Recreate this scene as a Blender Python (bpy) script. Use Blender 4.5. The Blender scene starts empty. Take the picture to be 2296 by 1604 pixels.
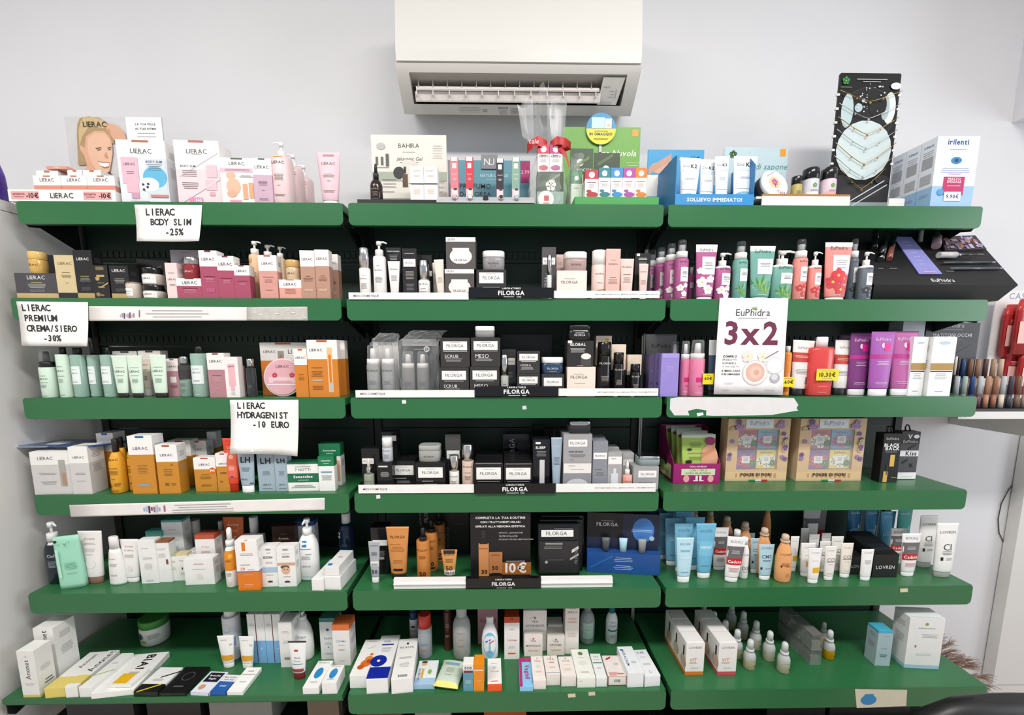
import bpy, math, random
from mathutils import Vector, Matrix
R = math.radians
rnd = random.Random(7)
scene = bpy.context.scene
COL = scene.collection
# ------------------------------------------------------------------ camera
F, CX, CY = 950.0, 1148.0, 912.0          # focal length and principal point in photo pixels (2296 x 1604)
PITCH, YAW, CAMZ = R(7.6), R(0.95), 1.42
cam_d = bpy.data.cameras.new('camera'); cam = bpy.data.objects.new('camera', cam_d); COL.objects.link(cam)
cam.location = (0, 0, CAMZ); cam.rotation_euler = (R(90) - PITCH, 0, -YAW)
cam_d.sensor_width = 36; cam_d.lens = F / 2296 * 36; cam_d.shift_y = (CY - 802) / 2296
cam_d.clip_start = .02
scene.camera = cam
# ------------------------------------------------------------------ light
world = bpy.data.worlds.new('world'); scene.world = world; world.use_nodes = True
world.node_tree.nodes['Background'].inputs[0].default_value = (.80, .90, 1.0, 1)
world.node_tree.nodes['Background'].inputs[1].default_value = .42
def area(name, loc, rot, sx, sy, e, col):
    l = bpy.data.lights.new(name, 'AREA'); l.shape = 'RECTANGLE'; l.size = sx; l.size_y = sy; l.energy = e; l.color = col
    o = bpy.data.objects.new(name, l); o.location = loc; o.rotation_euler = rot; COL.objects.link(o); return o
area('ceiling_lamp_light_a', (.75, -.15, 2.93), (0, 0, 0), 1.2, .3, 34, (1, .965, .92))
area('ceiling_lamp_light_b', (-1.25, -.15, 2.93), (0, 0, 0), 1.2, .3, 30, (1, .965, .92))
area('shop_window_light', (3.33, -.15, 1.75), (0, R(90), 0), 1.5, 1.5, 22, (.88, .94, 1))
vs = scene.view_settings
vs.view_transform = 'Standard'; vs.look = 'None'; vs.gamma = 1; vs.use_curve_mapping = False; vs.exposure = 0.45
# ------------------------------------------------------------------ pixel rays
_rot = cam.rotation_euler.to_matrix()
def ray(x, y): return _rot @ Vector(((x - CX) / F, -(y - CY) / F, -1))
CAM = Vector((0, 0, CAMZ))
def onY(x, y, Y): d = ray(x, y); return CAM + d * (Y / d.y)
def onZ(x, y, Z): d = ray(x, y); return CAM + d * ((Z - CAMZ) / d.z)
def onX(x, y, X): d = ray(x, y); return CAM + d * (X / d.x)
# ------------------------------------------------------------------ materials
def lin(h):
    h = h.lstrip('#')
    if len(h) == 3: h = ''.join(c * 2 for c in h)
    v = [int(h[i:i + 2], 16) / 255 for i in (0, 2, 4)]
    return tuple(c / 12.92 if c <= .04045 else ((c + .055) / 1.055) ** 2.4 for c in v)
MATS = {}
def mat(spec):
    """'rrggbb' paper or plastic; suffix !g gloss, !m metal, !c clear, !t tinted translucent, !k matt, !f film"""
    if spec in MATS: return MATS[spec]
    col, _, k = spec.partition('!')
    m = bpy.data.materials.new('mat_' + spec.replace('!', '_')); m.use_nodes = True
    nt = m.node_tree; b = nt.nodes['Principled BSDF']; c = lin(col)
    tc = nt.nodes.new('ShaderNodeTexCoord'); nz = nt.nodes.new('ShaderNodeTexNoise'); nz.inputs['Scale'].default_value = 35
    nz.inputs['Detail'].default_value = 1
    mx = nt.nodes.new('ShaderNodeMix'); mx.data_type = 'RGBA'
    nt.links.new(tc.outputs['Object'], nz.inputs['Vector']); nt.links.new(nz.outputs['Fac'], mx.inputs['Factor'])
    mx.inputs['A'].default_value = (*[x * .95 for x in c], 1); mx.inputs['B'].default_value = (*[min(1, x * 1.05) for x in c], 1)
    nt.links.new(mx.outputs['Result'], b.inputs['Base Color'])
    b.inputs['Roughness'].default_value = {'g': .16, 'm': .2, 'c': .04, 't': .12, 'k': .8, 'f': .06}.get(k, .42)
    if k == 'm': b.inputs['Metallic'].default_value = 1
    if k == 'c': b.inputs['Transmission Weight'].default_value = .95; b.inputs['IOR'].default_value = 1.25
    if k == 't': b.inputs['Transmission Weight'].default_value = .3; b.inputs['IOR'].default_value = 1.2
    if k == 'f':      # thin clear film: mostly see-through with glints
        out = nt.nodes['Material Output']; ms = nt.nodes.new('ShaderNodeMixShader'); tr = nt.nodes.new('ShaderNodeBsdfTransparent')
        fr = nt.nodes.new('ShaderNodeLayerWeight'); fr.inputs['Blend'].default_value = .25
        ad = nt.nodes.new('ShaderNodeMath'); ad.operation = 'MULTIPLY_ADD'; ad.inputs[1].default_value = .42; ad.inputs[2].default_value = .10
        nt.links.new(fr.outputs['Facing'], ad.inputs[0]); nt.links.new(ad.outputs[0], ms.inputs[0])
        nt.links.new(tr.outputs[0], ms.inputs[1]); nt.links.new(b.outputs[0], ms.inputs[2]); nt.links.new(ms.outputs[0], out.inputs[0])
    MATS[spec] = m; return m
def surf(name, c1, c2, scale, rough, bump=0, detail=4):
    m = bpy.data.materials.new(name); m.use_nodes = True; nt = m.node_tree; b = nt.nodes['Principled BSDF']
    tc = nt.nodes.new('ShaderNodeTexCoord'); nz = nt.nodes.new('ShaderNodeTexNoise')
    nz.inputs['Scale'].default_value = scale; nz.inputs['Detail'].default_value = detail
    mx = nt.nodes.new('ShaderNodeMix'); mx.data_type = 'RGBA'
    nt.links.new(tc.outputs['Object'], nz.inputs['Vector']); nt.links.new(nz.outputs['Fac'], mx.inputs['Factor'])
    mx.inputs['A'].default_value = (*lin(c1), 1); mx.inputs['B'].default_value = (*lin(c2), 1)
    nt.links.new(mx.outputs['Result'], b.inputs['Base Color']); b.inputs['Roughness'].default_value = rough
    if bump:
        bp = nt.nodes.new('ShaderNodeBump'); bp.inputs['Strength'].default_value = bump; bp.inputs['Distance'].default_value = .002
        n2 = nt.nodes.new('ShaderNodeTexNoise'); n2.inputs['Scale'].default_value = scale * 12
        nt.links.new(tc.outputs['Object'], n2.inputs['Vector']); nt.links.new(n2.outputs['Fac'], bp.inputs['Height'])
        nt.links.new(bp.outputs[0], b.inputs['Normal'])
    MATS[name] = m; return m
# ------------------------------------------------------------------ mesh builder
class MB:
    def __init__(s): s.v = []; s.f = []; s.m = []; s.mats = []; s.sm = []
    def mi(s, spec):
        if spec not in s.mats: s.mats.append(spec)
        return s.mats.index(spec)
    def add(s, vs, fs, spec, smooth=False):
        o = len(s.v); s.v += [tuple(p) for p in vs]; k = s.mi(spec)
        for f in fs: s.f.append([i + o for i in f]); s.m.append(k); s.sm.append(smooth)
        return s
    def box(s, x0, x1, y0, y1, z0, z1, spec, M=None):
        vs = [(x, y, z) for x in (x0, x1) for y in (y0, y1) for z in (z0, z1)]
        if M is not None: vs = [M @ Vector(p) for p in vs]
        return s.add(vs, [(0, 1, 3, 2), (4, 6, 7, 5), (0, 4, 5, 1), (2, 3, 7, 6), (0, 2, 6, 4), (1, 5, 7, 3)], spec)
    def prism(s, poly, a, b, axis, spec):
        """poly: list of 2-tuples; axis 'x': (y,z) extruded a..b in x; 'y': (x,z); 'z': (x,y)"""
        def P(p, t): return (t, p[0], p[1]) if axis == 'x' else (p[0], t, p[1]) if axis == 'y' else (p[0], p[1], t)
        n = len(poly); vs = [P(p, a) for p in poly] + [P(p, b) for p in poly]
        return s.add(vs, [list(range(n))[::-1], list(range(n, 2 * n))] + [(i, (i + 1) % n, n + (i + 1) % n, n + i) for i in range(n)], spec)
    def loft(s, rings, n=20, M=None, cap=True):
        """rings: (z, rx, ry, p, spec, cx) ; spec paints the section above the ring"""
        o = len(s.v)
        for (z, rx, ry, p, sp, cx) in rings:
            for i in range(n):
                t = 2 * math.pi * (i + .5) / n; c, q = math.cos(t), math.sin(t)
                w = Vector((cx + rx * math.copysign(abs(c) ** (2 / p), c), ry * math.copysign(abs(q) ** (2 / p), q), z))
                s.v.append(tuple(M @ w if M is not None else w))
        for r in range(len(rings) - 1):
            k = s.mi(rings[r][4])
            for i in range(n):
                j = (i + 1) % n; s.f.append([o + r * n + i, o + r * n + j, o + (r + 1) * n + j, o + (r + 1) * n + i]); s.m.append(k); s.sm.append(True)
        if cap:
            s.f.append([o + i for i in range(n)][::-1]); s.m.append(s.mi(rings[0][4])); s.sm.append(False)
            e = o + (len(rings) - 1) * n; s.f.append([e + i for i in range(n)]); s.m.append(s.mi(rings[-2][4])); s.sm.append(False)
        return s
    def cyl(s, r, z0, z1, spec, n=16, x=0, y=0, r2=None, M=None, ry=None, bev=0):
        T = Matrix.Translation((x, y, 0)); M = T if M is None else M @ T; r2 = r if r2 is None else r2; k = 1 if ry is None else ry / r
        rg = [(z0, r, r * k, 2, spec, 0), (z1 - bev, r2, r2 * k, 2, spec, 0)]
        if bev: rg.append((z1, r2 - bev, (r2 - bev) * k, 2, spec, 0))
        return s.loft(rg, n, M)
    def tube(s, pts, r, spec, n=6, r2=None):
        pts = [Vector(p) for p in pts]; o = len(s.v); k = s.mi(spec); L = len(pts)
        up = Vector((.13, .31, .94))
        for i, p in enumerate(pts):
            d = (pts[min(i + 1, L - 1)] - pts[max(i - 1, 0)]).normalized(); a = d.cross(up)
            if a.length < 1e-4: a = d.cross(Vector((1, 0, 0)))
            a.normalize(); b = d.cross(a); rr = r if r2 is None else r + (r2 - r) * i / (L - 1)
            for j in range(n):
                t = 2 * math.pi * j / n; s.v.append(tuple(p + a * rr * math.cos(t) + b * rr * math.sin(t)))
        for i in range(L - 1):
            for j in range(n):
                q = (j + 1) % n; s.f.append([o + i * n + j, o + i * n + q, o + (i + 1) * n + q, o + (i + 1) * n + j]); s.m.append(k); s.sm.append(True)
        for e, fl in ((o, True), (o + (L - 1) * n, False)):
            f = [e + j for j in range(n)]; s.f.append(f[::-1] if fl else f); s.m.append(k); s.sm.append(False)
        return s
    def build(s, name, parent=None, loc=None):
        me = bpy.data.meshes.new(name); me.from_pydata(s.v, [], s.f)
        for sp in s.mats: me.materials.append(mat(sp))
        if s.f:
            me.polygons.foreach_set('material_index', s.m); me.polygons.foreach_set('use_smooth', s.sm)
        me.update(); o = bpy.data.objects.new(name, me); COL.objects.link(o)
        if parent: o.parent = parent
        if loc is not None: o.location = loc
        return o
def empty(name, loc=(0, 0, 0), rz=0):
    o = bpy.data.objects.new(name, None); o.empty_display_size = .02; o.location = loc; o.rotation_euler = (0, 0, rz); COL.objects.link(o); return o
LABELS = {}
def tag(o, label, cat, group=None):
    LABELS.setdefault(label, []).append(o.name); o['label'] = label; o['category'] = cat
    if group: o['group'] = group
    return o
def struct(o): o['kind'] = 'structure'; return o
def copy_tree(o, parent=None):
    c = o.copy(); COL.objects.link(c)
    if parent: c.parent = parent
    for ch in list(o.children): copy_tree(ch, c)
    return c
# ------------------------------------------------------------------ glyphs
CH = sorted(set('ABCDEFGHIJKLMNOPQRSTUVWXYZabcdefghijklmnopqrstuvwxyz0123456789-+%€/!.,&()ÀÈÉÊÓàèé*'))
GL = {}
def make_glyphs():
    tmp = []
    for bold in (0, 1):
        for ch in CH:
            cu = bpy.data.curves.new('g', 'FONT'); cu.body = ch; cu.size = 1; cu.resolution_u = 2; cu.offset = .028 if bold else .002
            o = bpy.data.objects.new('g', cu); COL.objects.link(o); tmp.append((ch, bold, o, cu))
    bpy.context.view_layer.update(); dg = bpy.context.evaluated_depsgraph_get()
    for ch, bold, o, cu in tmp:
        me = o.evaluated_get(dg).to_mesh(); v = [(p.co.x, p.co.y) for p in me.vertices]; f = [list(p.vertices) for p in me.polygons]
        x0 = min((p[0] for p in v), default=0); x1 = max((p[0] for p in v), default=.3)
        GL[ch, bold] = ([(a - x0, b) for a, b in v], f, x1 - x0); o.evaluated_get(dg).to_mesh_clear()
    for ch, bold, o, cu in tmp: bpy.data.objects.remove(o); bpy.data.curves.remove(cu)
make_glyphs()
def text_geo(s, flags=''):
    b = 1 if 'b' in flags else 0; mono = 'm' in flags; sh = .25 if 'i' in flags else 0
    vs, fs, x = [], [], 0
    for ch in s:
        if ch == ' ' or (ch, b) not in GL: x += .62 if mono else .32; continue
        v, f, w = GL[ch, b]; o = len(vs); off = (.56 - w) / 2 if mono else 0
        vs += [(x + off + a + sh * c, c * (1.22 if mono else 1)) for a, c in v]; fs += [[i + o for i in q] for q in f]
        if mono and ch == '0':
            o = len(vs); vs += [(x + .17, .16), (x + .23, .16), (x + .39, .55), (x + .33, .55)]; fs.append([o, o + 1, o + 2, o + 3])
        x += .62 if mono else w + .1
    return vs, fs, max(x - .08, .01)
# ------------------------------------------------------------------ flat print on a face
def printing(mb, W, H, tokens, fmap, k0=0):
    """tokens 'what:v:w:colour[:u[:flags]]' joined by ';' ; what = text, =n bars, #h block, o disc, * flower, % barcode, / diagonal bar"""
    for k, tk in enumerate(t for t in tokens.split(';') if t):
        p = tk.split(':'); what = p[0]; v = float(p[1]) * H; w = float(p[2]) * W; c = p[3]; u = float(p[4]) * W if len(p) > 4 and p[4] else 0
        fl = p[5] if len(p) > 5 else ''; L = k0 + k
        def quad(u0, u1, v0, v1, n=1):
            n = max(n, 1 if fmap.flat else 6); m = 1 if fmap.flat else max(1, int((v1 - v0) / .02))
            vs = [fmap(u0 + (u1 - u0) * i / n, v0 + (v1 - v0) * j / m, L) for j in range(m + 1) for i in range(n + 1)]
            mb.add(vs, [(j * (n + 1) + i, j * (n + 1) + i + 1, (j + 1) * (n + 1) + i + 1, (j + 1) * (n + 1) + i) for j in range(m) for i in range(n)], c)
        if what[0] == '=' and what[1:].isdigit():
            n = int(what[1:]); sp = float(fl) * H if fl else max(.0032, .028 * H); th = min(.0013, sp * .42)
            for i in range(n):
                ww = w * rnd.uniform(.72, 1); quad(u - ww / 2, u + ww / 2, v - i * sp - th / 2, v - i * sp + th / 2)
        elif what[0] == '#' and len(what) > 1:
            h = float(what[1:]) * H; quad(u - w / 2, u + w / 2, v - h / 2, v + h / 2)
        elif what == 'o' or what == '*' or what == '@':
            blobs = [(0, 0, w / 2, 1 if not fl else float(fl), c)]
            if what == '*':
                blobs = [(w * .29 * math.cos(a), w * .29 * math.sin(a), w * .22, 1, c) for a in [i * 1.2566 + .3 for i in range(5)]] + [(0, 0, w * .1, 1, 'e8c850')]
            for (a, b, r, e, cc) in blobs:
                n = 18
                mb.add([fmap(u + a, v + b, L)] + [fmap(u + a + r * math.cos(2 * math.pi * i / n), v + b + e * r * math.sin(2 * math.pi * i / n), L) for i in range(n)],
                       [(0, 1 + i, 1 + (i + 1) % n) for i in range(n)], cc)
        elif what == '&':      # fan of leaf blades
            for i in range(9):
                a = R(20 + 17.5 * i); l = w * (.32 + .18 * ((i * 5) % 4) / 3); q, z = math.cos(a), math.sin(a); t = w * .035
                mb.add([fmap(u, v - w * .2, L), fmap(u + q * l * .5 + z * t, v - w * .2 + z * l * .5 - q * t, L), fmap(u + q * l, v - w * .2 + z * l, L), fmap(u + q * l * .5 - z * t, v - w * .2 + z * l * .5 + q * t, L)], [(0, 1, 2, 3)], c if i % 2 else '8fb860')
        elif what == '%':
            x = u - w / 2
            while x < u + w / 2:
                t = rnd.uniform(.0006, .0016); hh = .0045 if not fl else float(fl) * H / 2; quad(x, x + t, v - hh, v + hh); x += t + rnd.uniform(.0007, .0016)
        elif what == '/':
            h = float(fl or .02) * H
            mb.add([fmap(u - w / 2, v - w * .3 - h, L), fmap(u + w / 2, v + w * .3 - h, L), fmap(u + w / 2, v + w * .3 + h, L), fmap(u - w / 2, v - w * .3 + h, L)], [(0, 1, 2, 3)], c)
        else:
            vs, fs, tw = text_geo(what, fl); sc = w / tw
            if 'v' in fl or 'w' in fl: sc = float(p[2]) * H / tw
            if 'w' in fl: pts = [fmap(u + (b - .35) * sc, v - (a - tw / 2) * sc, L) for a, b in vs]
            elif 'v' in fl: pts = [fmap(u - (b - .35) * sc, v + (a - tw / 2) * sc, L) for a, b in vs]
            else: pts = [fmap(u + (a - tw / 2) * sc, v + (b - .35) * sc, L) for a, b in vs]
            mb.add(pts, fs, c)
class FM:      # a face: u to the right, v up, maps to local xyz; outward offset grows with the layer
    flat = True
    def __init__(s, o, ux, uy, nrm): s.o, s.ux, s.uy, s.n = Vector(o), Vector(ux), Vector(uy), Vector(nrm)
    def __call__(s, u, v, k): return tuple(s.o + s.ux * u + s.uy * v + s.n * (.0003 + .00012 * k))
class FL:      # front of a lofted body
    flat = False
    def __init__(s, rings): s.r = rings
    def __call__(s, u, v, k):
        r = s.r; i = 0
        while i < len(r) - 2 and r[i + 1][0] < v: i += 1
        a, b = r[i], r[i + 1]; t = 0 if b[0] == a[0] else min(1, max(0, (v - a[0]) / (b[0] - a[0])))
        rx = a[1] + (b[1] - a[1]) * t; ry = a[2] + (b[2] - a[2]) * t; p = a[3] + (b[3] - a[3]) * t
        q = min(.98, abs(u) / max(rx, 1e-5)); return (math.copysign(q * rx, u) + a[5], -ry * (1 - q ** p) ** (1 / p) - .0005 - .00012 * k, v)
# ------------------------------------------------------------------ the room
WALL_Y, BACK_Y = 1.56, 1.436
XL, XR = -1.41, 3.4
paintw = surf('wall_paint', 'dedee2', 'e6e6e9', 3, .7, .15)
surf('floor_tile', 'c2b2a4', 'cdbfb2', 5, .35)
surf('ceiling_paint', 'e6e6e4', 'eeeeec', 3, .8)
surf('white_laminate', 'dcdad8', 'e4e3e0', 2, .45)
surf('green_paint', '2a673d', '306f43', 6, .30, .05)
surf('green_panel_shaded', '11291f', '153024', 6, .5, .05)  # shelf green darkened so the colour carries the shade inside the bays
surf('dark_metal', '0d1512', '141d18', 8, .5)
surf('ac_plastic', 'dcdad6', 'e3e1dd', 2, .32)
surf('concrete_card', 'aeaba4', 'd2cfc9', 60, .6, 0, 6)
def plane_box(name, x0, x1, y0, y1, z0, z1, m): return struct(MB().box(x0, x1, y0, y1, z0, z1, m).build(name))
plane_box('floor', -3.5, XR + .1, -3.2, WALL_Y + .1, -.1, 0, 'floor_tile')
plane_box('ceiling', -3.5, XR + .1, -3.2, WALL_Y + .1, 3.0, 3.1, 'ceiling_paint')
plane_box('wall_back', -3.5, XR, WALL_Y, WALL_Y + .1, 0, 3.0, 'wall_paint')
plane_box('wall_left', -3.5, -3.4, -3.2, WALL_Y, 0, 3.0, 'wall_paint')
plane_box('wall_right', XR, XR + .1, -3.2, WALL_Y, 0, 3.0, 'wall_paint')
plane_box('baseboard_back', 1.40, XR, WALL_Y - .012, WALL_Y, 0, .07, 'white_laminate')
# soffit box at the upper right corner
p = onY(2268, 276, WALL_Y)
plane_box('trim_1', p.x, p.x + 1.0, 1.22, WALL_Y, p.z, 3.0, 'wall_paint')
# ------------------------------------------------------------------ shelves
ROWY = [1.260, 1.211, 1.203, 1.194, 1.142, 1.069]
ROWZ = [CAMZ + z for z in (.409, .142, -.134, -.413, -.686, -.951)]
BAYX = [(-1.353, -.455), (-.439, .452), (.466, 1.375)]
BN = ['left', 'middle', 'right']
RN = ['top shelf', 'second shelf', 'third shelf', 'fourth shelf', 'fifth shelf', 'bottom shelf']
LIP = .060
def round_lip(x0, x1, z0, z1, r=.014, n=4):
    pts = []
    for cx, cz, a0 in ((x1 - r * .6, z1 - r * .6, 0), (x0 + r * .6, z1 - r * .6, 90), (x0 + r, z0 + r, 180), (x1 - r, z0 + r, 270)):
        rr = r * .6 if a0 < 180 else r
        pts += [(cx + rr * math.cos(R(a0 + 90 * i / n)), cz + rr * math.sin(R(a0 + 90 * i / n))) for i in range(n + 1)]
    return pts
def shelf(b, r):
    x0, x1 = BAYX[b]; y, z = ROWY[r], ROWZ[r]
    if r == 5 and b == 0: x0 -= .03
    root = empty('metal_shelf', ((x0 + x1) / 2, y, z)); hw = (x1 - x0) / 2; D = BACK_Y - .012 - y
    MB().box(-hw, hw, .004, D, -.022, -.0005, 'green_paint').build('shelf_deck', root)
    m = MB().prism(round_lip(-hw, hw, -LIP if (r, b) != (5, 0) else -.016, 0, .014 if (r, b) != (5, 0) else .004), 0, .003, 'y', 'green_paint')
    if (r, b) != (5, 0): m.box(-hw + .012, hw - .012, .003, .016, -LIP, -LIP + .002, 'green_paint')
    m.build('front_lip', root)
    for s in (-1, 1):
        xx = s * (hw - .004); poly = [(.004, -.006), (D, -.006), (D, -.105 if r < 2 else -.085), (.05, -LIP + .002), (.02, -LIP - .004), (.004, -LIP + .012)]
        MB().prism(poly, min(xx, xx - s * .0025), max(xx, xx - s * .0025), 'x', 'dark_metal').build('bracket', root)
    tag(root, f'green painted metal shelf with front lip, {BN[b]} bay {RN[r]}', 'shelf', 'green metal shelves')
for b in range(3):
    for r in range(6): shelf(b, r)
# frames behind: uprights, stacked back panels, slotted rails
for b in range(3):
    x0, x1 = BAYX[b]; ztop = ROWZ[0] - .012
    root = empty('shelving_frame', ((x0 + x1) / 2, BACK_Y, 0)); hw = (x1 - x0) / 2
    for s in (-1, 1):
        u = MB().box(s * hw - .012 - s * .006, s * hw + .012 - s * .006, -.006, .03, 0, ztop, 'dark_metal')
        u.build('upright', root)
    zs = [.16] + [z - .13 for z in ROWZ[::-1]][1:] + [ztop]
    for a, c in zip(zs, zs[1:]):
        MB().box(-hw + .019, hw - .019, 0, .012, a + .0015, c - .0015, 'green_panel_shaded').build('back_panel', root)
    for r in (0, 1):
        m = MB(); zc = ROWZ[r] - .105; n = 46
        for i in range(n):
            xx = -hw + .035 + (2 * hw - .07) * i / (n - 1)
            m.box(xx - .0075, xx + .0075, -.005, 0, zc - .009, zc + .009, 'green_panel_shaded')
        m.box(-hw + .02, hw - .02, -.004, 0, zc + .012, zc + .02, 'green_panel_shaded'); m.box(-hw + .02, hw - .02, -.004, 0, zc - .022, zc - .014, 'green_panel_shaded')
        o = m.build('slot_rail', root); o['kind'] = 'stuff'
    MB().box(-hw + .01, hw - .01, -.34, -.007, .05, .13, 'dark_metal').build('plinth', root)
    tag(root, f'green frame with shade painted into its back panels, {BN[b]} shelving bay', 'shelving', 'shelving bays')
# low base deck under the bottom shelf with a few flat cartons peeking out below
for b in range(3):
    x0, x1 = BAYX[b]
    o = MB().box(-(x1 - x0) / 2, (x1 - x0) / 2, 0, BACK_Y - 1.10, -.025, 0, 'dark_metal').build('base_deck', None, ((x0 + x1) / 2, 1.085, .33))
    tag(o, f'dark base deck under the {BN[b]} bay bottom shelf', 'shelf', 'base decks')
# white side cabinet on the left
zt = CAMZ + .418
root = empty('side_cabinet', (XL - .3, .9, 0))
MB().box(-.3, .3, -1.1, WALL_Y - .902, .0, zt - .03, 'white_laminate').build('cabinet_body', root)
MB().box(-.3, .3, -1.1, WALL_Y - .902, zt - .028, zt, 'white_laminate').build('cabinet_top', root)
tag(root, 'white laminate cabinet side left of the shelves', 'cabinet')
# white door panel on the right of the back wall
p = onY(2221, 1564, 1.515); p_edge = p.x
root = empty('wall_cabinet', (p_edge + .45, 1.515, 0))
MB().box(-.45, .45, 0, .04, .08, 2.08, 'white_laminate').build('door_panel', root)
MB().box(-.45, .45, .006, .04, 0, .079, 'white_laminate').build('plinth', root)
MB().box(-.45, .45, -.004, .04, 2.081, 2.1, 'white_laminate').build('cabinet_top', root)
tag(root, 'plain shallow white cabinet on the wall at lower right', 'cabinet')
# ------------------------------------------------------------------ air conditioner
def air_conditioner():
    yf = 1.33; zg = onY(1150, 141, yf).z; xl = onY(885, 141, yf).x; xr = onY(1441, 141, yf).x; zb = onY(1150, 259, 1.44).z
    root = empty('air_conditioner', ((xl + xr) / 2, WALL_Y, zb)); hw = (xr - xl) / 2; H = zg - zb; T = H + .235
    Y = lambda y: y - WALL_Y
    M = 'ac_plastic'
    # front panel above the joint
    m = MB(); prof = [(Y(yf), H + .003), (Y(yf - .004), H + .03), (Y(yf + .012), T - .03), (Y(yf + .04), T - .006), (Y(yf + .06), T), (Y(yf + .06), H + .003)]
    m.prism(prof, -hw + .004, hw - .004, 'x', M)
    m.build('front_panel', root)
    # slanted lower face with opening : s from 0 (top) to 1 (bottom)
    def S(s): return (Y(yf + .004 + .105 * s ** 1.25), H * (1 - s) + .0)
    o0, o1 = (913 - 1163) / 278 * hw, (1411 - 1163) / 278 * hw; s0, s1 = .2, .80
    m = MB(); N = 12
    def strip(x0, x1, a, b):
        n = max(2, int(N * (b - a)))
        vs = []
        for i in range(n + 1):
            y, z = S(a + (b - a) * i / n); vs += [(x0, y, z), (x1, y, z)]
        m.add(vs, [(2 * i, 2 * i + 1, 2 * i + 3, 2 * i + 2)[::-1] for i in range(n)], M, True)
    strip(-hw, o0, 0, 1); strip(o1, hw, 0, 1); strip(o0, o1, 0, s0); strip(o0, o1, s1, 1)
    yb, zbb = S(1)
    m.add([(-hw, yb, 0), (hw, yb, 0), (hw, 0, .075), (-hw, 0, .075)], [(0, 1, 2, 3)[::-1]], M)
    for sx in (-hw, hw):
        pts = [(sx, *S(i / N)) for i in range(N + 1)] + [(sx, 0, .075), (sx, 0, T - .01), (sx, Y(yf + .06), T - .01), (sx, Y(yf + .06), H)]
        m.add(pts, [list(range(len(pts)))], M)
    m.add([(-hw, Y(yf + .06), T - .01), (hw, Y(yf + .06), T - .01), (hw, 0, T - .01), (-hw, 0, T - .01)], [(0, 1, 2, 3)], M)
    m.add([(-hw, *S(0)), (hw, *S(0)), (hw, Y(yf + .06), H), (-hw, Y(yf + .06), H)], [(0, 1, 2, 3)], M)
    m.build('lower_housing', root)
    # recess
    m = MB(); a, b = S(s0), S(s1); a2 = (a[0] + .07, a[1] + .0); b2 = (b[0] + .055, b[1] + .03); dk = '15181a'
    m.add([(o0, *a), (o1, *a), (o1, *a2), (o0, *a2)], [(0, 1, 2, 3)], 'b9b6b0'); m.add([(o0, *b), (o1, *b), (o1, *b2), (o0, *b2)], [(0, 1, 2, 3)], 'b9b6b0')
    m.add([(o0, *a2), (o1, *a2), (o1, *b2), (o0, *b2)], [(0, 1, 2, 3)], dk)
    for x in (o0, o1): m.add([(x, *a), (x, *a2), (x, *b2), (x, *b)], [(0, 1, 2, 3)], 'b9b6b0')
    m.build('outlet_recess', root)
    xe = (1350 - 1163) / 278 * hw
    for i in range(13):
        x = o0 + .02 + (xe - o0 - .04) * i / 12; y, z = S(.30)
        MB().box(x - .001, x + .001, y + .022, y + .045, z - .012, z + .014, 'b4b2ae').build('vertical_fin', root)
    for (sa, sb, e) in ((.40, .52, .004), (.535, .77, -.006)):
        ya, za = S(sa); yb_, zb_ = S(sb); m = MB()
        xa0, xa1 = (o0 + .008, xe + .01) if e < 0 else (o0 + .014, xe + .004)
        m.add([(xa0, ya + e + .012, za), (xa1, ya + e + .012, za), (xa1, yb_ + e - .006, zb_), (xa0, yb_ + e - .006, zb_),
               (xa0, ya + e + .016, za - .002), (xa1, ya + e + .016, za - .002), (xa1, yb_ + e - .003, zb_ - .003), (xa0, yb_ + e - .003, zb_ - .003)],
              [(3, 2, 1, 0), (4, 5, 6, 7), (0, 1, 5, 4), (2, 3, 7, 6), (0, 4, 7, 3), (1, 2, 6, 5)], 'e2dcd8')
        m.build('louver_blade', root)
    for i in range(12):
        x = o0 + .014 + (xe - o0 - .02) * i / 11; y, z = S(.53)
        MB().box(x - .0012, x + .0012, y + .0, y + .012, z - .014, z + .010, 'ded9d5').build('louver_rib', root)
    # indicator panel
    m = MB(); xa, xb = (1358 - 1163) / 278 * hw, o1 - .003
    ya, za = S(.24); yb_, zb_ = S(.77)
    m.add([(xa, ya + .004, za), (xb, ya + .004, za), (xb - .012, yb_ + .004, zb_), (xa - .006, yb_ + .004, zb_)], [(0, 1, 2, 3)[::-1]], 'e6e4e0')
    q = m.build('indicator_panel', root)
    nrm = Vector((0, -(za - zb_), (ya - yb_))).normalized(); up = Vector((0, ya - yb_, za - zb_)).normalized()
    m = MB(); fm = FM((xa + .02, yb_ + .004, zb_), (1, 0, 0), up, nrm)
    printing(m, .06, (za - zb_) * 1.2, 'SANYO:.9:.34:888:-.08;=1:.7:.3:999:.2;=1:.55:.2:999:.25;=1:.4:.3:999:.2;#.5:.55:.03:aaa:.42;#.16:.1:.55:c9cdd6:.0', fm)
    m.build('printing', q)
    # stickers on the underside lip
    m = MB(); sa, sb = S(.84), S(.99); up = Vector((0, sa[0] - sb[0], sa[1] - sb[1])); Hh = up.length; up.normalize(); nrm = Vector((0, -up.z, up.y))
    for cx, tk in (((1045 - 1163) / 278 * hw, '=4:.9:1.6:a9a9a9:0:.2;#.4:.5:.3:b5b5b5:.95'), ((1150 - 1163) / 278 * hw, 'SANYO:.85:.6:555:-.6:b;=4:.6:.6:999:-.6:.18;#.8:.5:.9:c6c6c4:.3;=5:.8:.8:999:.3:.16')):
        m = MB(); printing(m, .05, Hh, tk, FM((cx, sb[0], sb[1]), (1, 0, 0), up, nrm)); m.build('rating_sticker', root)
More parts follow.
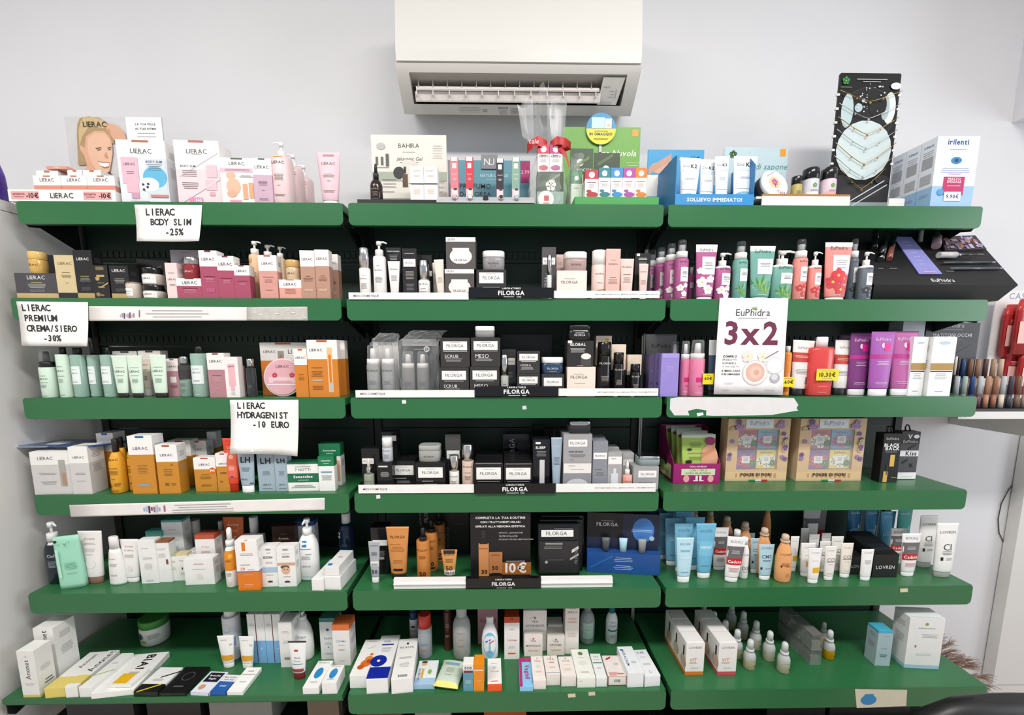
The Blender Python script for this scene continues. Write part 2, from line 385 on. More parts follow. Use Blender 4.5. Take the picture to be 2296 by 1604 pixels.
    MB().cyl(.004, 0, .012, '222', 10, M=Matrix.Translation((-hw - .002, S(.82)[0] + .03, S(.82)[1])) @ Matrix.Rotation(R(90), 4, 'Y')).build('drain_plug', root)
    tag(root, 'white wall air conditioner with open louvres above the shelves', 'air conditioner')
air_conditioner()

for nm, x in (('first', .75), ('second', -1.25)):
    o = empty('ceiling_lamp', (x, -.15, 2.94)); MB().box(-.64, .64, -.19, .19, .001, .058, 'ececec').build('housing', o)
    for sx in (-1, 1): MB().box(sx * .63 - .01, sx * .63 + .01, -.18, .18, -.012, 0, 'dcdcdc').build('end_cap', o)
    tag(o, f'long white ceiling lamp, {nm} from the window wall', 'lamp', 'ceiling lamps')

m = MB()
for a in ((-.95, -.90, .95, 2.55), (.60, .65, .95, 2.55)): m.box(XR - .05, XR - .001, a[0], a[1], a[2], a[3], 'ececea')
for a in ((.95, 1.0), (2.5, 2.55)): m.box(XR - .05, XR - .001, -.90, .60, a[0], a[1], 'ececea')
struct(m.build('window_1'))
# ------------------------------------------------------------------ product kit
CUR = {}
def fr(ox, oy, s, row): CUR.update(ox=ox, oy=oy, s=s, row=row - 1)
def px(x, y): return CUR['ox'] + x / CUR['s'], CUR['oy'] + y / CUR['s']
class It: pass
def spot(x0, x1, yt, yb, d, dp, rnd_=False, on=None):
    """front-face pixel box -> size and base position, standing on the current shelf or on another item"""
    r = CUR['row']; (X0, Yt), (X1, Yb) = px(x0, yt), px(x1, yb); xc = (X0 + X1) / 2
    Z = ROWZ[r]
    if on is not None:
        Z = on.top
        Y = on.y + (.004 if d is None else d)
    elif d is not None: Y = ROWY[r] + d
    elif r >= 3: Y = min(max(onZ(xc, Yb, Z).y, ROWY[r] + .006), BACK_Y - .07)
    else: Y = ROWY[r] + .012
    Ym = Y; it = It()
    for _ in range(3):
        a, b, c = onY(X0, (Yt + Yb) / 2, Ym), onY(X1, (Yt + Yb) / 2, Ym), onY(xc, Yt, Ym)
        W = b.x - a.x; tn = dp * (a.x + b.x) / 2 / Ym; W = W / math.hypot(1, tn) if rnd_ else W; D = W * dp if rnd_ else dp
        if rnd_: Ym = Y + D / 2
        else: break
    it.w, it.h, it.d, it.x, it.y, it.z = W, c.z - Z, D, (a.x + b.x) / 2, Y, Z
    if it.h < .008: it.h = .008
    it.top = Z + it.h; it.bay = 0 if xc < 781 else 1 if xc < 1488 else 2
    return it
def name_it(it, o, desc, cat, group=None):
    it.o = o; it.desc = desc; it.cat = cat
    tag(o, f"{desc}, {BN[it.bay]} bay {RN[CUR['row']]}", cat, group); return it
ORD = ['', 'second', 'third', 'fourth', 'fifth', 'sixth', 'seventh']
def rep(it, n, dy=.045, dx=0.0, group=None, z=0):
    """n more of the same standing in file behind"""
    if group: it.o['group'] = group
    for k in range(1, n + 1):
        c = copy_tree(it.o); c.location = it.o.location + Vector((dx * k, dy * k, z))
        tag(c, f"{it.desc.replace(' nearest of its file', '')}, {ORD[k]} in its file, {BN[it.bay]} bay {RN[CUR['row']]}", it.cat, group)
    return it
def bandlist(s):
    r = []
    for q in s.split(','):
        c, _, f = q.partition('*'); r.append((c, float(f) if f else None))
    rest = 1 - sum(f for c, f in r if f); return [(c, f if f else rest) for c, f in r]
def box(x0, x1, yt, yb, desc, bands='ededed', t='', dp=.05, d=None, ry=0, side='', top='', cat='box', name='carton', group=None, on=None, tab=None, lean=0, ridge=None):
    if CUR['ox'] == 0 and CUR['row'] < 5 and on is None: dp *= .62; ry += 3      # cartons here stand turned a little to the aisle
    it = spot(x0, x1, yt, yb, d, dp, False, on); W, H, D = it.w, it.h, it.d
    o = empty(name, (it.x, it.y + D / 2, it.z), R(ry)); o.rotation_euler.y = R(lean)
    m = MB(); z = 0; bl = bandlist(bands); zs = [0]
    for c, f in bl: zs.append(zs[-1] + f * H)
    zs[-1] = H; hw, hd = W / 2, D / 2
    for i, (c, f) in enumerate(bl):
        a, b = zs[i], zs[i + 1]
        vs = [(x, y, zz) for zz in (a, b) for x, y in ((-hw, -hd), (hw, -hd), (hw, hd), (-hw, hd))]
        fs = [(0, 1, 5, 4), (1, 2, 6, 5), (2, 3, 7, 6), (3, 0, 4, 7)]
        if i == 0: fs.append((3, 2, 1, 0))
        if i == len(bl) - 1: fs.append((4, 5, 6, 7))
        m.add(vs, fs, c)
    m.build('carton_body', o)
    if tab: t = f'#.035:.982:.34:{tab};' + t
    m = MB()
    if t: printing(m, W, H, t, FM((0, -hd, 0), (1, 0, 0), (0, 0, 1), (0, -1, 0)))
    if side:
        s = 1 if it.x < 0 else -1
        printing(m, D, H, side, FM((s * hw, 0, 0), (0, s, 0), (0, 0, 1), (s, 0, 0)))
    if top: printing(m, W, D, top, FM((0, -hd, H), (1, 0, 0), (0, 1, 0), (0, 0, 1)))
    if m.f: m.build('printing', o)
    if not side and H > .05 and D > .03:      # small print on the flank that shows
        m = MB(); s = 1 if it.x < 0 else -1; fc = '9a9a9a' if sum(lin(bl[-1][0].split('!')[0])) > .5 else '4a4a4a'
        printing(m, D, H, f'=4:.85:.6:{fc};=6:.6:.6:{fc}', FM((s * hw, 0, 0), (0, s, 0), (0, 0, 1), (s, 0, 0))); m.build('flank_print', o)
    if H > .05: # closing flap on the lid
        MB().box(-hw * .9, hw * .9, -hd * .8, hd * .95, H, H + .0006, bl[-1][0]).build('lid_flap', o)
    return name_it(it, o, desc, cat, group)
def rings_bands(prof, bands, H, W, D, p):
    """profile [(zfrac, rfrac)] -> rings split at the colour bands"""
    bl = bandlist(bands); cuts = [0]
    for c, f in bl: cuts.append(cuts[-1] + f)
    zs = sorted(set([round(z, 4) for z, r in prof] + [round(c, 4) for c in cuts[1:-1]]))
    out = []
    for z in zs:
        for (a, ra), (b, rb) in zip(prof, prof[1:]):
            if a <= z <= b + 1e-6: r = ra + (rb - ra) * ((z - a) / max(b - a, 1e-6)); break
        else: r = prof[-1][1]
        c = bl[-1][0]
        for (cc, f), e in zip(bl, cuts[1:]):
            if z < e - 1e-4: c = cc; break
        out.append((z * H, r * W / 2, r * D / 2, p, c, 0))
    return out
def cap_parts(o, kind, col, r, z, h, face=0, k=1.0):
    """closures on top of a bottle; r = neck radius, z = start height, h = height left"""
    if kind == 'dome':
        MB().cyl(r * 1.05, z, z + h * .22, col, 16).build('collar', o); MB().loft([(z + h * .22, r * .86, r * .86, 2, col, 0), (z + h * .8, r * .82, r * .82, 2, col, 0), (z + h * .94, r * .66, r * .66, 2, col, 0), (z + h, r * .4, r * .4, 2, col, 0)], 16).build('overcap', o)
    elif kind == 'screw':
        MB().cyl(r, z, z + h, col, 18, bev=min(r * .15, .002), ry=r * k).build('cap', o)
    elif kind == 'flip':
        MB().loft([(z, r, r * k, 2, col, 0), (z + h * .35, r * .97, r * k * .97, 2, col, 0), (z + h * .85, r * .78, r * k * .72, 2, col, 0), (z + h, r * .6, r * k * .5, 2, col, 0)], 18).build('flip_cap', o)
    elif kind == 'spray':      # collar, nozzle and clear overcap
        MB().cyl(r, z, z + h * .36, col, 16, bev=.001).build('collar', o)
        MB().cyl(r * .45, z + h * .36, z + h * .72, col, 12).build('nozzle', o)
        MB().loft([(z + h * .37, r * .74, r * .74, 2, 'c9cdd2!c', 0), (z + h * .94, r * .70, r * .70, 2, 'c9cdd2!c', 0), (z + h, r * .55, r * .55, 2, 'c9cdd2!c', 0)], 16).build('overcap', o)
    elif kind == 'mist':       # opaque tall actuator
        MB().cyl(r, z, z + h * .3, col, 16, bev=.001).build('collar', o)
        MB().loft([(z + h * .3, r * .62, r * .62, 2, col, 0), (z + h * .9, r * .6, r * .6, 2, col, 0), (z + h, r * .35, r * .35, 2, col, 0)], 14).build('actuator', o)
    elif kind == 'foam':
        MB().cyl(r, z, z + h * .3, col, 18, bev=.001).build('collar', o)
        MB().loft([(z + h * .3, r * .5, r * .5, 2, col, 0), (z + h * .78, r * .42, r * .42, 2, col, 0), (z + h * .84, r * .3, r * .3, 2, col, 0)], 14).build('pump_head', o)
        MB().loft([(z + h * .31, r * .93, r * .93, 2, 'd0d4d8!f', 0), (z + h * .93, r * .86, r * .86, 2, 'd0d4d8!f', 0), (z + h, r * .72, r * .72, 2, 'd0d4d8!f', 0)], 18).build('overcap', o)
    elif kind == 'pump':
        MB().cyl(r, z, z + h * .42, col, 16, bev=.001).build('collar', o)
        m = MB().cyl(r * .28, z + h * .42, z + h * .82, col, 10)
        a = R(face); m.loft([(z + h * .74, r * .62, r * .62, 2, col, 0), (z + h * .95, r * .7, r * .7, 2, col, 0), (z + h, r * .55, r * .55, 2, col, 0)], 14)
        m.tube([(0, 0, z + h * .93), (r * 1.2 * math.cos(a), r * 1.2 * math.sin(a), z + h * .94), (r * 2.1 * math.cos(a), r * 2.1 * math.sin(a), z + h * .84)], r * .28, col, 8, r * .18)
        m.build('pump_head', o)
    elif kind == 'dropper':
        MB().cyl(r, z, z + h * .4, col.split('|')[0], 16, bev=.0008).build('collar', o)
        c2 = col.split('|')[-1]
        MB().loft([(z + h * .4, r * .62, r * .62, 2, c2, 0), (z + h * .8, r * .55, r * .55, 2, c2, 0), (z + h * .95, r * .4, r * .4, 2, c2, 0), (z + h, r * .2, r * .2, 2, c2, 0)], 14).build('rubber_bulb', o)
SH = {'cyl': [(0, .93), (.03, 1), (.93, 1), (.985, .9), (1, .55)], 'soft': [(0, .9), (.03, 1), (.72, 1), (.84, .9), (.94, .68), (1, .48)],
      'oval': [(0, .86), (.04, .95), (.3, 1), (.6, .97), (.8, .8), (.93, .55), (1, .42)], 'flask': [(0, .9), (.04, 1), (.5, .98), (.66, .84), (.8, .6), (1, .5)],
      'sharp': [(0, .97), (.015, 1), (.985, 1), (1, .97)], 'cone': [(0, 1), (.05, 1), (.6, .88), (.9, .72), (1, .6)]}
def bot(x0, x1, yt, yb, desc, body='f0f0f0!g', cap='screw', cc='f4f4f4', hf=.75, t='', sh='cyl', cr=None, dp=1.0, d=None, p=2.0, face=0, cat='bottle', name='bottle', group=None, on=None, lean=0, n=20):
    it = spot(x0, x1, yt, yb, d, dp, True, on); W, H, D = it.w, it.h, it.d; B = H * hf
    o = empty(name, (it.x, it.y + D / 2, it.z)); o.rotation_euler.y = R(lean)
    rg = rings_bands(SH[sh], body, B, W, D, p); MB().loft(rg, n).build('bottle_body', o)
    if t: m = MB(); printing(m, W, B, t, FL(rg)); m.build('printing', o)
    nr = (cr if cr else SH[sh][-1][1]) * W / 2
    if cap: cap_parts(o, cap, cc, nr, B, H - B, face, min(1, max(dp, .6)))
    return name_it(it, o, desc, cat, group)
def tub(x0, x1, yt, yb, desc, body='f2f2f2', cc='f4f4f4', cf=.12, t='', wb=.78, dpf=.62, d=None, cat='tube', name='cream_tube', group=None, on=None, lean=0, crimp=None, cw=None):
    it = spot(x0, x1, yt, yb, d, dpf, True, on); W, H, D = it.w, it.h, it.d; C = H * cf; B = H - C
    o = empty(name, (it.x, it.y + D / 2, it.z)); o.rotation_euler.y = R(lean)
    bl = bandlist(body); cuts = [0]
    for c, f in bl: cuts.append(cuts[-1] + f)
    zs = sorted(set([0, .02, .15, .35, .55, .75, .9, .955, 1] + [round(c, 3) for c in cuts[1:-1]])); rg = []
    for z in zs:
        c = bl[-1][0]
        for (q, f), e in zip(bl, cuts[1:]):
            if z < e - 1e-4: c = q; break
        if crimp and z >= .955: c = crimp
        rx = W / 2 * (wb + (1 - wb) * z); ry = max(.0008, D / 2 * wb * (1 - z ** 1.7)) if z < .955 else .0009
        if z == 0: rx *= .96; ry *= .96
        rg.append((C + z * B, rx, ry, 2 + .6 * z, c, 0))
    MB().loft(rg, 20).build('tube_body', o)
    kw = (cw or .92) * wb * W / 2; kd = D / 2 * wb * .92
    MB().loft([(0, kw * .96, kd * .96, 2, cc, 0), (C * .08, kw, kd, 2, cc, 0), (C * .97, kw, kd, 2, cc, 0), (C, kw * .96, kd * .96, 2, cc, 0)], 20).build('cap', o)
    if t:
        m = MB(); rz = [(a - C, b, c, q, s, e) for a, b, c, q, s, e in rg]; fl = FL(rg)
        class G:
            flat = False
            def __call__(s, u, v, k): return fl(u, v + C, k)
        printing(m, W, B, t, G()); m.build('printing', o)
    return name_it(it, o, desc, cat, group)
def jar(x0, x1, yt, yb, desc, body='e8e0d8!g', lid='f4f4f4', lf=.34, t='', d=None, dp=1.0, cat='jar', name='cream_jar', group=None, on=None, p=2.0, taper=1.0):
    it = spot(x0, x1, yt, yb, d, dp, True, on); W, H, D = it.w, it.h, it.d; B = H * (1 - lf)
    o = empty(name, (it.x, it.y + D / 2, it.z))
    rg = rings_bands([(0, .9 * taper), (.06, .97 * taper), (.5, 1), (.93, 1), (1, .92)], body, B, W, D, p); MB().loft(rg, 22).build('jar_body', o)
    if lf: MB().loft([(B, W * .485, D * .485, p, lid, 0), (B + .001, W * .5, D * .5, p, lid, 0), (H - .002, W * .5, D * .5, p, lid, 0), (H, W * .47, D * .47, p, lid, 0)], 22).build('lid', o)
    if t: m = MB(); printing(m, W, B, t, FL(rg)); m.build('printing', o)
    return name_it(it, o, desc, cat, group)
def lbox(x0, x1, ye, yb, xb, yt, desc, bands='ededed', top='', t='', d=None, cat='box', name='flat_carton', group=None, z0=0, ymax=BACK_Y - .03, sidec=None):
    """carton lying on the shelf: near end spans x0..x1, ye..yb ; far top edge centred at xb, yt"""
    r = CUR['row']; Z = ROWZ[r] + z0; (X0, Ye), (X1, Yb) = px(x0, ye), px(x1, yb); XB, YT = px(xb, yt)
    Y = ROWY[r] + d if d is not None else max(onZ((X0 + X1) / 2, Yb, Z).y, ROWY[r] + .004)
    a, b = onY(X0, (Ye + Yb) / 2, Y), onY(X1, (Ye + Yb) / 2, Y); h = max(.008, onY((X0 + X1) / 2, Ye, Y).z - Z)
    f = Vector(((a.x + b.x) / 2, Y, 0)); q = onZ(XB, YT, Z + h); q.z = 0; v = q - f; L = min(v.length, .27)
    if f.y + v.normalized().y * L > ymax: L = (ymax - f.y) / v.normalized().y
    ang = math.atan2(-v.x, v.y) * (.45 if CUR['ox'] == 0 else 1); W = (b.x - a.x) * math.cos(ang)
    o = empty(name, (f.x, f.y, Z), ang); it = It(); it.w, it.h, it.d, it.x, it.y, it.z, it.top = W, h, L, f.x, f.y, Z, Z + h
    xc = (X0 + X1) / 2; it.bay = 0 if xc < 781 else 1 if xc < 1488 else 2
    m = MB(); bl = bandlist(bands); y = 0
    for i, (c, fr_) in enumerate(bl):
        y2 = y + fr_ * L; m.box(-W / 2, W / 2, y, y2, 0, h, c); y = y2
    m.build('carton_body', o)
    m = MB()
    if top: printing(m, W, L, top, FM((0, 0, h), (1, 0, 0), (0, 1, 0), (0, 0, 1)))
    if t: printing(m, W, h, t, FM((0, 0, 0), (1, 0, 0), (0, 0, 1), (0, -1, 0)))
    if m.f: m.build('printing', o)
    MB().box(-W / 2 * .94, W / 2 * .94, -.0005, 0, h * .06, h * .96, bl[0][0]).build('end_flap', o)
    return name_it(it, o, desc, cat, group)
def paper(name, desc, cat, corners, Y, t, col='f3f2f0', curl=.006, th=.0004, flat=True, group=None):
    """sheet hung in the plane y=Y; corners in photo pixels tl,tr,br,bl"""
    P = [onY(x, y, Y) for x, y in corners]; o = empty(name, (P[0] + P[1]) / 2); c0 = o.location.copy(); n, mm = 8, 8; g = []
    def pt(a, b, off=0):
        w = P[0].lerp(P[1], a).lerp(P[3].lerp(P[2], a), b) - c0
        w.y += -curl * b * b * (1 + .6 * math.cos(a * 5)) - off; return w
    m = MB()
    vs = [pt(i / n, j / mm) for j in range(mm + 1) for i in range(n + 1)]; bk = [pt(i / n, j / mm, -th) for j in range(mm + 1) for i in range(n + 1)]; N = len(vs)
    fs = [(j * (n + 1) + i, (j + 1) * (n + 1) + i, (j + 1) * (n + 1) + i + 1, j * (n + 1) + i + 1) for j in range(mm) for i in range(n)]
    edge = [i for i in range(n + 1)] + [j * (n + 1) + n for j in range(1, mm + 1)] + [mm * (n + 1) + i for i in range(n - 1, -1, -1)] + [j * (n + 1) for j in range(mm - 1, 0, -1)]
    m.add(vs + bk, fs + [tuple(i + N for i in f[::-1]) for f in fs] + [(edge[i], edge[(i + 1) % len(edge)], edge[(i + 1) % len(edge)] + N, edge[i] + N) for i in range(len(edge))], col, True)
    m.build('sheet', o)
    W = ((P[1] - P[0]).length + (P[2] - P[3]).length) / 2; H = (P[0].z - P[3].z + P[1].z - P[2].z) / 2
    class G:
        flat = False
        def __call__(s, u, v, k): return tuple(pt(u / W + .5, 1 - v / H, .0005 + .0001 * k))
    m = MB(); printing(m, W, H, t, G()); m.build('printing', o)
    tag(o, desc, cat, group); return o
def card(x0, x1, yt, yb, desc, col='eee', t='', d=.1, dp=.004, cat='display card', name='display_card', tilt=0, group=None, rc=0):
    """stiff upright card standing on the shelf"""
    it = spot(x0, x1, yt, yb, d, dp); W, H = it.w, it.h; o = empty(name, (it.x, it.y + dp, it.z + .0003)); o.rotation_euler.x = R(-tilt)
    m = MB()
    if rc: m.prism(round_lip(-W / 2, W / 2, 0, H, rc), -dp, 0, 'y', col)
    else: m.box(-W / 2, W / 2, -dp, 0, 0, H, col)
    m.build('board', o); m = MB(); 
    if t: printing(m, W, H, t, FM((0, -dp, 0), (1, 0, 0), (0, 0, 1), (0, -1, 0))); m.build('printing', o)
    st = MB(); e = max(.012, min(.05, BACK_Y - .018 - it.y - dp)); st.prism([(0, 0), (e, 0), (0, min(H * .6, .12))], -.001, .001, 'x', 'c9b79c'); st.build('easel_back', o)
    name_it(it, o, desc, cat, group); return it
# ------------------------------------------------------------------ LEFT BAY, top shelf
LI = 'LIERAC:.83:.62:333;=1:.775:.2:999'
def stock(*a): pass
fr(0, 240, 2.87, 1)
it = card(448, 1065, 65, 632, 'advertising card with a smiling blonde woman', 'c9c9cb', '#1:.5:.37:f2f2f3:.315;LA TUA PELLE:.93:.21:333:.33:b;AL TUO RITMO:.885:.22:333:.33:b;=2:.84:.2:777:.33:.035', d=.13)
def picture(it, polys, x0, x1, y0, y1, k0=30, dp=.004):
    m = MB(); sx = it.w / (x1 - x0); sy = it.h / (y1 - y0)
    for k, (c, pts) in enumerate(polys):
        P = [((float(a) - x0) * sx - it.w / 2, -dp - .0003 - .0001 * (k0 + k), (y1 - float(b)) * sy) for a, b in (q.split(',') for q in pts.split())]
        m.add(P, [list(range(len(P)))], c)
    m.build('picture', it.o)
picture(it, [('a98f68', '690,60 760,47 840,55 900,90 930,150 940,240 880,230 760,200 700,260 700,330 690,395 630,395 640,300 650,180 665,100'),
 ('c9b084', '720,55 800,50 870,75 910,120 860,130 760,110 690,190 660,260 668,150 690,90'),
 ('d8a88c', '620,470 700,410 690,330 660,280 665,250 700,270 720,190 790,150 870,150 915,200 922,260 915,320 880,430 850,480 990,490 995,620 610,620'),
 ('e2b79c', '735,200 800,165 870,165 908,220 915,300 900,360 870,430 835,460 780,440 740,380 720,300'),
 ('d6a68a', '885,120 920,95 980,110 1030,160 1040,215 960,240 925,190 905,170'), ('c08f74', '890,150 912,130 925,190 915,200'),
 ('7a5a48', '785,272 830,264 838,272 790,280'), ('7a5a48', '880,268 912,262 914,270 884,278'), ('3f2d26', '797,285 828,280 830,286 800,291'), ('3f2d26', '886,282 908,279 909,285 888,288'),
 ('c4917a', '848,330 866,300 876,340 866,350'), ('f6f2ee', '793,370 835,380 882,378 876,402 845,410 810,398'), ('b5705f', '790,366 835,374 884,372 883,379 835,381 793,372'), ('b5705f', '806,397 845,409 878,402 870,414 838,418'),
 ('3a2c28', '800,490 880,440 890,470 840,500 860,560 810,540')], 558, 1325, 45, 765)
m = MB(); printing(m, it.w, it.h, 'LIERAC:.92:.24:222:-.18', FM((0, -.0085, 0), (1, 0, 0), (0, 0, 1), (0, -1, 0))); m.build('lettering', it.o)
it = spot(55, 745, 532, 625, .002, .125); o = empty('counter_tray', (it.x, it.y, it.z)); W, H, D = it.w, it.h, it.d
m = MB(); m.box(-W/2, W/2, 0, .002, 0, H, 'f3efec'); m.box(-W/2, -W/2+.002, .002, D, 0, H*.9, 'f3efec'); m.box(W/2-.002, W/2, .002, D, 0, H*.9, 'f3efec'); m.box(-W/2+.002, W/2-.002, .002, D, 0, .002, 'f3efec'); m.build('tray_body', o)
m = MB(); printing(m, W, H, '#.68:.5:.26:e3a9a8:-.345;#.68:.5:.26:e3a9a8:.33;-10€:.5:.115:4a2226:-.275:b;-10€:.5:.115:4a2226:.4:b;SCONTO:.6:.11:7a4448:-.40:b;SCONTO:.6:.11:7a4448:.265:b;=1:.38:.1:7a4448:-.4;=1:.38:.1:7a4448:.265;LIERAC:.5:.215:333:.0', FM((0,0,0),(1,0,0),(0,0,1),(0,-1,0))); m.build('printing', o)
name_it(it, o, 'white cardboard counter tray with pink discount labels', 'tray')
it.top = it.z + .002
for k, (a, b) in enumerate(((222, 398), (400, 566), (568, 744))):
    q = box(a, b, 441, 622, f'white and salmon carton, {["left","centre","right"][k]} of front row in cardboard tray', 'd9907c*.62,f2eeeb', 'LIERAC:.83:.52:333;#.05:.975:.25:c0705c', dp=.05, d=.006, on=it, group='cartons in the counter tray')
for k, (a, b, y) in enumerate(((245, 385, 410), (445, 540, 405), (545, 660, 406))):
    q = box(a, b, y, 622, f'white and salmon carton, {["left","centre","right"][k]} of back row in cardboard tray', 'd9907c*.62,f2eeeb', 'LIERAC:.83:.52:333;#.05:.975:.25:c0705c', dp=.045, d=.062, on=it, group='cartons in the counter tray')
q.top = q.z + q.h + .0008; q.y = it.y + .058; a = box(300, 430, 391, 412, 'salmon carton laid flat on the tray cartons', 'dd9b88', 'CORSO:.5:.3:fff', dp=.04, d=.0, on=q)
box(768, 1068, 213, 628, 'large white carton with pink tube and blue massager', 'dfe3e9*.72,f4f2f2', 'LIERAC:.83:.44:333;=1:.785:.2:999;#.62:.40:.42:cfd9e4:.27;@:.42:.5:5fb4d8:.24:.9;@:.30:.42:f2f4f7:.1:.7;#.42:.52:.34:dfb7c6:-.26;#.14:.24:.24:dfb7c6:-.24;#.1:.12:.16:c99bb0:-.2;LIERAC:.62:.24:5a4650:-.26;=2:.5:.2:8a6a78:-.26;BODY-SLIM:.665:.33:556:.25;=4:.62:.33:889:.25;o:.3:.05:334:-.02;o:.26:.05:334:.07;o:.22:.05:334:-.01;o:.31:.05:334:.09;#.04:.12:.36:c9837c:.3;=1:.03:.4:888:-.1', dp=.085, d=.014, tab='a86a4c')
box(1134, 1412, 215, 628, 'large white carton with diagonal silver line and small tubes', 'ecd3d8*.55,f4f0f0', 'LIERAC:.83:.46:333;=1:.785:.2:999;/:.62:.9:c6c2c8:.03:.008;BODY-SLIM:.595:.34:444:-.22;=4:.52:.42:777:-.2;=1:.33:.42:555:-.2;=3:.3:.42:777:-.2;#.2:.52:.24:e2bfca:.3;#.16:.3:.24:e2bfca:.27;#.06:.16:.12:d9a5b4:.28;/:.2:.9:d9d9de:.02:.01;#.09:.05:.3:e48fae:-.1;1+1:.05:.12:fff:-.04:b', dp=.10, d=.014, tab='a8635c', side='LIERAC:.76:.5:444;=6:.6:.6:aaa')
box(1424, 1636, 328, 632, 'white carton with pregnant belly picture', 'f1eeee', 'LIERAC:.88:.45:333;#.09:.735:1:dcb9c9;=2:.75:.8:8a6a78;@:.62:.28:e0b49a:-.2:.8;@:.38:.42:e3b79c:-.14:1.15;@:.22:.3:dcab90:-.2:.7;#.34:.27:.14:e2a67e:.2;#.34:.3:.14:e2a67e:.38;=2:.62:.4:888:.25;#.09:.04:.34:e79aae:-.1', dp=.05, d=.014, tab='3d5a3c')
box(1630, 1748, 330, 632, 'narrow white and lilac carton with green tab', 'c9a9bd*.64,f2eeee', 'LIERAC:.81:.75:333;=4:.5:.6:7a6070;=1:.3:.2:7a6070;=2:.12:.6:7a6070', dp=.05, d=.014, tab='2f6a48')
q = bot(1752, 1890, 232, 632, 'pink pump bottle nearest of its file', 'eccfd2', 'pump', 'f4f2f2', .77, 'LIERAC:.84:.62:443;=5:.6:.55:776;=1:.38:.2:776;=2:.2:.6:776;#.05:.965:.5:e0a030', sh='cyl', cr=.36, d=.014, face=-150, p=2.4)
rep(q, 2, .075, -.004, 'pink pump bottles')
tub(2043, 2200, 290, 640, 'pink squeeze tube standing alone at the shelf end', 'e3bfca', 'f3f1f1', .1, 'LIERAC:.76:.56:443;=3:.54:.5:776;=1:.4:.2:776;=2:.2:.55:776;#.035:.93:.45:b0808c', wb=.66, dpf=.45, d=.02, crimp='e9ccd5')
# ------------------------------------------------------------------ LEFT BAY, second shelf
fr(0, 520, 2.87, 2)
a = box(107, 368, 266, 447, 'wide charcoal carton with gold foot', 'c3a878*.2,45444a', 'LIERAC:.83:.42:e8e8e8;=1:.63:.3:c3a878;=4:.56:.42:aaa;#.1:.3:.36:5f5e64', dp=.07)
jar(182, 313, 133, 264, 'gold metal cream jar on the charcoal carton', 'd0a85c!g', 'dcb86c!g', .34, 'LIERAC:.6:.7:6a4a1a', on=a, d=.006)
box(308, 356, 150, 300, 'narrow black carton behind the gold jar', '17161a', '=4:.6:.6:a98c50', dp=.04, d=.125)
box(364, 490, 150, 447, 'champagne gold carton with black foot', '25242a*.13,d0bd94', 'LIERAC:.81:.68:6a5a3a;=1:.6:.45:6a5a3a;=3:.54:.6:8a7a58;=1:.36:.2:8a7a58', dp=.05)
box(486, 600, 118, 447, 'tall black carton with gold foot', 'b59a66*.11,18171b', 'LIERAC:.82:.66:eee;=1:.46:.6:b59a66;=3:.42:.6:999;#.08:.2:.5:3a3940', dp=.055)
box(602, 698, 215, 447, 'black carton printed with gold floral bottle', '1a191d', '=3:.94:.6:b59a66;#.06:.68:.5:c0a060;*:.6:.3:b59a66:-.2;/:.4:.5:c0a060:.2:.02;LIERAC:.47:.4:b59a66;=2:.36:.4:b59a66;*:.12:.3:8f7a50:-.25;=2:.12:.3:b59a66', dp=.04)
box(712, 828, 218, 447, 'short black carton with gold foot', 'b59a66*.15,19181c', 'LIERAC:.85:.7:eee;=1:.6:.5:b59a66;=3:.55:.6:999;#.1:.26:.5:3a3940', dp=.06)
jar(803, 920, 328, 447, 'greige scented candle with white label', 'cabdb2', 'b4a498', .06, '#.48:.42:.56:f0eeec;LIERAC:.46:.4:444;=1:.3:.3:888', name='candle', cat='candle')
a = jar(922, 1075, 346, 447, 'greige cream jar with black lid, lower of two', 'c9bdb4', '17171a!g', .42, '#.72:.5:.74:f0eeec;LIERAC:.55:.4:444', group='stacked greige jars')
jar(913, 1065, 236, 344, 'greige cream jar with black lid, upper of two', 'c9bdb4', '17171a!g', .36, '#.72:.5:.74:f0eeec;LIERAC:.55:.4:444', on=a, d=.002, group='stacked greige jars')
box(868, 1060, 180, 330, 'glossy black slanted carton behind the greige jars', '131316!g', '/:.75:.6:4a4a50:0:.03', dp=.05, d=.125, lean=4)
box(1105, 1282, 118, 330, 'silver grey carton behind the red jar', 'b7b0b9', 'LIERAC:.8:.42:555;=1:.95:.3:666', dp=.06, d=.13)
box(1070, 1143, 200, 447, 'narrow pale pink carton', 'e9d3d2', 'LIERAC:.54:.7:444;=2:.4:.5:888;=1:.72:.6:888', dp=.05)
a = box(1140, 1305, 300, 447, 'small white and raspberry carton under the red jar', 'a84c68*.63,f0ecea', 'LIERAC:.79:.56:333;=1:.52:.7:5a1030;=3:.44:.5:d58aa0', dp=.06, tab='7a2a40')
jar(1182, 1295, 170, 300, 'red glass jar with silver lid', 'a8444a!t', 'c9c6c6!m', .32, 'LIERAC:.5:.6:f2dcd8', on=a, d=.003)
G = 'raspberry cartons'
box(1290, 1402, 120, 447, 'tallest white and raspberry carton', 'a84c68*.67,f0ecea', 'LIERAC:.82:.7:333;=1:.46:.7:5a1030;=3:.42:.5:d58aa0;#.08:.18:.5:b4567a', dp=.055, group=G, tab='7a2a40')
q = box(1404, 1508, 155, 447, 'medium white and raspberry carton', 'a84c68*.66,f0ecea', 'LIERAC:.81:.8:333;=1:.48:.75:5a1030;=3:.43:.5:d58aa0', dp=.05, group=G, tab='7a2a40')
box(1512, 1606, 216, 447, 'shorter white and raspberry carton', 'a84c68*.7,f0ecea', 'LIERAC:.83:.7:333;=1:.53:.7:5a1030;=2:.46:.5:d58aa0', dp=.045, group=G, tab='7a2a40')
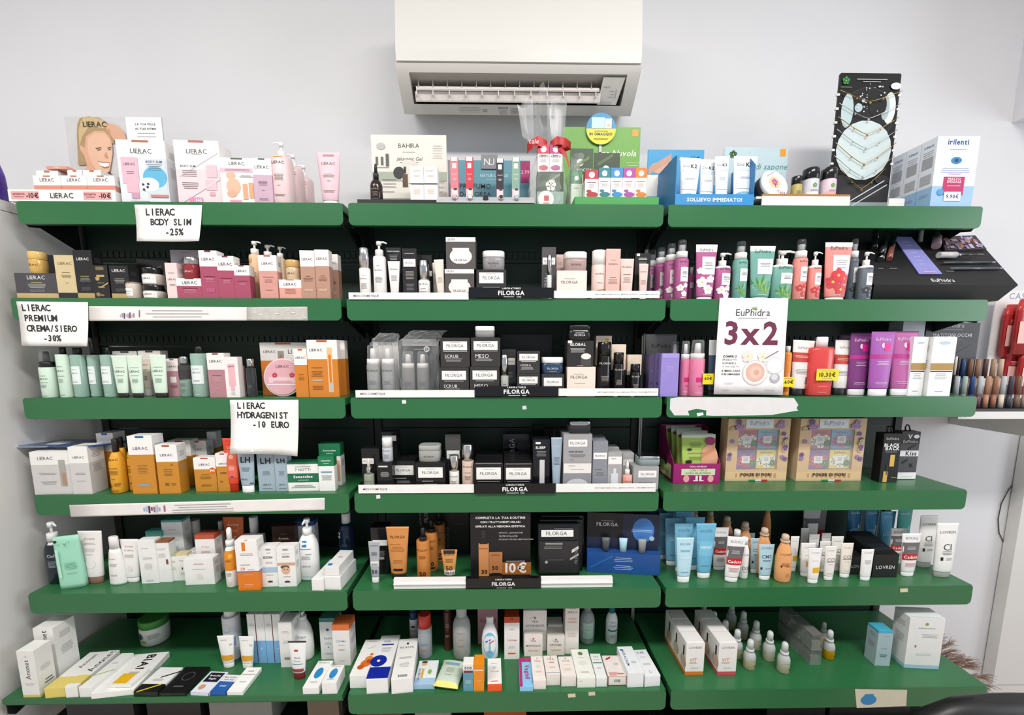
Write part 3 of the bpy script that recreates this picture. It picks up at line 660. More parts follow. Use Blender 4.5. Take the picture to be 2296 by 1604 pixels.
q = bot(1606, 1692, 62, 447, 'peach pump bottle beside the shorter raspberry carton', 'ecc49c', 'pump', 'f5f3f1', .785, 'LI:.86:.3:7a5a3a:-.2;=4:.6:.5:a07a58', cr=.62, d=.075, face=-15)
bot(1690, 1775, 86, 447, 'peach pump bottle behind the salmon carton', 'ecc49c', 'pump', 'f5f3f1', .80, '', cr=.62, d=.1, face=-10)
bot(1778, 1845, 97, 447, 'peach pump bottle behind the small cream jar', 'ecc49c', 'pump', 'f5f3f1', .80, '', cr=.62, d=.11, face=-5)
box(1668, 1782, 150, 447, 'tall white and salmon pink carton', 'd49a90*.64,f2ece9', 'LIERAC:.81:.62:333;=1:.5:.6:7a3a38;=3:.44:.5:b07a74;=1:.2:.5:a06a64', dp=.05, tab='b06a5c')
a = box(1797, 1938, 308, 447, 'small white and salmon carton under the gold lidded jar', 'e2a294*.57,f2ece9', 'LIERAC:.76:.56:333;=1:.47:.6:7a3a38;=3:.4:.5:b07a74', dp=.055, tab='b06a5c')
jar(1840, 1935, 186, 307, 'cream jar with gold lid', 'd2b896!g', 'cfa868!g', .36, 'LIERAC:.5:.6:6a4a3a', on=a, d=.003)
q = box(1935, 2026, 120, 447, 'tall white and tan carton, left of pair', 'b98f7c*.67,f2ece9', 'LIERAC:.82:.74:333;=1:.47:.4:4a2a20;=3:.43:.7:7a5040;#.06:.18:.6:c9a392', dp=.045, group='tan cartons')
q = box(2030, 2118, 115, 447, 'tall white and tan carton, right of pair', 'b98f7c*.67,f2ece9', 'LIERAC:.82:.78:333;=1:.47:.4:4a2a20;=3:.43:.7:7a5040;#.06:.18:.6:c9a392', dp=.045, group='tan cartons')
rep(q, 1, .055, .004, 'tan cartons')
# ------------------------------------------------------------------ LEFT BAY, third shelf
fr(0, 740, 2.87, 3)
MT = 'LIERAC:.62:.6:4a5a50;=1:.72:.6:8aa090;=1:.5:.6:8aa090;=3:.42:.45:8aa090;=1:.06:.4:8aa090'
bot(250, 376, 120, 455, 'mint foaming bottle with clear dome and black collar', 'cfe4d4', 'foam', '1a1a1c', .62, MT, sh='sharp', cr=.84, d=.010)
bot(368, 478, 112, 455, 'mint cylinder bottle with black cap', 'cfe4d4', 'screw', '1a1a1c', .86, MT, sh='sharp', cr=.42, d=.014)
TN = '#.3:.58:.72:e4ecea;LIERAC:.57:.5:4a5a56;=1:.65:.5:8a9a96;#.12:.37:.72:e4ecea;=2:.39:.5:8a9a96;=1:.06:.3:dfe8e4'
bot(462, 570, 115, 455, 'frosted green toner bottle, first after the mint bottles', '93b0a4!g', 'screw', '151517', .86, TN, sh='sharp', cr=.6, d=.016, group='green toner bottles')
bot(566, 652, 76, 455, 'frosted green toner bottle with tall black cap', '93b0a4!g', 'screw', '151517', .76, TN, sh='sharp', cr=.36, d=.03, group='green toner bottles')
bot(654, 766, 115, 455, 'frosted green toner bottle beside the mint tubes', '93b0a4!g', 'screw', '151517', .86, TN, sh='sharp', cr=.26, d=.018, group='green toner bottles')
TB = 'LIERAC:.58:.62:4a5a50;=1:.68:.6:8aa090;=1:.47:.6:8aa090;=4:.38:.45:8aa090'
tub(728, 838, 165, 457, 'mint squeeze tube with black foot, left one', 'd3e6d6', '161618', .1, TB, wb=.68, dpf=.4, d=.012, group='mint tubes')
tub(826, 930, 165, 457, 'mint squeeze tube with black foot, middle one', 'd3e6d6', '161618', .1, TB, wb=.76, dpf=.4, d=.010, group='mint tubes')
tub(972, 1084, 160, 455, 'mint squeeze tube with black foot, right one', 'd3e6d6', '161618', .1, TB, wb=.76, dpf=.4, d=.012, group='mint tubes')
box(742, 890, 138, 440, 'white carton behind the left mint tubes', 'e6e2dc', '', dp=.05, d=.085, tab='3a3a40')
box(905, 1040, 135, 440, 'cream carton behind the middle mint tube', 'e9e2da', '', dp=.05, d=.085, tab='3a3a40')
tub(914, 982, 182, 459, 'thin cream coloured tube with clear foot', 'ded2c4', 'd8d8da!g', .2, 'LIERAC:.78:.5:443;=1:.62:.5:443;=4:.4:.4:776', wb=.7, dpf=.5, d=.055)
box(1076, 1152, 187, 447, 'mauve carton between mint tube and clear bottle', 'b98a94*.68,efe6e4', 'LIERAC:.8:.7:444;#.16:.45:.5:efe6e4;=3:.3:.6:8a5a68', dp=.05, d=.04, tab='8a5a68')
bot(1150, 1248, 170, 450, 'clear serum bottle with silver pump and green content', '9fb8ac!t*.55,d8dcdc!c', 'screw', 'c6c8ca!m', .78, '#.1:.2:.3:5a8a76;LIERAC:.55:.5:444;=3:.42:.5:777', sh='sharp', cr=.7, d=.025)
bot(1232, 1362, 106, 450, 'frosted green toner bottle right of the clear serum', '93b0a4!g', 'screw', '151517', .86, TN, sh='sharp', cr=.42, d=.014, group='green toner bottles')
box(1340, 1448, 150, 442, 'white and dusty mauve carton', 'b07f88*.63,f0e8e6', 'LIERAC:.82:.72:333;=1:.5:.7:6a3a48;=3:.44:.5:d0a8b0;=1:.2:.4:d0a8b0', dp=.05, tab='8a4a58')
box(1450, 1534, 175, 442, 'white carton printed with a pink eye tube', 'f0e6e6', '#.55:.56:.5:e6b3bd:0;#.2:.26:.3:e6b3bd;o:.1:.3:c9c9cc;LIERAC:.77:.5:443', dp=.04, d=.014)
for k, (a, b, y) in enumerate(((1528, 1580, 172), (1585, 1652, 186))):
    bot(a, b, y, 440, 'clear serum bottle with silver cap, ' + ['behind the pink tube carton', 'beside the orange cartons'][k], ('c79aa4!t', 'c9cdd2!c')[k], 'screw', 'c8c9cc!m', .76, 'LIERAC:.55:.6:333;=3:.4:.5:666', sh='sharp', cr=.7, d=(.05, .025)[k])
box(1684, 1975, 82, 418, 'wide grey and orange gift carton at the back', 'c8752a*.66,d9d6d3', 'LIERAC:.83:.26:444:-.3;LI:.83:.08:444:.14;#.32:.68:.13:8a8a8c:-.06;#.3:.62:.05:b0622a:-.06', dp=.05, d=.075, tab='b0622a')
# round clear tin leaning on the carton
it = spot(1722, 1918, 182, 420, .045, .02); o = empty('round_tin', (it.x, it.y, it.z + it.h / 2)); o.rotation_euler.x = R(-6)
Mx = Matrix.Rotation(R(90), 4, 'X'); r_ = it.h / 2
MB().cyl(r_, -.0, .02, 'e4d6d8', 32, M=Mx @ Matrix.Translation((0, 0, -.02))).build('tin_body', o)
MB().cyl(r_ * .93, 0, .0025, 'dca9b2', 32, M=Mx).build('pink_insert', o)
m = MB(); printing(m, 2 * r_, 2 * r_, 'LIERAC:.78:.34:333;#.16:.42:.7:e7c2ca;*:.55:.14:c23a5a:-.2;*:.55:.14:c23a5a:.25;=2:.4:.6:b07a88;#.03:.3:.8:f2e6e8', FM((0, -.0025, -r_), (1, 0, 0), (0, 0, 1), (0, -1, 0))); m.build('printing', o)
name_it(it, o, 'round pink tin leaning before the orange carton', 'tin')
box(1897, 1978, 122, 430, 'slim white and orange carton', 'd0802c*.67,f2ece8', 'LIERAC:.82:.8:333;=1:.47:.5:6a3a10;=3:.42:.5:8a5a20', dp=.035, d=.012, tab='b0622a')
q = box(1982, 2172, 66, 432, 'large white and orange carton with ampoule window', 'd0802c*.67,f2ece8', 'LIERAC:.83:.44:333:-.2;#.78:.48:.16:f0c088:.24;#.5:.5:.08:d8761c:.24;#.16:.18:.12:b9b9bc:.24;=1:.52:.4:5a2a08:-.2;=4:.46:.4:8a5010:-.2;#.03:.3:.34:b9a9a0:-.2;=3:.2:.4:8a5010:-.2', dp=.045, tab='b0622a')
rep(q, 1, .052, .002, 'large orange cartons')
# ------------------------------------------------------------------ LEFT BAY, fourth shelf
fr(0, 930, 2.87, 4)
q = box(212, 455, 240, 538, 'wide white and silver carton with serum window', 'cfcdcc*.7,f0eeec', 'LIERAC:.85:.38:444:-.12;=2:.5:.5:888:-.1;=3:.3:.45:999:-.1;#.62:.5:.16:a9a6a2:.28;#.3:.36:.09:b08a6c:.3', dp=.06)
o = MB(); P = [(-.135, -.015), (.11, -.035), (.125, .075), (-.09, .085)]
o.add([(x, y, .004 * math.sin(i * 2)) for i, (x, y) in enumerate(P)] + [(x, y, .004 * math.sin(i * 2) + .004) for i, (x, y) in enumerate(P)], [(3, 2, 1, 0), (4, 5, 6, 7), (0, 1, 5, 4), (1, 2, 6, 5), (2, 3, 7, 6), (3, 0, 4, 7)], '2a4f86!g')
o.add([(-.15, -.02, .001), (-.03, -.03, .003), (-.02, .05, .003), (-.12, .06, .001), (-.15, -.02, .002), (-.03, -.03, .004), (-.02, .05, .004), (-.12, .06, .002)], [(3, 2, 1, 0), (4, 5, 6, 7), (0, 1, 5, 4), (1, 2, 6, 5), (2, 3, 7, 6), (3, 0, 4, 7)], 'd8dce0')
o = o.build('leaflet', None, (q.x + .012, q.y + .04, q.top + .008)); tag(o, 'blue glossy leaflet lying on white cartons, left bay fourth shelf', 'leaflet')
q2 = box(455, 572, 208, 530, 'white and silver carton beside the serum window carton', 'cfcdcc*.66,f0eeec', 'LIERAC:.78:.6:444;=2:.45:.6:888;=1:.28:.6:999', dp=.085)
box(600, 652, 196, 500, 'brown and white carton behind the white ones', 'a8763e*.66,efece8', '', dp=.05, d=.10)
box(640, 742, 120, 495, 'amber sun care carton with blue tab at the back', 'c98a2c*.66,eceae8', 'LIER:.79:.6:444:-.1', dp=.07, tab='2f5f9c', d=.075)
S = 'LIERAC:.83:.7:3a2a10;=1:.62:.8:4a3510;=4:.56:.7:7a5a18;=1:.36:.3:7a5a18;'
bot(700, 818, 156, 525, 'amber sun spray bottle marked 15', 'e0a02a', 'screw', '1c1a18', .76, S + '15:.2:.24:3a2a10:-.25;=3:.25:.4:6a4a18:.2;=2:.08:.6:7a5a18', sh='soft', cr=.4)
bot(764, 830, 142, 500, 'sun spray peeping out behind the first amber spray', 'e0a02a', 'screw', '1c1a18', .78, '', sh='soft', cr=.4, d=.075)
bot(818, 890, 150, 515, 'sun spray half hidden left of the tallest amber carton', 'e0a02a', 'screw', '1c1a18', .77, S + '50:.2:.3:3a2a10:-.05', sh='soft', cr=.4, d=.03)
box(838, 990, 138, 528, 'tallest amber sun care carton with blue tab', 'c6862a*.68,f0eeec', 'LIERAC:.79:.6:444;=1:.49:.5:5a3a10;=4:.45:.45:8a6020;#.04:.16:.46:8f9cae', dp=.07, tab='2f5f9c')
box(1012, 1145, 197, 515, 'amber carton marked 30', 'c6862a*.66,f0eeec', 'LIERAC:.8:.58:444;=1:.5:.5:5a3a10;=4:.46:.5:8a6020;30:.2:.2:4a3008:-.1;=2:.21:.25:7a5a18:.2;o:.6:.1:a06a20:.2', dp=.06, tab='a8522c')
box(1092, 1232, 168, 480, 'amber carton behind the one marked 30', 'c6862a*.66,f0eeec', 'AC:.8:.2:444:.2', dp=.06, tab='a8522c', d=.082)
q = box(1202, 1334, 170, 470, 'amber carton in the middle back', 'c6862a*.66,f0eeec', 'LIERAC:.8:.58:444', dp=.055, tab='a8522c', d=.105)
box(1344, 1400, 112, 440, 'amber carton at the far back', 'c6862a*.66,e2dfdc', '', dp=.045, d=.16)
box(1252, 1388, 278, 495, 'wide amber carton with orange promotion disc', 'c6862a*.66,f0eeec', 'LIERAC:.8:.5:444;=1:.5:.5:5a3a10;=3:.44:.6:8a6020;o:.62:.3:e0601c:.34;1+1:.62:.2:fff:.34:b;=2:.2:.6:8a6020', dp=.05, tab='a8522c')
box(1394, 1478, 250, 495, 'small amber carton beside the red tube', 'c6862a*.66,f0eeec', 'LIERAC:.73:.6:444;=2:.5:.6:5a3a10;50:.26:.2:4a3008:-.2', dp=.05, tab='a8522c')
tub(1440, 1554, 152, 500, 'red sunscreen tube', 'dd4424', 'c23a20!t', .14, '#.6:.45:.6:e4664a;*:.6:.3:f0b0a0;LIER:.8:.4:f6d8d0;=4:.4:.4:f6d8d0;#.03:.17:.16:2f4f9c:.0', wb=.6, dpf=.5)
tub(1532, 1648, 225, 515, 'grey blue mens tube with white cap', '9fb1bd', 'f0f0f0', .17, 'LH:.72:.56:14181c:0:b;=4:.5:.5:54646e;LIERAC:.18:.45:3a4650:-.1;#.04:.06:.2:54646e:.3', wb=.74, dpf=.45, crimp='b3c2cc')
for k, (a, b) in enumerate(((1658, 1764), (1768, 1850))):
    box(a, b, 228, 493, 'grey blue mens carton, ' + ['beside the tube', 'beside the green and white carton'][k], '9fb1bd', 'LH:.74:.62:14181c:0:b;=4:.48:.5:54646e;LIERAC:.16:.5:3a4650;=1:.06:.6:54646e', dp=.045, group='grey blue cartons')
box(1852, 2046, 306, 492, 'wide green and white slimming carton', 'f0f0ec*.3,1c6b4a*.31,f0f0ec*.32,1c6b4a', '7 NOTTI:.74:.5:3a4a44;=1:.84:.6:7a8a84;Somatoline:.5:.62:f6f6f2:0:b;=1:.38:.4:d0e0d8;=3:.2:.8:7a8a84', dp=.05)
box(2050, 2150, 270, 492, 'small white carton with green top, front', 'f0efec*.72,1c7a4e', 'Somatoline:.88:.6:fff:0:b;=1:.8:.4:d0e8dc;#.05:.55:.7:7aa0b8;=5:.45:.7:8a9a9a', dp=.04)
box(2056, 2190, 188, 470, 'taller white carton with green top, behind', 'eeeae6*.7,1c7a4e', 'Somatoline:.84:.6:fff:0:b;=1:.77:.4:d0e8dc;#.5:.35:.3:d8a888:.3', dp=.06, d=.075)
# ------------------------------------------------------------------ LEFT BAY, fifth shelf
fr(0, 1130, 2.8, 5)
bot(278, 412, 115, 508, 'dark blue pump bottle with white pump', '16242e!g', 'pump', 'efefef', .70, '#.06:.95:.4:e8e8e8:.1;CleR:.68:.5:dfe6ea:.15;=6:.55:.5:9fb0ba:.1', sh='soft', cr=.5, face=-20, dp=.7, p=2.6)
it = spot(392, 522, 196, 514, None, .02); o = empty('pouch', (it.x, it.y - .004, it.z)); o.rotation_euler = (0, R(-2), R(14)); W, H = it.w * 1.04, it.h
MB().loft([(0, W/2, .012, 4, '9fd8bf', 0), (.08*H, W/2, .011, 4, '9fd8bf', 0), (.5*H, W/2, .009, 4, '9fd8bf', 0), (.9*H, W/2, .004, 4, '9fd8bf', 0), (H, W/2, .0015, 6, '9fd8bf', 0)], 24).build('pouch_body', o)
m = MB(); printing(m, W, H, '#.55:.5:.1:b9e6d2:-.32;o:.93:.14:1a2a24:-.3;V:.86:.14:3f8a72:.05:b;V:.9:.1:4a9a82:.2;=5:.5:.5:4a9a82:.12;=1:.3:.5:4a9a82:.12', FM((0, -.0125, 0), (1, 0, 0), (0, 0, 1), (0, -1, 0))); m.build('printing', o)
name_it(it, o, 'mint green foil pouch leaning on dark bottle', 'pouch')
AV = 'Avene:.84:.44:c98a82;=2:.74:.5:b9a49c;=3:.62:.5:c0b0aa;=1:.5:.3:c0b0aa;o:.3:.4:ece8e6'
tub(500, 668, 170, 508, 'large white cleansing tube with brown cap', 'efecea', '8a6456', .12, AV, wb=.72, dpf=.45)
bot(672, 788, 205, 512, 'white oval bottle with white flip cap', 'efedec', 'screw', 'efedec', .74, 'Avene:.75:.42:c98a82:-.05;=3:.6:.5:b0a8a4;=2:.3:.4:b0a8a4', sh='cone', cr=.56, dp=.6)
tub(760, 890, 222, 500, 'white repairing cream tube', 'f0eeec', 'efeeec', .11, 'Avene:.82:.45:c98a82;Cicalfate:.72:.5:9a9a98;=3:.6:.6:b0a8a4;o:.25:.3:e6e2e0', wb=.68, dpf=.45)
W1 = 'ecebea'
box(876, 980, 230, 500, 'slim white carton between tube and brown topped carton', W1, 'Avene:.82:.4:d0a09a:-.1;=2:.6:.6:a9a6a4;=5:.45:.5:bbb;=2:.08:.5:bbb', dp=.04)
box(972, 1066, 237, 492, 'slim white carton with brown top', 'ecebea*.96,8a5a3c', '=2:.82:.6:b5a8a2;=4:.7:.5:bbb;#.12:.5:.14:7a4a30:.3', dp=.045, top='#1:.5:1:8f6244')
box(1062, 1116, 320, 484, 'small white carton with green top', 'ecebe6*.93,a9b98a', '=2:.75:.6:b0b0a0;=3:.5:.6:c0c0b4', dp=.035, top='#1:.5:1:b4c095')
box(1114, 1178, 314, 482, 'small white carton with cream top', 'ecebe6*.93,d9c79a', '=2:.75:.6:b0b0a0;#.08:.45:.1:222:-.05;=3:.3:.6:c0c0b4', dp=.035, top='#1:.5:1:e0d0a4')
box(925, 1022, 172, 400, 'white carton with teal lid behind the slim ones', 'e9eae8*.86,4f9c94', 'Avene:.74:.5:d0a09a', dp=.04, d=.11)
box(1026, 1150, 104, 400, 'tall white carton with teal top', 'e6e8e8*.96,4f9c94', 'Avene:.82:.4:d0a09a;Cicalfate:.62:.55:9aa;=3:.5:.6:abb', dp=.06, d=.12)
box(1160, 1338, 346, 508, 'squat white cream carton in front', W1, 'Avene:.82:.3:d6aaa2;=1:.78:.5:d6aaa2;=1:.6:.5:a9a6a4;o:.32:.22:e2dcd8', dp=.05)
box(1182, 1330, 300, 450, 'squat white cream carton behind another', W1, '=2:.8:.5:d6aaa2', dp=.05, d=.105)
bot(1184, 1272, 100, 330, 'clear and blue bottle with beige cap', '8fa4c4!t', 'screw', 'cfc8be', .55, '', sh='sharp', cr=.86, d=.17)
box(1232, 1350, 197, 440, 'white carton with red top', 'eceae8*.9,b8543c', 'Avene:.72:.4:d0857a;=2:.6:.6:b08a84;=1:.3:.5:e0b0a8', dp=.06, d=.09)
bot(1362, 1436, 107, 420, 'white clear capped lotion bottle at the back', 'e2e2e2', 'screw', 'd4d8dc!t', .78, '', sh='soft', cr=.5, d=.16)
tub(1410, 1545, 82, 420, 'orange sun cream tube behind the sprays', 'd2622a', 'e8e6e4', .1, 'Avene:.83:.55:f6e0d4:0;=2:.7:.5:f0c0a8;50:.5:.4:f6e0d4:.2', wb=.8, dpf=.4, d=.15)
bot(1556, 1652, 80, 420, 'orange bottle with white cap at the back', 'd8662a', 'screw', 'ececec', .66, '', sh='soft', cr=.6, d=.14)
bot(1406, 1498, 150, 530, 'white and orange sun spray bottle', 'efefef*.42,e08a1c*.48,efefef', 'mist', 'f2f2f2', .70, '#.1:.78:.3:f0b040:.2;=2:.68:.5:a05a10;50:.52:.2:fff:-.4;=3:.36:.5:888;o:.12:.3:e8c8a8', sh='soft', cr=.62)
box(1485, 1618, 232, 545, 'white and orange sunscreen carton marked 50', 'e0781c*.37,3a6ab0*.02,f0eeec', '#.17:.88:.16:e0781c:-.12;=2:.74:.6:888;=1:.52:.5:444:-.1;50:.44:.2:d8601c:-.22;=1:.42:.3:e0a070:.15;=1:.32:.6:f6d0a8;=2:.12:.5:f6d0a8', dp=.06, top='#1:.5:.14:e0781c')
box(1512, 1640, 212, 480, 'white carton with orange stripe behind sunscreen carton', 'eceae8', '#.1:.9:.16:e0781c', dp=.05, d=.118, top='#1:.5:.14:e0781c')
box(1714, 1850, 142, 400, 'dark brown carton with white lettering', '3a2420', 'Avene:.72:.45:e8dcd4;=1:.82:.4:a08070;=3:.5:.6:8a6a58', dp=.06, d=.13)
for k, (a, b) in enumerate(((1640, 1738), (1742, 1852))):
    box(a, b, 272, 521, 'white skin carton ' + ['with pale blue band', 'with womans face picture'][k], 'efeeec',
        ['ISDIN:.74:.56:3a3a3a:-.05:b;=1:.85:.3:888;=2:.62:.5:aaa;#.13:.43:1:a9c3dc;=1:.3:.5:888;#.035:.13:.3:8a2a2a;#.03:.14:.16:222;#.03:.94:.3:9a9a9a', 'ISDIN:.76:.4:3a3a3a:0:b;=1:.83:.6:888;#.07:.575:1:d2a78a;@:.43:.5:dcb69c:-.05:1.1;@:.5:.5:6a4a38:-.08:.4;@:.42:.36:dcb096:-.04:1.2;o:.44:.06:3a2a24:-.12;o:.44:.06:3a2a24:.05;=1:.26:.5:888;#.035:.13:.3:8a2a2a;#.03:.14:.16:222;#.03:.94:.3:9a9a9a'][k], dp=.05, group='white skin cartons')
bot(1874, 2000, 92, 485, 'white pump bottle with blue square label', 'efefef', 'pump', 'f2f2f2', .74, '#.13:.83:.24:2a7ab8:-.05;=1:.72:.6:667;=1:.6:.4:2a5aa8:.15;=3:.55:.5:999;LIPIKAR:.33:.5:8a9ab0;=1:.1:.5:9fc3e0', sh='soft', cr=.46, face=-90, dp=.75, p=2.6)
box(1858, 1976, 112, 400, 'white and blue carton behind the pump bottle', 'e0e2e6*.9,2f4f8c', '', dp=.05, d=.16)
lbox(1957, 2030, 476, 548, 2120, 350, 'white flat carton at the left of a small pile', 'ecebea', '=3:.5:.4:aaa', '')
a = lbox(2036, 2140, 458, 540, 2205, 345, 'white flat carton under another near the shelf end', 'ecebea', '=3:.5:.5:aab', '%:.25:.7:333;=1:.7:.3:aaa', z0=0)
lbox(2040, 2130, 395, 455, 2190, 292, 'white flat carton lying on top of the pile', 'ecebea', '#.12:.12:.3:2a7ab8:-.25;=3:.6:.4:99a', '%:.5:.7:333', z0=a.h + .0008, d=a.y - ROWY[4] + .004)
bot(2122, 2232, 56, 330, 'dark navy bottle with white cap at the bay corner', '182c4c!g', 'screw', 'e6e6e6', .80, '#.14:.72:.24:dfe6ee:-.35;=3:.5:.4:5a7aa0', sh='soft', cr=.52, d=.16)
# ------------------------------------------------------------------ LEFT BAY, bottom shelf
fr(0, 1340, 2.8, 6)
AN = 'Anonet:.6:.3:222:-.12:v'
jar(872, 1078, 118, 325, 'white tub with green lid at the back', 'e4e4e0', '3f8a3c', .3, '@:.6:.36:1f3a5c:-.26:.7;#.14:.3:.42:9ac060:-.2;=5:.7:.35:8a9a8a:.25', d=.20)
q = box(125, 232, 338, 645, 'white upright carton with black vertical lettering, front', 'e8d488*.06,efefec', 'Anonet:.6:.42:222:-.02:v;=2:.3:.6:bbb;o:.88:.1:ccc', dp=.045, d=None, side='#.02:.28:.4:333:.1;#.02:.22:.5:333:.1;=4:.6:.6:bbb', top='Anonet:.5:.6:222')
box(228, 352, 195, 500, 'white upright carton with black vertical lettering, behind', 'efefec', 'Anonet:.75:.42:222:.02:v', dp=.06, d=.062, top='Anonet:.5:.6:222')
lbox(288, 410, 570, 655, 590, 345, 'white flat carton with yellow end and black lettering', 'e6d070*.3,efefec', 'Anonet:.72:.4:222:.0:v', '=1:.4:.4:ccc')
lbox(414, 486, 560, 640, 690, 335, 'narrow white flat carton with yellow end', 'efefec*.08,e6d070*.22,efefec', 'Anonet:.68:.6:222:.0:v', '', )
lbox(500, 582, 566, 650, 800, 350, 'white flat carton with pale green stripe', 'f0f0ee', '/:.4:1.2:b4cc78:0:.02;=2:.7:.5:aaa', '%:.5:.4:777')
a = lbox(588, 836, 590, 668, 890, 358, 'wide white flat carton with bold black lettering', 'f0f0ee', 'BIAFIN:.6:.7:1a1a1a:.12:bw', '=1:.3:.4:ccc')
lbox(690, 830, 572, 632, 870, 450, 'yellow and white flat carton lying on a wider one', 'f0eeea', '#.62:.4:.62:e8b81c:-.12;=3:.8:.5:777', '%:.4:.6:222:.1', z0=a.h + .001, d=a.y - ROWY[5] + .012)
lbox(842, 996, 592, 682, 1085, 440, 'black flat carton with yellow flash and white lid', '141414*.3,ececea', '/:.14:.7:d8c820:0:.03;=3:.5:.5:999;/:.7:.6:1a1a1a:.3:.03', '#.4:.3:.6:efefef:.12;=2:.8:.7:777')
lbox(1002, 1170, 600, 682, 1245, 436, 'black flat carton with circle emblem', '151516', 'o:.62:.46:4a4a4c;o:.62:.38:151516;=2:.25:.4:777', '#.6:.4:.9:a9b4b4;=2:.55:.4:444:-.2;%:.3:.3:333:-.25')
lbox(1194, 1316, 598, 662, 1390, 468, 'blue and white flat carton with nasal strip print', 'dfe3ee', '#.45:.72:.8:1b1b2a;Breathe:.8:.6:f4f4f4:0:b;Right:.65:.4:f4f4f4:0:b;@:.25:.34:c99a78:-.15:1', '#1:.5:1:1f3f9c')
lbox(1322, 1420, 592, 670, 1475, 488, 'white and blue flat carton beside the nasal strips', '1f5aa8*.6,e4e6ea', 'MAVIGEN:.85:.8:4a5a7a;SAPONE:.7:.7:4a5a7a;=2:.35:.5:cfe0f4', '%:.5:.6:334')
lbox(1428, 1528, 592, 677, 1600, 440, 'white flat carton with thin brown line', 'efefec', '#.02:.7:.9:7a3a34;=2:.85:.5:888;=2:.4:.5:aaa', '=2:.6:.3:aaa')
DT = '#.2:.2:.84:e0a02c;=1:.85:.5:999:-.1;=2:.7:.2:999:.3'
tub(1375, 1488, 240, 452, 'white and yellow tube, left of a pair', 'f0efec', 'efeeea', .16, DT, wb=.68, dpf=.5, lean=-2, group='white and yellow tubes')
tub(1498, 1600, 245, 455, 'white and yellow tube, right of a pair', 'f0efec', 'efeeea', .16, DT, wb=.7, dpf=.5, lean=2, group='white and yellow tubes')
bot(1398, 1520, 60, 392, 'tall white bottle with blue label behind yellow tubes', 'e4e6ea', 'screw', 'e8e8e8', .85, '#.2:.45:.8:6a9ad0;=2:.7:.5:8ab', sh='sharp', cr=.7, d=.135)
for k, (a, b) in enumerate(((1560, 1666), (1668, 1766))):
    box(a, b, 106, 412, 'white and blue carton with brown stripe, ' + ['left', 'right'][k] + ' one', '7ab0dc*.46,efeeec', '#.98:.5:.05:6a2a28:-.02;=2:.8:.3:aaa:-.25;o:.3:.14:a9d0ec:.25', dp=.06, group='white and blue cartons')
box(1755, 1838, 158, 440, 'slim white carton with red barcode', 'eceae8', '=2:.8:.6:b08a88;%:.2:.4:8a3a3a::.06;=3:.6:.5:bbb', dp=.05)
bot(1842, 1972, 84, 430, 'plain white pump bottle', 'f0f0ee', 'pump', 'f0f0ee', .83, 'DERMA:.62:.56:a9b0b8;=2:.5:.4:b4b8c0;@:.42:.1:8a9ab0:.2', sh='oval', cr=.4, face=-90, dp=.7, d=.13)
tub(1813, 1934, 275, 525, 'white hand cream tube with red cap and black top', 'f0efee', '7a1c24', .17, '#.06:.72:.2:b03a3a:-.05;Hand:.5:.3:6a7a8a;Cream:.4:.36:6a7a8a;=1:.3:.7:5a6a9a;#.1:.1:.6:9a4a50', wb=.66, dpf=.5, crimp='18181c')
box(2010, 2108, 130, 390, 'white carton with teal top', 'e4e6e4*.9,3f7a70', '*:.72:.2:3a4a7a;Lacri:.52:.5:5a6a6a;=2:.4:.5:9aa;o:.3:.1:7aa08a;=1:.14:.5:3a5a9a', dp=.05, top='#1:.5:1:2f6258')
box(2090, 2196, 172, 428, 'white carton with orange top', 'e9e6e2*.86,d8703c', 'DERMA:.6:.6:7aa8b0;=1:.5:.4:e09a6a;=2:.4:.4:aaa;=1:.12:.3:bbb', dp=.05, top='#1:.5:1:d8703c')
DP = '@:.52:.5:1f86c8:0:1.9;Perspirex:.92:.7:4a5a6a;=2:.2:.5:aab'
lbox(1903, 2003, 566, 662, 2045, 398, 'long white flat carton with blue drop', 'eeeeec', DP, '%:.55:.6:333::.5', group='white cartons with drops')
lbox(2022, 2114, 534, 612, 2115, 428, 'short white flat carton with blue drop', 'eeeeec', DP, '%:.55:.6:333::.5', group='white cartons with drops')
# ------------------------------------------------------------------ MIDDLE BAY, top shelf
fr(760, 240, 3.1027, 1)
card(230, 750, 195, 655, 'cream display board with dropper bottle drawings', 'e9e5dc', '#.22:.11:1:8f967e;#.12:.49:1:a9b3a0;BAHIRA:.87:.28:4a4a46;=1:.79:.2:aaa;Jaluronic Gel:.71:.34:6a6a64:0:i;=1:.665:.26:777;o:.55:.3:dedad0;o:.535:.155:26241f:-.14;o:.535:.155:26241f:.12;#.16:.44:.07:5a3a2c:-.06;#.08:.57:.03:1c1a18:-.06;@:.86:.12:b4b8b4:-.37:.7;#.1:.68:.03:555:-.43;#.1:.68:.03:555:-.36;#.15:.69:.04:555:-.29;=1:.6:.2:555:-.36;=3:.87:.15:bbb:.38;=3:.78:.14:ccc:.38;=2:.45:.22:556:-.27:.05;=2:.36:.22:556:-.29:.06;=3:.42:.14:889:.4:.06', d=.115)
q = spot(128, 680, 646, 680, .004, .10); o = MB().box(-q.w/2, q.w/2, 0, q.d, 0, .011, '17171a').build('display_tray', None, (q.x, q.y, q.z)); name_it(q, o, 'thin black display tray', 'tray'); q.top = q.z + .0112
bot(215, 303, 396, 648, 'brown dropper bottle on black tray', '2a1f1c!g', 'dropper', '141416|141416', .60, 'BAHIRA:.55:.6:b0988c;=1:.7:.5:8a746a;=4:.42:.5:8a746a;=1:.15:.6:8a746a', sh='soft', cr=.44, on=q, d=.02)
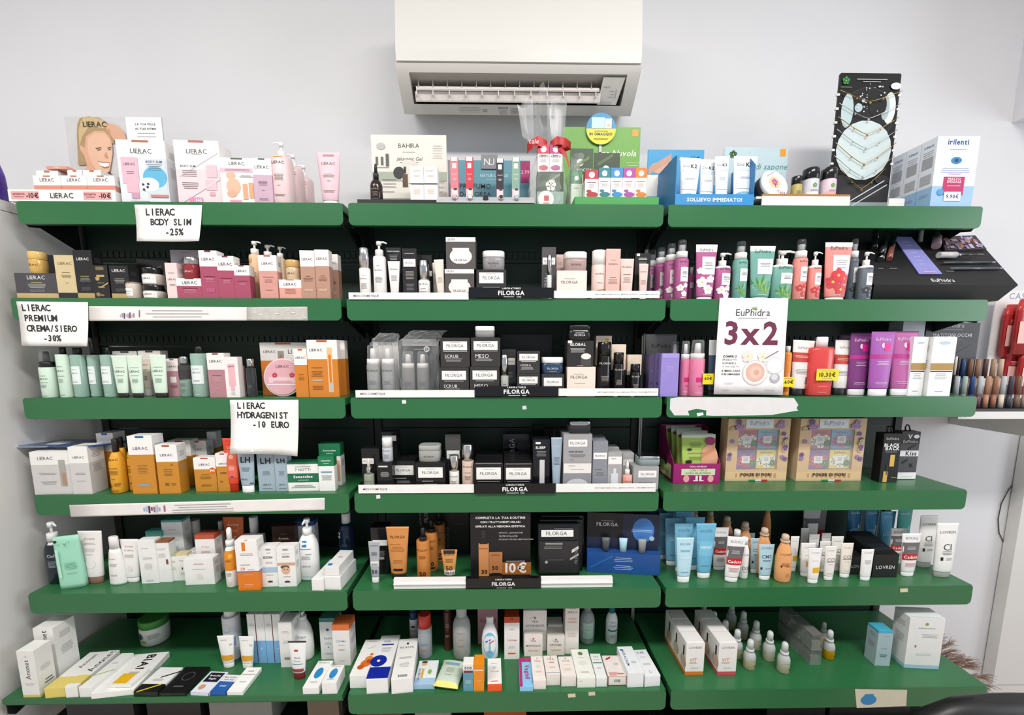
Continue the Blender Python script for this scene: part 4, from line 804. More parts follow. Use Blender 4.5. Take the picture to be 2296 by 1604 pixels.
for k, (a, b) in enumerate(((497, 590), (592, 687))):
    n = ['left', 'right'][k]; T = 'BAHIRA:.76:.6:c0b4a8;=2:.5:.5:d8c0b4;#.06:.03:1:3a3a38'
    l = box(a, b, 541, 648, f'small white carton, lower {n} of four', 'f3efea', '=5:.75:.6:d9b9a9;=1:.1:.2:c9a999:.3', dp=.035, on=q, d=.02, group='four stacked white cartons')
    l.top += .001
    box(a - 2, b - 2, 414, 540, f'small white carton, upper {n} of four', 'f3efea', T, dp=.035, on=l, d=.0, group='four stacked white cartons')
# perfume tester stand
q = spot(678, 1362, 608, 672, .001, .09); W, H = q.w, q.h; o = empty('tester_stand', (q.x, q.y, q.z))
MB().prism([(0, .003), (.0, H * .35), (.022, H), (.085, H), (.085, .003)], -W/2, W/2, 'x', 'b9b9bd').build('stand_body', o)
MB().box(-W/2 + .004, W/2 - .004, .006, .08, 0, .003, '1a1a1c').build('base', o)
for k, x in enumerate((805, 912, 1020, 1128, 1235)):
    xx = (x - 1020) / 684 * W; Mx = Matrix.Translation((xx, .008, H * .55)) @ Matrix.Rotation(R(70), 4, 'X')
    if k == 2: MB().cyl(.0075, 0, .008, '141416', 14, M=Mx).build('empty_socket', o)
    else:
        c = MB().cyl(.008, -.02, .012, 'cfcfd2!m', 16, M=Mx, bev=.002).build('tester_cap', o)
        MB().cyl(.005, .0121, .0128, ('d9a0b0', 'e6e6e8', '', '2a2a2e', '9ac0c4')[k], 14, M=Mx).build('scent_disc', c)
name_it(q, o, 'silver perfume tester stand with chrome caps', 'stand')
it = card(760, 1330, 372, 655, 'blue grey perfume display board', '5f97a8', '#1:.5:.12:8f9396:-.44;NATUR UNIQUE:.735:.34:d4e2e6:.06;=1:.67:.2:b0ccd4:.06;PROFUMO:.55:.38:2c3438:-.17;DA BORSA:.41:.38:2c3438:-.17;PRET A PORTER:.27:.46:2c3438:-.1;#.37:.8:.11:a8266a:.44;2.99:.8:.1:f0c8dc:.44;#.06:.2:1:79aab8', d=.125)
zl = onY(*px(1047, 435), it.y).z - it.z; zh = onY(*px(1047, 336), it.y).z - it.z; xa, xb = onY(*px(990, 385), it.y).x - it.x, onY(*px(1104, 385), it.y).x - it.x
lb = MB().box(xa, xb, -.008, -.0045, zl, zh, '84878a').build('logo_block', it.o); m = MB(); printing(m, xb - xa, zh - zl, 'N:.5:.36:e8e8ea:-.14;U:.5:.34:e8e8ea:.14', FM(((xa + xb) / 2, -.008, zl), (1, 0, 0), (0, 0, 1), (0, -1, 0))); m.build('lettering', lb)
for k, (a, b, y, c, n) in enumerate(((776, 830, 350, 'e2808c', 'pink'), (881, 934, 348, 'd23a48', 'red'), (1094, 1146, 360, '26242e', 'black'), (1203, 1257, 352, '86a898', 'sage green'))):
    q.top = q.z + H + .0006
    box(a, b, y, 608, f'{n} slim perfume sampler box on the tester stand', f'{c}', '#.12:.8:.5:f6f4f4;Royal:.6:.6:f2e4e6::i;=2:.5:.5:e8d8da;#.24:.13:.9:e8c0cc;@:.17:.62:f2dcd8:.02:1.2;@:.24:.5:4a3a5a:.1:.6;#.1:.06:.8:f0d4e0:.0;#.1:.95:.8:f4ecec', dp=.018, on=q, d=.042, group='perfume samplers', name='sampler_box')
# gift bag
q = spot(1330, 1598, 240, 672, .008, .10); o = empty('gift_bag', (q.x, q.y + .05, q.z)); W, H = q.w, q.h; f = '#'
g = '#'
zt = onY(px(1450, 0)[0], px(0, -30)[1], q.y + .05).z - q.z
rg = [(.001, W*.47, .045, 3, 'eef2f4!f', 0), (H*.3, W*.5, .05, 2.6, 'eef2f4!f', 0), (H*.62, W*.47, .046, 2.3, 'eef2f4!f', 0), (H*.88, W*.32, .03, 2, 'eef2f4!f', 0), (H*.98, W*.16, .014, 2, 'eef2f4!f', 0), (H*1.06, W*.2, .02, 2, 'eef2f4!f', 0)]
m = MB(); n = 40
def crumple(rings, n, amp, seed):
    r = random.Random(seed); m = MB(); o_ = 0; m.mats = [rings[0][4]]
    for (z, rx, ry, p, c, cx) in rings:
        for i in range(n):
            t = 2 * math.pi * i / n; k = 1 + amp * r.uniform(-1, 1); m.v.append((cx + rx * k * math.cos(t), ry * k * math.sin(t), z + amp * .01 * r.uniform(-1, 1)))
    for a in range(len(rings) - 1):
        for i in range(n):
            j = (i + 1) % n; m.f.append([a*n+i, a*n+j, (a+1)*n+j, (a+1)*n+i]); m.m.append(0); m.sm.append(False)
    return m
def subdiv(rg, k):
    out = []
    for a, b in zip(rg, rg[1:]):
        for i in range(k): t = i / k; out.append(tuple(x + (y - x) * t if isinstance(x, (int, float)) else x for x, y in zip(a, b)))
    return out + [rg[-1]]
crumple(subdiv(rg[:-1], 3), 26, .07, 3).build('cellophane_wrap', o)
m = MB(); m.mats = ['eef2f4!f']; n = 42; rr = random.Random(5); RR = [(H*.985, .13), (H*1.05, .2), (H*1.13, .33), (H*1.21, .43), (zt - .012, .48)]; ph = [rr.uniform(0, 6.28) for _ in range(4)]
for k, (z, r) in enumerate(RR):
    for i in range(n):
        t = 2 * math.pi * i / n; q_ = 1 + (.1 + .07 * k) * math.cos(7 * t + ph[0]) + .06 * k * math.cos(4 * t + ph[1]); top = (.03 * math.cos(3 * t + ph[2]) + .018 * math.cos(8 * t + ph[3])) if k == 4 else 0
        m.v.append((W * r * q_ * math.cos(t) - .006 * k, W * r * .55 * q_ * math.sin(t), z + top))
for a_ in range(4):
    for i in range(n): j_ = (i + 1) % n; m.f.append([a_*n+i, a_*n+j_, (a_+1)*n+j_, (a_+1)*n+i]); m.m.append(0); m.sm.append(False)
m.build('cellophane_top', o)
m = MB().loft([(H*.955, W*.19, .018, 2, 'b0141e', 0), (H*1.01, W*.17, .016, 2, 'b0141e', 0)], 18); m.build('ribbon_band', o)
def ribbon(pts, w, name):
    m = MB(); P = [Vector(p) for p in pts]; vs = []
    for k in range(len(P)): vs += [P[k] + Vector((0, 0, w / 2)), P[k] + Vector((0, 0, -w / 2))]
    N = len(vs); m.add(vs + [v + Vector((0, .0006, 0)) for v in vs], [(2*i, 2*i+1, 2*i+3, 2*i+2) for i in range(len(P)-1)] + [(2*i+N, 2*i+2+N, 2*i+3+N, 2*i+1+N) for i in range(len(P)-1)], 'b8141f', True); return m.build(name, o)
zz = H * .99
rb = ribbon([(-.005, -.03, zz), (-.03, -.045, zz+.006), (-.055, -.035, zz-.002), (-.062, -.02, zz-.006)], .026, 'ribbon_tail')
m = MB(); printing(m, .04, .02, 'tale:.5:.7:f4dcdc::i', FM((-.045, -.0465, zz-.006), (1, 0, 0), (0, 0, 1), (0, -1, 0))); m.build('lettering', rb)
ribbon([(.003, -.03, zz), (.02, -.05, zz+.006), (.045, -.045, zz+.004), (.062, -.03, zz), (.045, -.02, zz-.002), (.01, -.022, zz)], .02, 'ribbon_loop')
ribbon([(.008, -.034, zz-.006), (.03, -.04, zz-.012), (.047, -.042, zz-.03), (.056, -.04, zz-.055)], .016, 'ribbon_tail')
name_it(q, o, 'clear cellophane gift bag tied with red ribbon', 'gift bag'); gb = q
it2 = It(); it2.top = q.z + .002; it2.y = q.y + .012
lo = box(1378, 1562, 452, 670, 'forest print carton low inside the gift bag', '8fa89a*.42,3a4c34', '/:.8:.5:7a8a60:.1:.03;*:.6:.4:e8efe8:.02;o:.2:.6:f2efec:-.16;#.16:.22:.18:c83a44:-.14;=2:.1:.3:b06a70:-.14;o:.72:.14:d0d8d0:.1', dp=.04, on=it2, d=.0)
lo.top += .001
for k, (a, b, c) in enumerate(((1382, 1464, 'c8324a'), (1466, 1550, 'a83a7a'))):
    box(a, b, 262, 450, f'white scent carton with {["red","magenta"][k]} top inside gift bag', f'f0e6e4*.66,{c}', f'o:.83:.5:f6eef0;=1:.6:.6:4a3a3a;Gelso:.58:.8:4a2a30::i;=3:.46:.6:bbb;@:.14:.8:{c}:0:.5', dp=.035, on=lo, d=.0)
# small bag with one box
q = spot(1600, 1688, 420, 640, .045, .05); o = empty('gift_bag', (q.x, q.y + .025, q.z)); W, H = q.w, q.h
crumple(subdiv([(.001, W*.56, .026, 2, 'eef2f4!f', 0), (H*.7, W*.56, .028, 2, 'eef2f4!f', 0), (H*1.0, W*.3, .02, 2, 'eef2f4!f', 0), (H*1.35, W*.5, .025, 2, 'eef2f4!f', .01)], 3), 22, .12, 8).build('cellophane_wrap', o)
name_it(q, o, 'small crumpled cellophane bag holding one green carton', 'gift bag'); it2.top = q.z + .002; it2.y = q.y + .01
box(1614, 1690, 440, 640, 'white carton with green top in the small bag', 'e4efe0*.66,3f8a5c', 'o:.8:.4:e8f4ec;=1:.55:.6:4a6a50;@:.14:.8:6ac060:0:.5', dp=.03, on=it2, d=.0)
# green poster with round topper
it = card(1560, 2090, 141, 672, 'bright green poster with white script lettering', '69a63c', 'una Nuvola:.725:.5:f4f8ee:.2:i;=2:.62:.17:cfe4b8:.41;#.07:.94:.08:e89a2c:.43;#.4:.57:.3:2f4a2c:-.26;#.12:.43:.3:a9bcae:-.26;o:.62:.09:e6efe8:-.28;NOCCIA:.54:.2:eef4ee:-.22;=1:.48:.1:eef4ee:-.2;#.25:.6:.34:26381f:.07;#.14:.42:.34:8fa89a:.07;o:.55:.09:e6efe8:.06;/:.62:.2:5f7a3c:-.26:.02;/:.65:.2:4a6a34:.05:.02', d=.14)
z0 = onY(*px(1826, 145), it.y - .012); r_ = .0455
o = empty('round_topper', (z0.x, it.y - .004, z0.z)); Mx = Matrix.Rotation(R(90), 4, 'X')
MB().cyl(r_, 0, .003, '2a8fc0', 36, M=Mx).build('disc', o)
m = MB(); n = 20; m.add([(r_ * math.cos(R(180 + 180 * i / n)), -.0034, r_ * math.sin(R(180 + 180 * i / n)) + .0) for i in range(n + 1)], [list(range(n + 1))], 'f0dc1c')
printing(m, 2*r_, 2*r_, '#.34:.68:.44:bfe0f0:-.1;#.3:.66:.22:f2efec:.24;o:.6:.12:dcc0a0:.25;IN OMAGGIO:.33:.78:1f4a6a:0:b;=2:.2:.5:8a8a2a;=1:.42:.5:6a8a6a', FM((0, -.0036, -r_), (1, 0, 0), (0, 0, 1), (0, -1, 0))); m.build('printing', o)
MB().box(-.004, .004, .0005, .002, -r_ - .02, .0, 'c9c9c9').build('clip', o)
tag(o, 'round blue and yellow topper clipped on the green poster', 'sign')
# green tray with five boxes
q = spot(1640, 2225, 626, 672, .004, .075); o = empty('counter_tray', (q.x, q.y, q.z)); W = q.w; H = q.h
m = MB(); m.box(-W/2, W/2, 0, .002, 0, H, '3f9a4a'); m.box(-W/2, -W/2+.002, .002, q.d, 0, H, '3f9a4a'); m.box(W/2-.002, W/2, .002, q.d, 0, H, '3f9a4a'); m.box(-W/2+.002, W/2-.002, .002, q.d, 0, .002, '3f9a4a'); m.build('tray_body', o)
MB().box(-W/2+.003, W/2-.003, .003, q.d, .003, H*.93, '3f9a4a').build('insert', o)
name_it(q, o, 'bright green cardboard counter tray', 'tray'); q.top = q.z + H * .95
for a, b, y, c, n in ((1713, 1803, 436, 'b8263a', 'red'), (1806, 1888, 423, '1f7a84', 'teal'), (1891, 1974, 423, '2f86c8', 'blue'), (1976, 2058, 423, 'a8429c', 'purple'), (2060, 2142, 423, 'ea7a20', 'orange')):
    t = f'o:.82:.46:f4f0f0;7:.82:.1:{c};=1:.56:.8:4a3a3a;=4:.5:.5:c9c4c4;@:.14:.9:{c}:.05:.45;@:.26:.4:{c}:-.2:.5'
    box(a, b, y, 624, f'white scent carton with {n} top in the green tray', f'f2ecea*.68,{c}', t, dp=.035, on=q, d=.012, group='scent cartons in the green tray')
# ------------------------------------------------------------------ header strips
def strip(row, fx, pts, yo=.0):
    """pts: (x0,x1,y0,y1) white left, black centre, white right in the current frame"""
    Y = ROWY[row] - .004; o = None
    for k, (a, b, y0, y1) in enumerate(pts):
        A, B = onY(*px(a, y0), Y), onY(*px(b, y1), Y)
        if o is None: o = empty('header_strip', (0, Y, ROWZ[row])); 
        H = A.z - B.z; W = B.x - A.x; x = (A.x + B.x) / 2; z = B.z - ROWZ[row] if row < 4 else .0006; yy = 0 if row < 4 else .012
        c = ('f1efed', '101012!g', 'f1efed')[k]; yb = yy + (.012 if row == 4 else .003)
        p = MB().box(x - W/2, x + W/2, yy - (.003 if k == 1 else 0), yb, z, z + H, c)
        if row == 4 and k != 1: p.box(x - W/2, x + W/2, yy - .005, yy, z + H * .5, z + H * .56, c)
        p = p.build(('white_panel', 'black_panel', 'white_panel')[k], o)
        t = ('MEDI-COSMETIQUE:.5:.21:444:-.355' if row != 4 else '', 'FILORGA:.47:.31:f4f4f4:0:b;LABORATOIRES:.91:.22:e8e8e8:0:b;=1:.08:.15:e8e8e8:-.03;PARIS:.08:.05:e8e8e8:.09:b', 'DIRETTAMENTE ISPIRATI DALLA MEDICINA ESTETICA - CLINICAMENTE PROVATI:.5:.6:666:.19' if row != 4 else '')[k]
        if t: m = MB(); printing(m, W, H, t, FM((x, yy - (.003 if k == 1 else 0), z), (1, 0, 0), (0, 0, 1), (0, -1, 0))); m.build('lettering', p)
    tag(o, f'black and white header strip along the middle bay {RN[row]}', 'header strip', 'header strips')
fr(760, 500, 3.1027, 2); strip(1, 0, ((66, 902, 484, 533), (903, 1494, 450, 522), (1495, 2230, 472, 523)))
# ------------------------------------------------------------------ MIDDLE BAY, second shelf
FB = 'FILORGA:.66:.6:555;=1:.76:.3:aaa;=5:.5:.6:999'
bot(140, 220, 176, 486, 'white serum bottle with chrome cap at the bay edge', 'eeebe8', 'screw', 'cfcfd2!m', .60, FB, sh='sharp', cr=.92)
bot(238, 330, 130, 486, 'white pump bottle with round collar', 'eeebe8', 'pump', 'f0efee', .75, FB, cr=.62, face=-10, sh='cyl')
box(330, 434, 172, 486, 'black carton with white headline behind white tube', '1c1b1f', 'INNOVACION:.93:.8:e6e6e6:0:b;=4:.86:.6:bbb', dp=.03, d=.055)
tub(342, 428, 268, 486, 'white tube before the black carton', 'eae4e2', 'e8e6e4', .06, 'FILORGA:.78:.6:555;=5:.6:.5:999;%:.05:.4:444', wb=.6, dpf=.5, d=.016)
box(442, 542, 178, 486, 'dark glossy carton with white label and silver print', '2c2a2c!g', '#.15:.72:.84:f1efec;FILORGA:.72:.6:333;=1:.9:.7:c9c0b4;=6:.55:.7:b4aca4;=5:.3:.6:8a8480', dp=.04, d=.02)
box(556, 648, 224, 480, 'dark carton behind the small chrome bottle', '2c2a2c!g', '#.12:.6:.2:f1efec:.4', dp=.035, d=.06)
bot(552, 634, 262, 486, 'small white bottle with chrome cap', 'eeebe8', 'screw', 'cfcfd2!m', .48, 'FILORGA:.8:.7:555;=1:.55:.5:555;=4:.4:.6:999', sh='sharp', cr=.86)
tub(676, 744, 255, 486, 'small cream tube leaning by the grey cartons', 'e6dcd0', 'e6dcd0', .1, '=5:.5:.5:aaa', wb=.7, dpf=.5, lean=-3)
tub(652, 690, 278, 486, 'thin cream tube behind the small cream tube', 'e2d8cc', 'e2d8cc', .1, '=4:.5:.5:aaa', wb=.8, dpf=.5, d=.05)
JP = '#.14:.93:1:f4f2f0;SKIN:.93:.24:555:-.32;@:.4:.76:efe6e2:0:.7;#.3:.4:.5:f2eae6;#.08:.62:.56:f4eeea;FILORGA:.28:.42:4a4646;=1:.16:.3:777'
a = box(737, 940, 322, 486, 'grey cream carton with jar print, lower of two', '55504f', JP, dp=.06, group='grey cartons with jar print'); a.top += .0008
box(745, 950, 100, 320, 'grey cream carton with jar print, upper of two', '55504f', JP, dp=.06, on=a, d=.0, group='grey cartons with jar print')
LB = '#.5:.7:.82:f3f1ee;FILORGA:.68:.58:444;=1:.86:.4:aaa'
a = box(957, 1163, 325, 486, 'dark carton with white label under a glass jar', '383534!g', '#.36:.72:.82:f3f1ee;FILORGA:.72:.58:444;=1:.86:.4:aaa;=1:.4:.6:ccc', dp=.065)
jar(1000, 1152, 206, 324, 'grey glass jar with white lid', 'b0acb0!t', 'f0efee', .32, 'FILORGA:.5:.46:444;=1:.3:.3:777', on=a, d=.004, dp=.85, p=3.5)
box(1412, 1508, 168, 486, 'dark silver carton behind a chrome bottle', '5a5658!g', '#.13:.74:.9:f1efec;FILORGA:.74:.7:444;=6:.5:.5:ccc;FILORGA:.3:.3:ddd:-.22:v', dp=.03, d=.05)
bot(1447, 1480, 225, 486, 'thin chrome airless bottle', 'e4e2e2', 'screw', 'd0d0d3!m', .55, '', sh='sharp', cr=.95, d=.02)
box(1512, 1560, 220, 470, 'pale pink carton behind the pink jar', 'e4c4bc', 'LC:.82:.5:666', dp=.03, d=.1)
a = box(1518, 1724, 332, 486, 'pale pink carton under a jar', 'efe0da', 'FILORGA:.6:.56:5a4a46:-.08;=1:.72:.4:b0a09a:-.08;=1:.18:.4:b0a09a', dp=.065)
jar(1564, 1720, 212, 330, 'pinkish glass jar with white lid', 'c9b0ac!t', 'f2efed', .34, 'FILORGA:.5:.44:444', on=a, d=.004, dp=.85, p=3.5)
q = bot(1756, 1856, 195, 486, 'pink lotion bottle with white cap and elastic band', 'ecd2cb', 'screw', 'f2eeec', .70, 'FILORGA:.74:.6:5a4a48;=1:.48:.5:8a7470', sh='sharp', cr=.96, d=.014)
m = MB()
for k in range(3): m.tube([(q.w * .53 * math.cos(t * .5236), q.w * .53 * math.sin(t * .5236), q.h * (.12 + .03 * k) + .004 * math.sin(t * .5236 + k)) for t in range(13)], .0011, 'c89a5c', 5)
m.build('elastic_band', q.o)
box(1858, 1956, 180, 486, 'tall pink carton', 'e0b9b0', 'FILORGA:.7:.66:5a4444;=1:.78:.4:b08a84;=1:.44:.5:7a4a48;=4:.4:.7:b08a84;=1:.14:.5:b08a84', dp=.035, d=.014)
tub(1952, 2050, 250, 486, 'pink tube between pink and black cartons', 'e9c9c2', 'e6cfc8', .08, 'FILORGA:.78:.66:5a4a48;=1:.58:.6:6a4a48;=5:.5:.6:b09a94', wb=.78, dpf=.42)
box(2057, 2164, 212, 486, 'black carton at the right end behind pink tube', '1d1b1e', '=2:.9:.6:ddd;=3:.82:.5:999;#.05:.97:.2:eee:-.3', dp=.03, d=.055)
tub(2084, 2150, 285, 486, 'small pink tube at the right end', 'e9c9c4', 'e6cfc8', .08, 'FILORGA:.76:.7:5a4a48;=4:.5:.6:b09a94', wb=.72, dpf=.5, d=.02)
# ------------------------------------------------------------------ MIDDLE BAY, third shelf
fr(760, 720, 3.1027, 3); strip(2, 0, ((114, 944, 482, 531), (945, 1526, 455, 523), (1527, 2220, 470, 521)))
for k, (a, b) in enumerate(((192, 290), (296, 390))):
    bot(a, b, 168, 482, 'clear foaming bottle with white collar, ' + ['left', 'right'][k] + ' of wrapped pair', 'b4b6b6!t', 'foam', 'f2f0ee', .62, 'FILORGA:.82:.8:555;=4:.5:.6:888;o:.12:.1:555:-.2', sh='sharp', cr=.92, d=.02, group='foaming bottles')
q = spot(185, 395, 145, 482, .012, .05); o = empty('cellophane_pack', (q.x, q.y + .03, q.z)); W, H = q.w, q.h
MB().box(-W*.44, W*.44, .028, .030, H*.0, H, 'd9d5d2').build('backing_card', o)
m = MB(); printing(m, W, H, 'FILORGA:.96:.5:444', FM((0, .028, 0), (1, 0, 0), (0, 0, 1), (0, -1, 0))); m.build('lettering', o)
crumple(subdiv([(H*.93, W*.42, .03, 2, 'dfe3e6!f', 0), (H*1.05, W*.42, .03, 2, 'dfe3e6!f', .01), (H*1.16, W*.3, .02, 2, 'dfe3e6!f', .02)], 3), 26, .12, 11).build('cellophane_wrap', o)
name_it(q, o, 'cellophane wrapped twin pack backing card', 'gift pack')
q = spot(397, 690, 122, 482, .012, .07); o = empty('cellophane_pack', (q.x, q.y + .035, q.z)); W, H = q.w, q.h
MB().box(-W*.45, W*.4, .03, .033, .001, H, '2e2c2d').build('backing_card', o)
m = MB(); printing(m, W, H, '#.12:.94:.85:f1efec:-.02;FILORGA:.94:.4:b9b5b0:-.03;#.02:.82:.3:8a8684:0', FM((-W*.02, .03, 0), (1, 0, 0), (0, 0, 1), (0, -1, 0))); m.build('lettering', o)
crumple(subdiv([(.001, W*.46, .034, 3, 'dfe3e6!f', 0), (H*.5, W*.49, .036, 3, 'dfe3e6!f', 0), (H*.95, W*.47, .034, 2.4, 'dfe3e6!f', 0), (H*1.05, W*.42, .03, 2, 'dfe3e6!f', .015), (H*1.14, W*.46, .03, 2, 'dfe3e6!f', .03)], 3), 30, .1, 12).build('cellophane_wrap', o)
MB().cyl(.0085, 0, .001, 'b9b6b2', 20, M=Matrix.Translation((W*.24, -.0375, H*.82)) @ Matrix.Rotation(R(90), 4, 'X')).build('price_sticker', o)
m = MB(); printing(m, .017, .017, '29:.5:.6:333', FM((W*.24, -.0387, H*.82 - .0085), (1, 0, 0), (0, 0, 1), (0, -1, 0))); m.build('sticker_lettering', o)
name_it(q, o, 'crumpled cellophane gift pack with round price sticker', 'gift pack')
it2.top = q.z + .001; it2.y = q.y
for k, (a, b) in enumerate(((437, 530), (541, 628))):
    bot(a, b, 212, 480, 'grey foaming bottle inside crumpled gift pack, ' + ['left', 'right'][k], '9a9896!t', 'foam', 'e9e6e3', .62, '=4:.5:.6:666', sh='sharp', cr=.92, on=it2, d=.018, group='wrapped foaming bottles')
DC = '3a3635!g'
def twin(xa, ya, xb, yb, d1, d2, tt, dpp=.06):
    T = f'#.3:.73:.82:f3f1ee;FILORGA:.73:.58:444;=1:.84:.4:aaa;=1:.54:.82:ddd;{tt}:.37:.46:e4e0dc:-.12;=3:.28:.6:aaa:-.06'
    l = box(*xb, *yb, f'dark glossy carton with white label, {d2}', DC, T, dp=dpp, group='dark cartons with white label'); l.top += .0008
    return box(*xa, *ya, f'dark glossy carton with white label, {d1}', DC, T, dp=dpp, on=l, d=0, group='dark cartons with white label'), l
u, l = twin((706, 910), (118, 318), (698, 903), (322, 482), 'upper of left stack', 'lower of left stack', 'SCRUB')
u, l = twin((919, 1122), (116, 316), (911, 1117), (320, 482), 'upper of second stack', 'lower of second stack', 'MESO')
jar(950, 1083, 38, 114, 'small grey box jar with white lid on the second stack', '8a888a', 'efeeec', .42, '=1:.5:.4:bbb', on=u, d=.004, p=6, dp=.8)
box(1134, 1230, 198, 480, 'dark carton behind the slim chrome topped bottle', DC, '#.15:.74:.9:efe9e2;FILORGA:.74:.7:444;=5:.5:.6:998', dp=.035, d=.06)
bot(1124, 1180, 235, 482, 'slim bottle with chrome top', 'cfd0cc!t', 'screw', 'cfcfd2!m', .50, '=1:.6:.5:333;#.3:.25:.8:d9dccb;=3:.3:.5:8a8', sh='sharp', cr=.95)
u, l = twin((1241, 1397), (210, 362), (1240, 1396), (368, 482), 'upper of the small stack', 'lower of the small stack', 'HYDRA', .05)
l = box(1411, 1566, 370, 482, 'dark carton with white label under the blue jar', DC, '#.36:.66:.82:f3f1ee;FILORGA:.66:.55:444;HYDRA:.3:.4:ddd', dp=.05)
jar(1406, 1556, 252, 365, 'dark blue glass jar with white lid', '2c4460!g', 'efeeec', .34, 'FILORGA:.5:.5:d8dce4;=1:.25:.4:9ab', on=l, d=.003, p=4, dp=.8)
card(1125, 1480, 96, 480, 'black matt display card at the back', '121214', 'K:.6:.05:999:.42', d=.17)
l = box(1588, 1784, 320, 482, 'pale pink carton at base of the tall stack', 'eddcd2', 'FILORGA:.66:.6:5a4a46:-.08;=1:.76:.4:b0a09a:-.1;=1:.45:.5:c0a8a0:-.05;REPAIR:.2:.5:5a3a38:-.1:b', dp=.06)
l.top += .0008
u = box(1588, 1770, 138, 316, 'black carton with jar print in the tall stack', '2a2727', 'GLOBAL:.86:.6:efefef:-.1:b;=4:.7:.6:bbb:-.1;#.1:.96:.16:eee:-.4;#.3:.18:.4:4a4648:.22;@:.4:.38:f1e6e0:.22:.6;=1:.04:.3:caa', dp=.055, on=l, d=0); u.top += .0008
jar(1590, 1742, 32, 134, 'black square jar on top of the tall stack', '1f2022!g', '18181a!g', .3, '=1:.7:.5:ddd;FILORGA:.5:.5:e8e8e8', on=u, d=.002, p=6, dp=.8)
for k, (a, b, y, a2, b2, y2) in enumerate(((1785, 1893, 104, 1795, 1892, 146), (1895, 1993, 164, 1906, 1980, 218), (2005, 2103, 236, 2024, 2094, 298))):
    n = ['tallest', 'middle', 'shortest'][k]
    box(a, b, y, 478, f'cream topped black carton, {n} of three', '1d1a1a*.5,efdcc8', '#.08:.92:.2:d8b83c:.2' if k == 0 else '', dp=.035, d=.065, group='cream topped cartons')
    bot(a2, b2, y2, 482, f'black gloss bottle, {n} of three', '161416!g', 'screw', '1d1a1a!g', .74, 'FILORGA:.82:.8:e4dcd4;=5:.5:.6:9a928a' + (';#.2:.1:.3:e8d8c4:-.3' if k else ''), sh='sharp', cr=.97, d=.02, group='black gloss bottles')
# ------------------------------------------------------------------ MIDDLE BAY, fourth shelf
fr(760, 920, 3.1027, 4); strip(3, 0, ((134, 940, 522, 575), (941, 1507, 513, 578), (1508, 2202, 515, 568)))
BK = '1f1d1e!g'; FR = dict(d=.014)
box(160, 285, 268, 520, 'black carton with white label at the left end', BK, '#.14:.68:.64:f1efec:-.15;FILORGA:.68:.5:444:-.15', dp=.05, d=.055)
bot(172, 246, 335, 528, 'small clear dropper bottle', 'aeb4a0!t', 'dropper', 'd2d2d4!m|e8ddd0', .52, 'FILORGA:.62:.6:666;=3:.35:.5:888', sh='cyl', cr=.5, **FR)
q = box(266, 372, 362, 520, 'black carton under a white bottle', BK, '#.05:.85:.6:ddd:-.1;=5:.65:.6:aaa', dp=.05, d=.02)
bot(301, 375, 190, 362, 'white cleanser bottle standing on black carton', 'c3c6cf', 'screw', 'efeeec', .58, 'FILORGA:.8:.7:4a5a7a;=4:.5:.6:889', sh='sharp', cr=.97, on=q, d=.004)
box(302, 408, 152, 500, 'black carton behind the white bottle', BK, '#.1:.88:.9:efeeec', dp=.04, d=.09)
o = MB().box(-.02, .02, 0, .03, 0, .001, 'd0d4d8!f').box(-.02, .02, 0, .001, 0, .016, '3a3c3e!f').box(-.02, .02, .029, .03, 0, .016, 'd0d4d8!f').box(-.02, .02, 0, .03, .016, .017, 'd0d4d8!f')
p = onY(*px(290, 520), ROWY[3] + .0); o = o.build('clear_case', None, (p.x, ROWY[3] - .001 + .006, ROWZ[3])); tag(o, 'small clear plastic case at shelf front, middle bay fourth shelf', 'case')
FT = '#.36:.66:.84:f3f1ee;FILORGA:.66:.58:444;=1:.78:.4:aaa;=1:.36:.5:ddd:-.1;=3:.26:.6:999'
box(360, 533, 355, 520, 'black wide carton, first with white label', BK, FT, dp=.11, d=.05, group='wide black cartons')
q = box(535, 738, 366, 520, 'black wide carton under clear jar', BK, FT, dp=.075, d=.014, group='wide black cartons')
jar(560, 710, 237, 366, 'clear glass jar with pale content', 'b9bbb6!t', 'c4c6c4!t', .3, 'FILORGA:.5:.46:444', on=q, d=.004, p=4, dp=.8)
box(742, 848, 172, 515, 'dark carton with white label behind chrome bottle', BK, '#.16:.62:.84:f3f1ee;FILORGA:.62:.6:444;#.3:.86:1:4a4848', dp=.045, d=.06)
bot(768, 836, 310, 524, 'white bottle with chrome cap in front of dark carton', 'e6e2de', 'screw', 'd0d0d2!m', .55, 'FILORGA:.75:.8:555;=5:.5:.6:888', sh='sharp', cr=.95, **FR)
bot(856, 938, 233, 522, 'beige bottle with chrome cap', 'd9bfb0', 'screw', 'd0d0d2!m', .64, 'FILORGA:.82:.8:5a4a44;=1:.62:.7:5a4a44;=4:.5:.6:8a7a74', sh='sharp', cr=.92, **FR)
for k, (a, b, y) in enumerate(((942, 1140, 365), (1148, 1346, 368))):
    q = box(a, b, y, 520, 'deep black labelled carton, ' + ['left', 'right'][k] + ' of pair', BK, '#.42:.62:.86:f3f1ee;FILORGA:.62:.6:444;=1:.76:.4:aaa;=1:.34:.9:999;=2:.14:.5:ccc:-.1;#.03:.97:.9:8a8684', dp=.07, d=.014, group='deep black cartons')
    rep(q, 1, .076, 0, 'deep black cartons')
box(1142, 1348, 168, 480, 'black pouch with vertical lettering at the back', '17161a!g', 'FILORGA:.55:.7:c9c9cc:-.2:v;#.4:.6:.4:2a2a30:.2', dp=.02, d=.18)
box(1350, 1465, 205, 520, 'black carton printed with slim tube', '1a1a22!g', '#.55:.32:.3:d8d4d6:.05;#.1:.08:.2:c9c9cc:.05;SLEEP:.84:.6:efefef:-.05:b;=4:.76:.6:aaa;#.04:.93:.3:eee:-.2', dp=.05, d=.03)
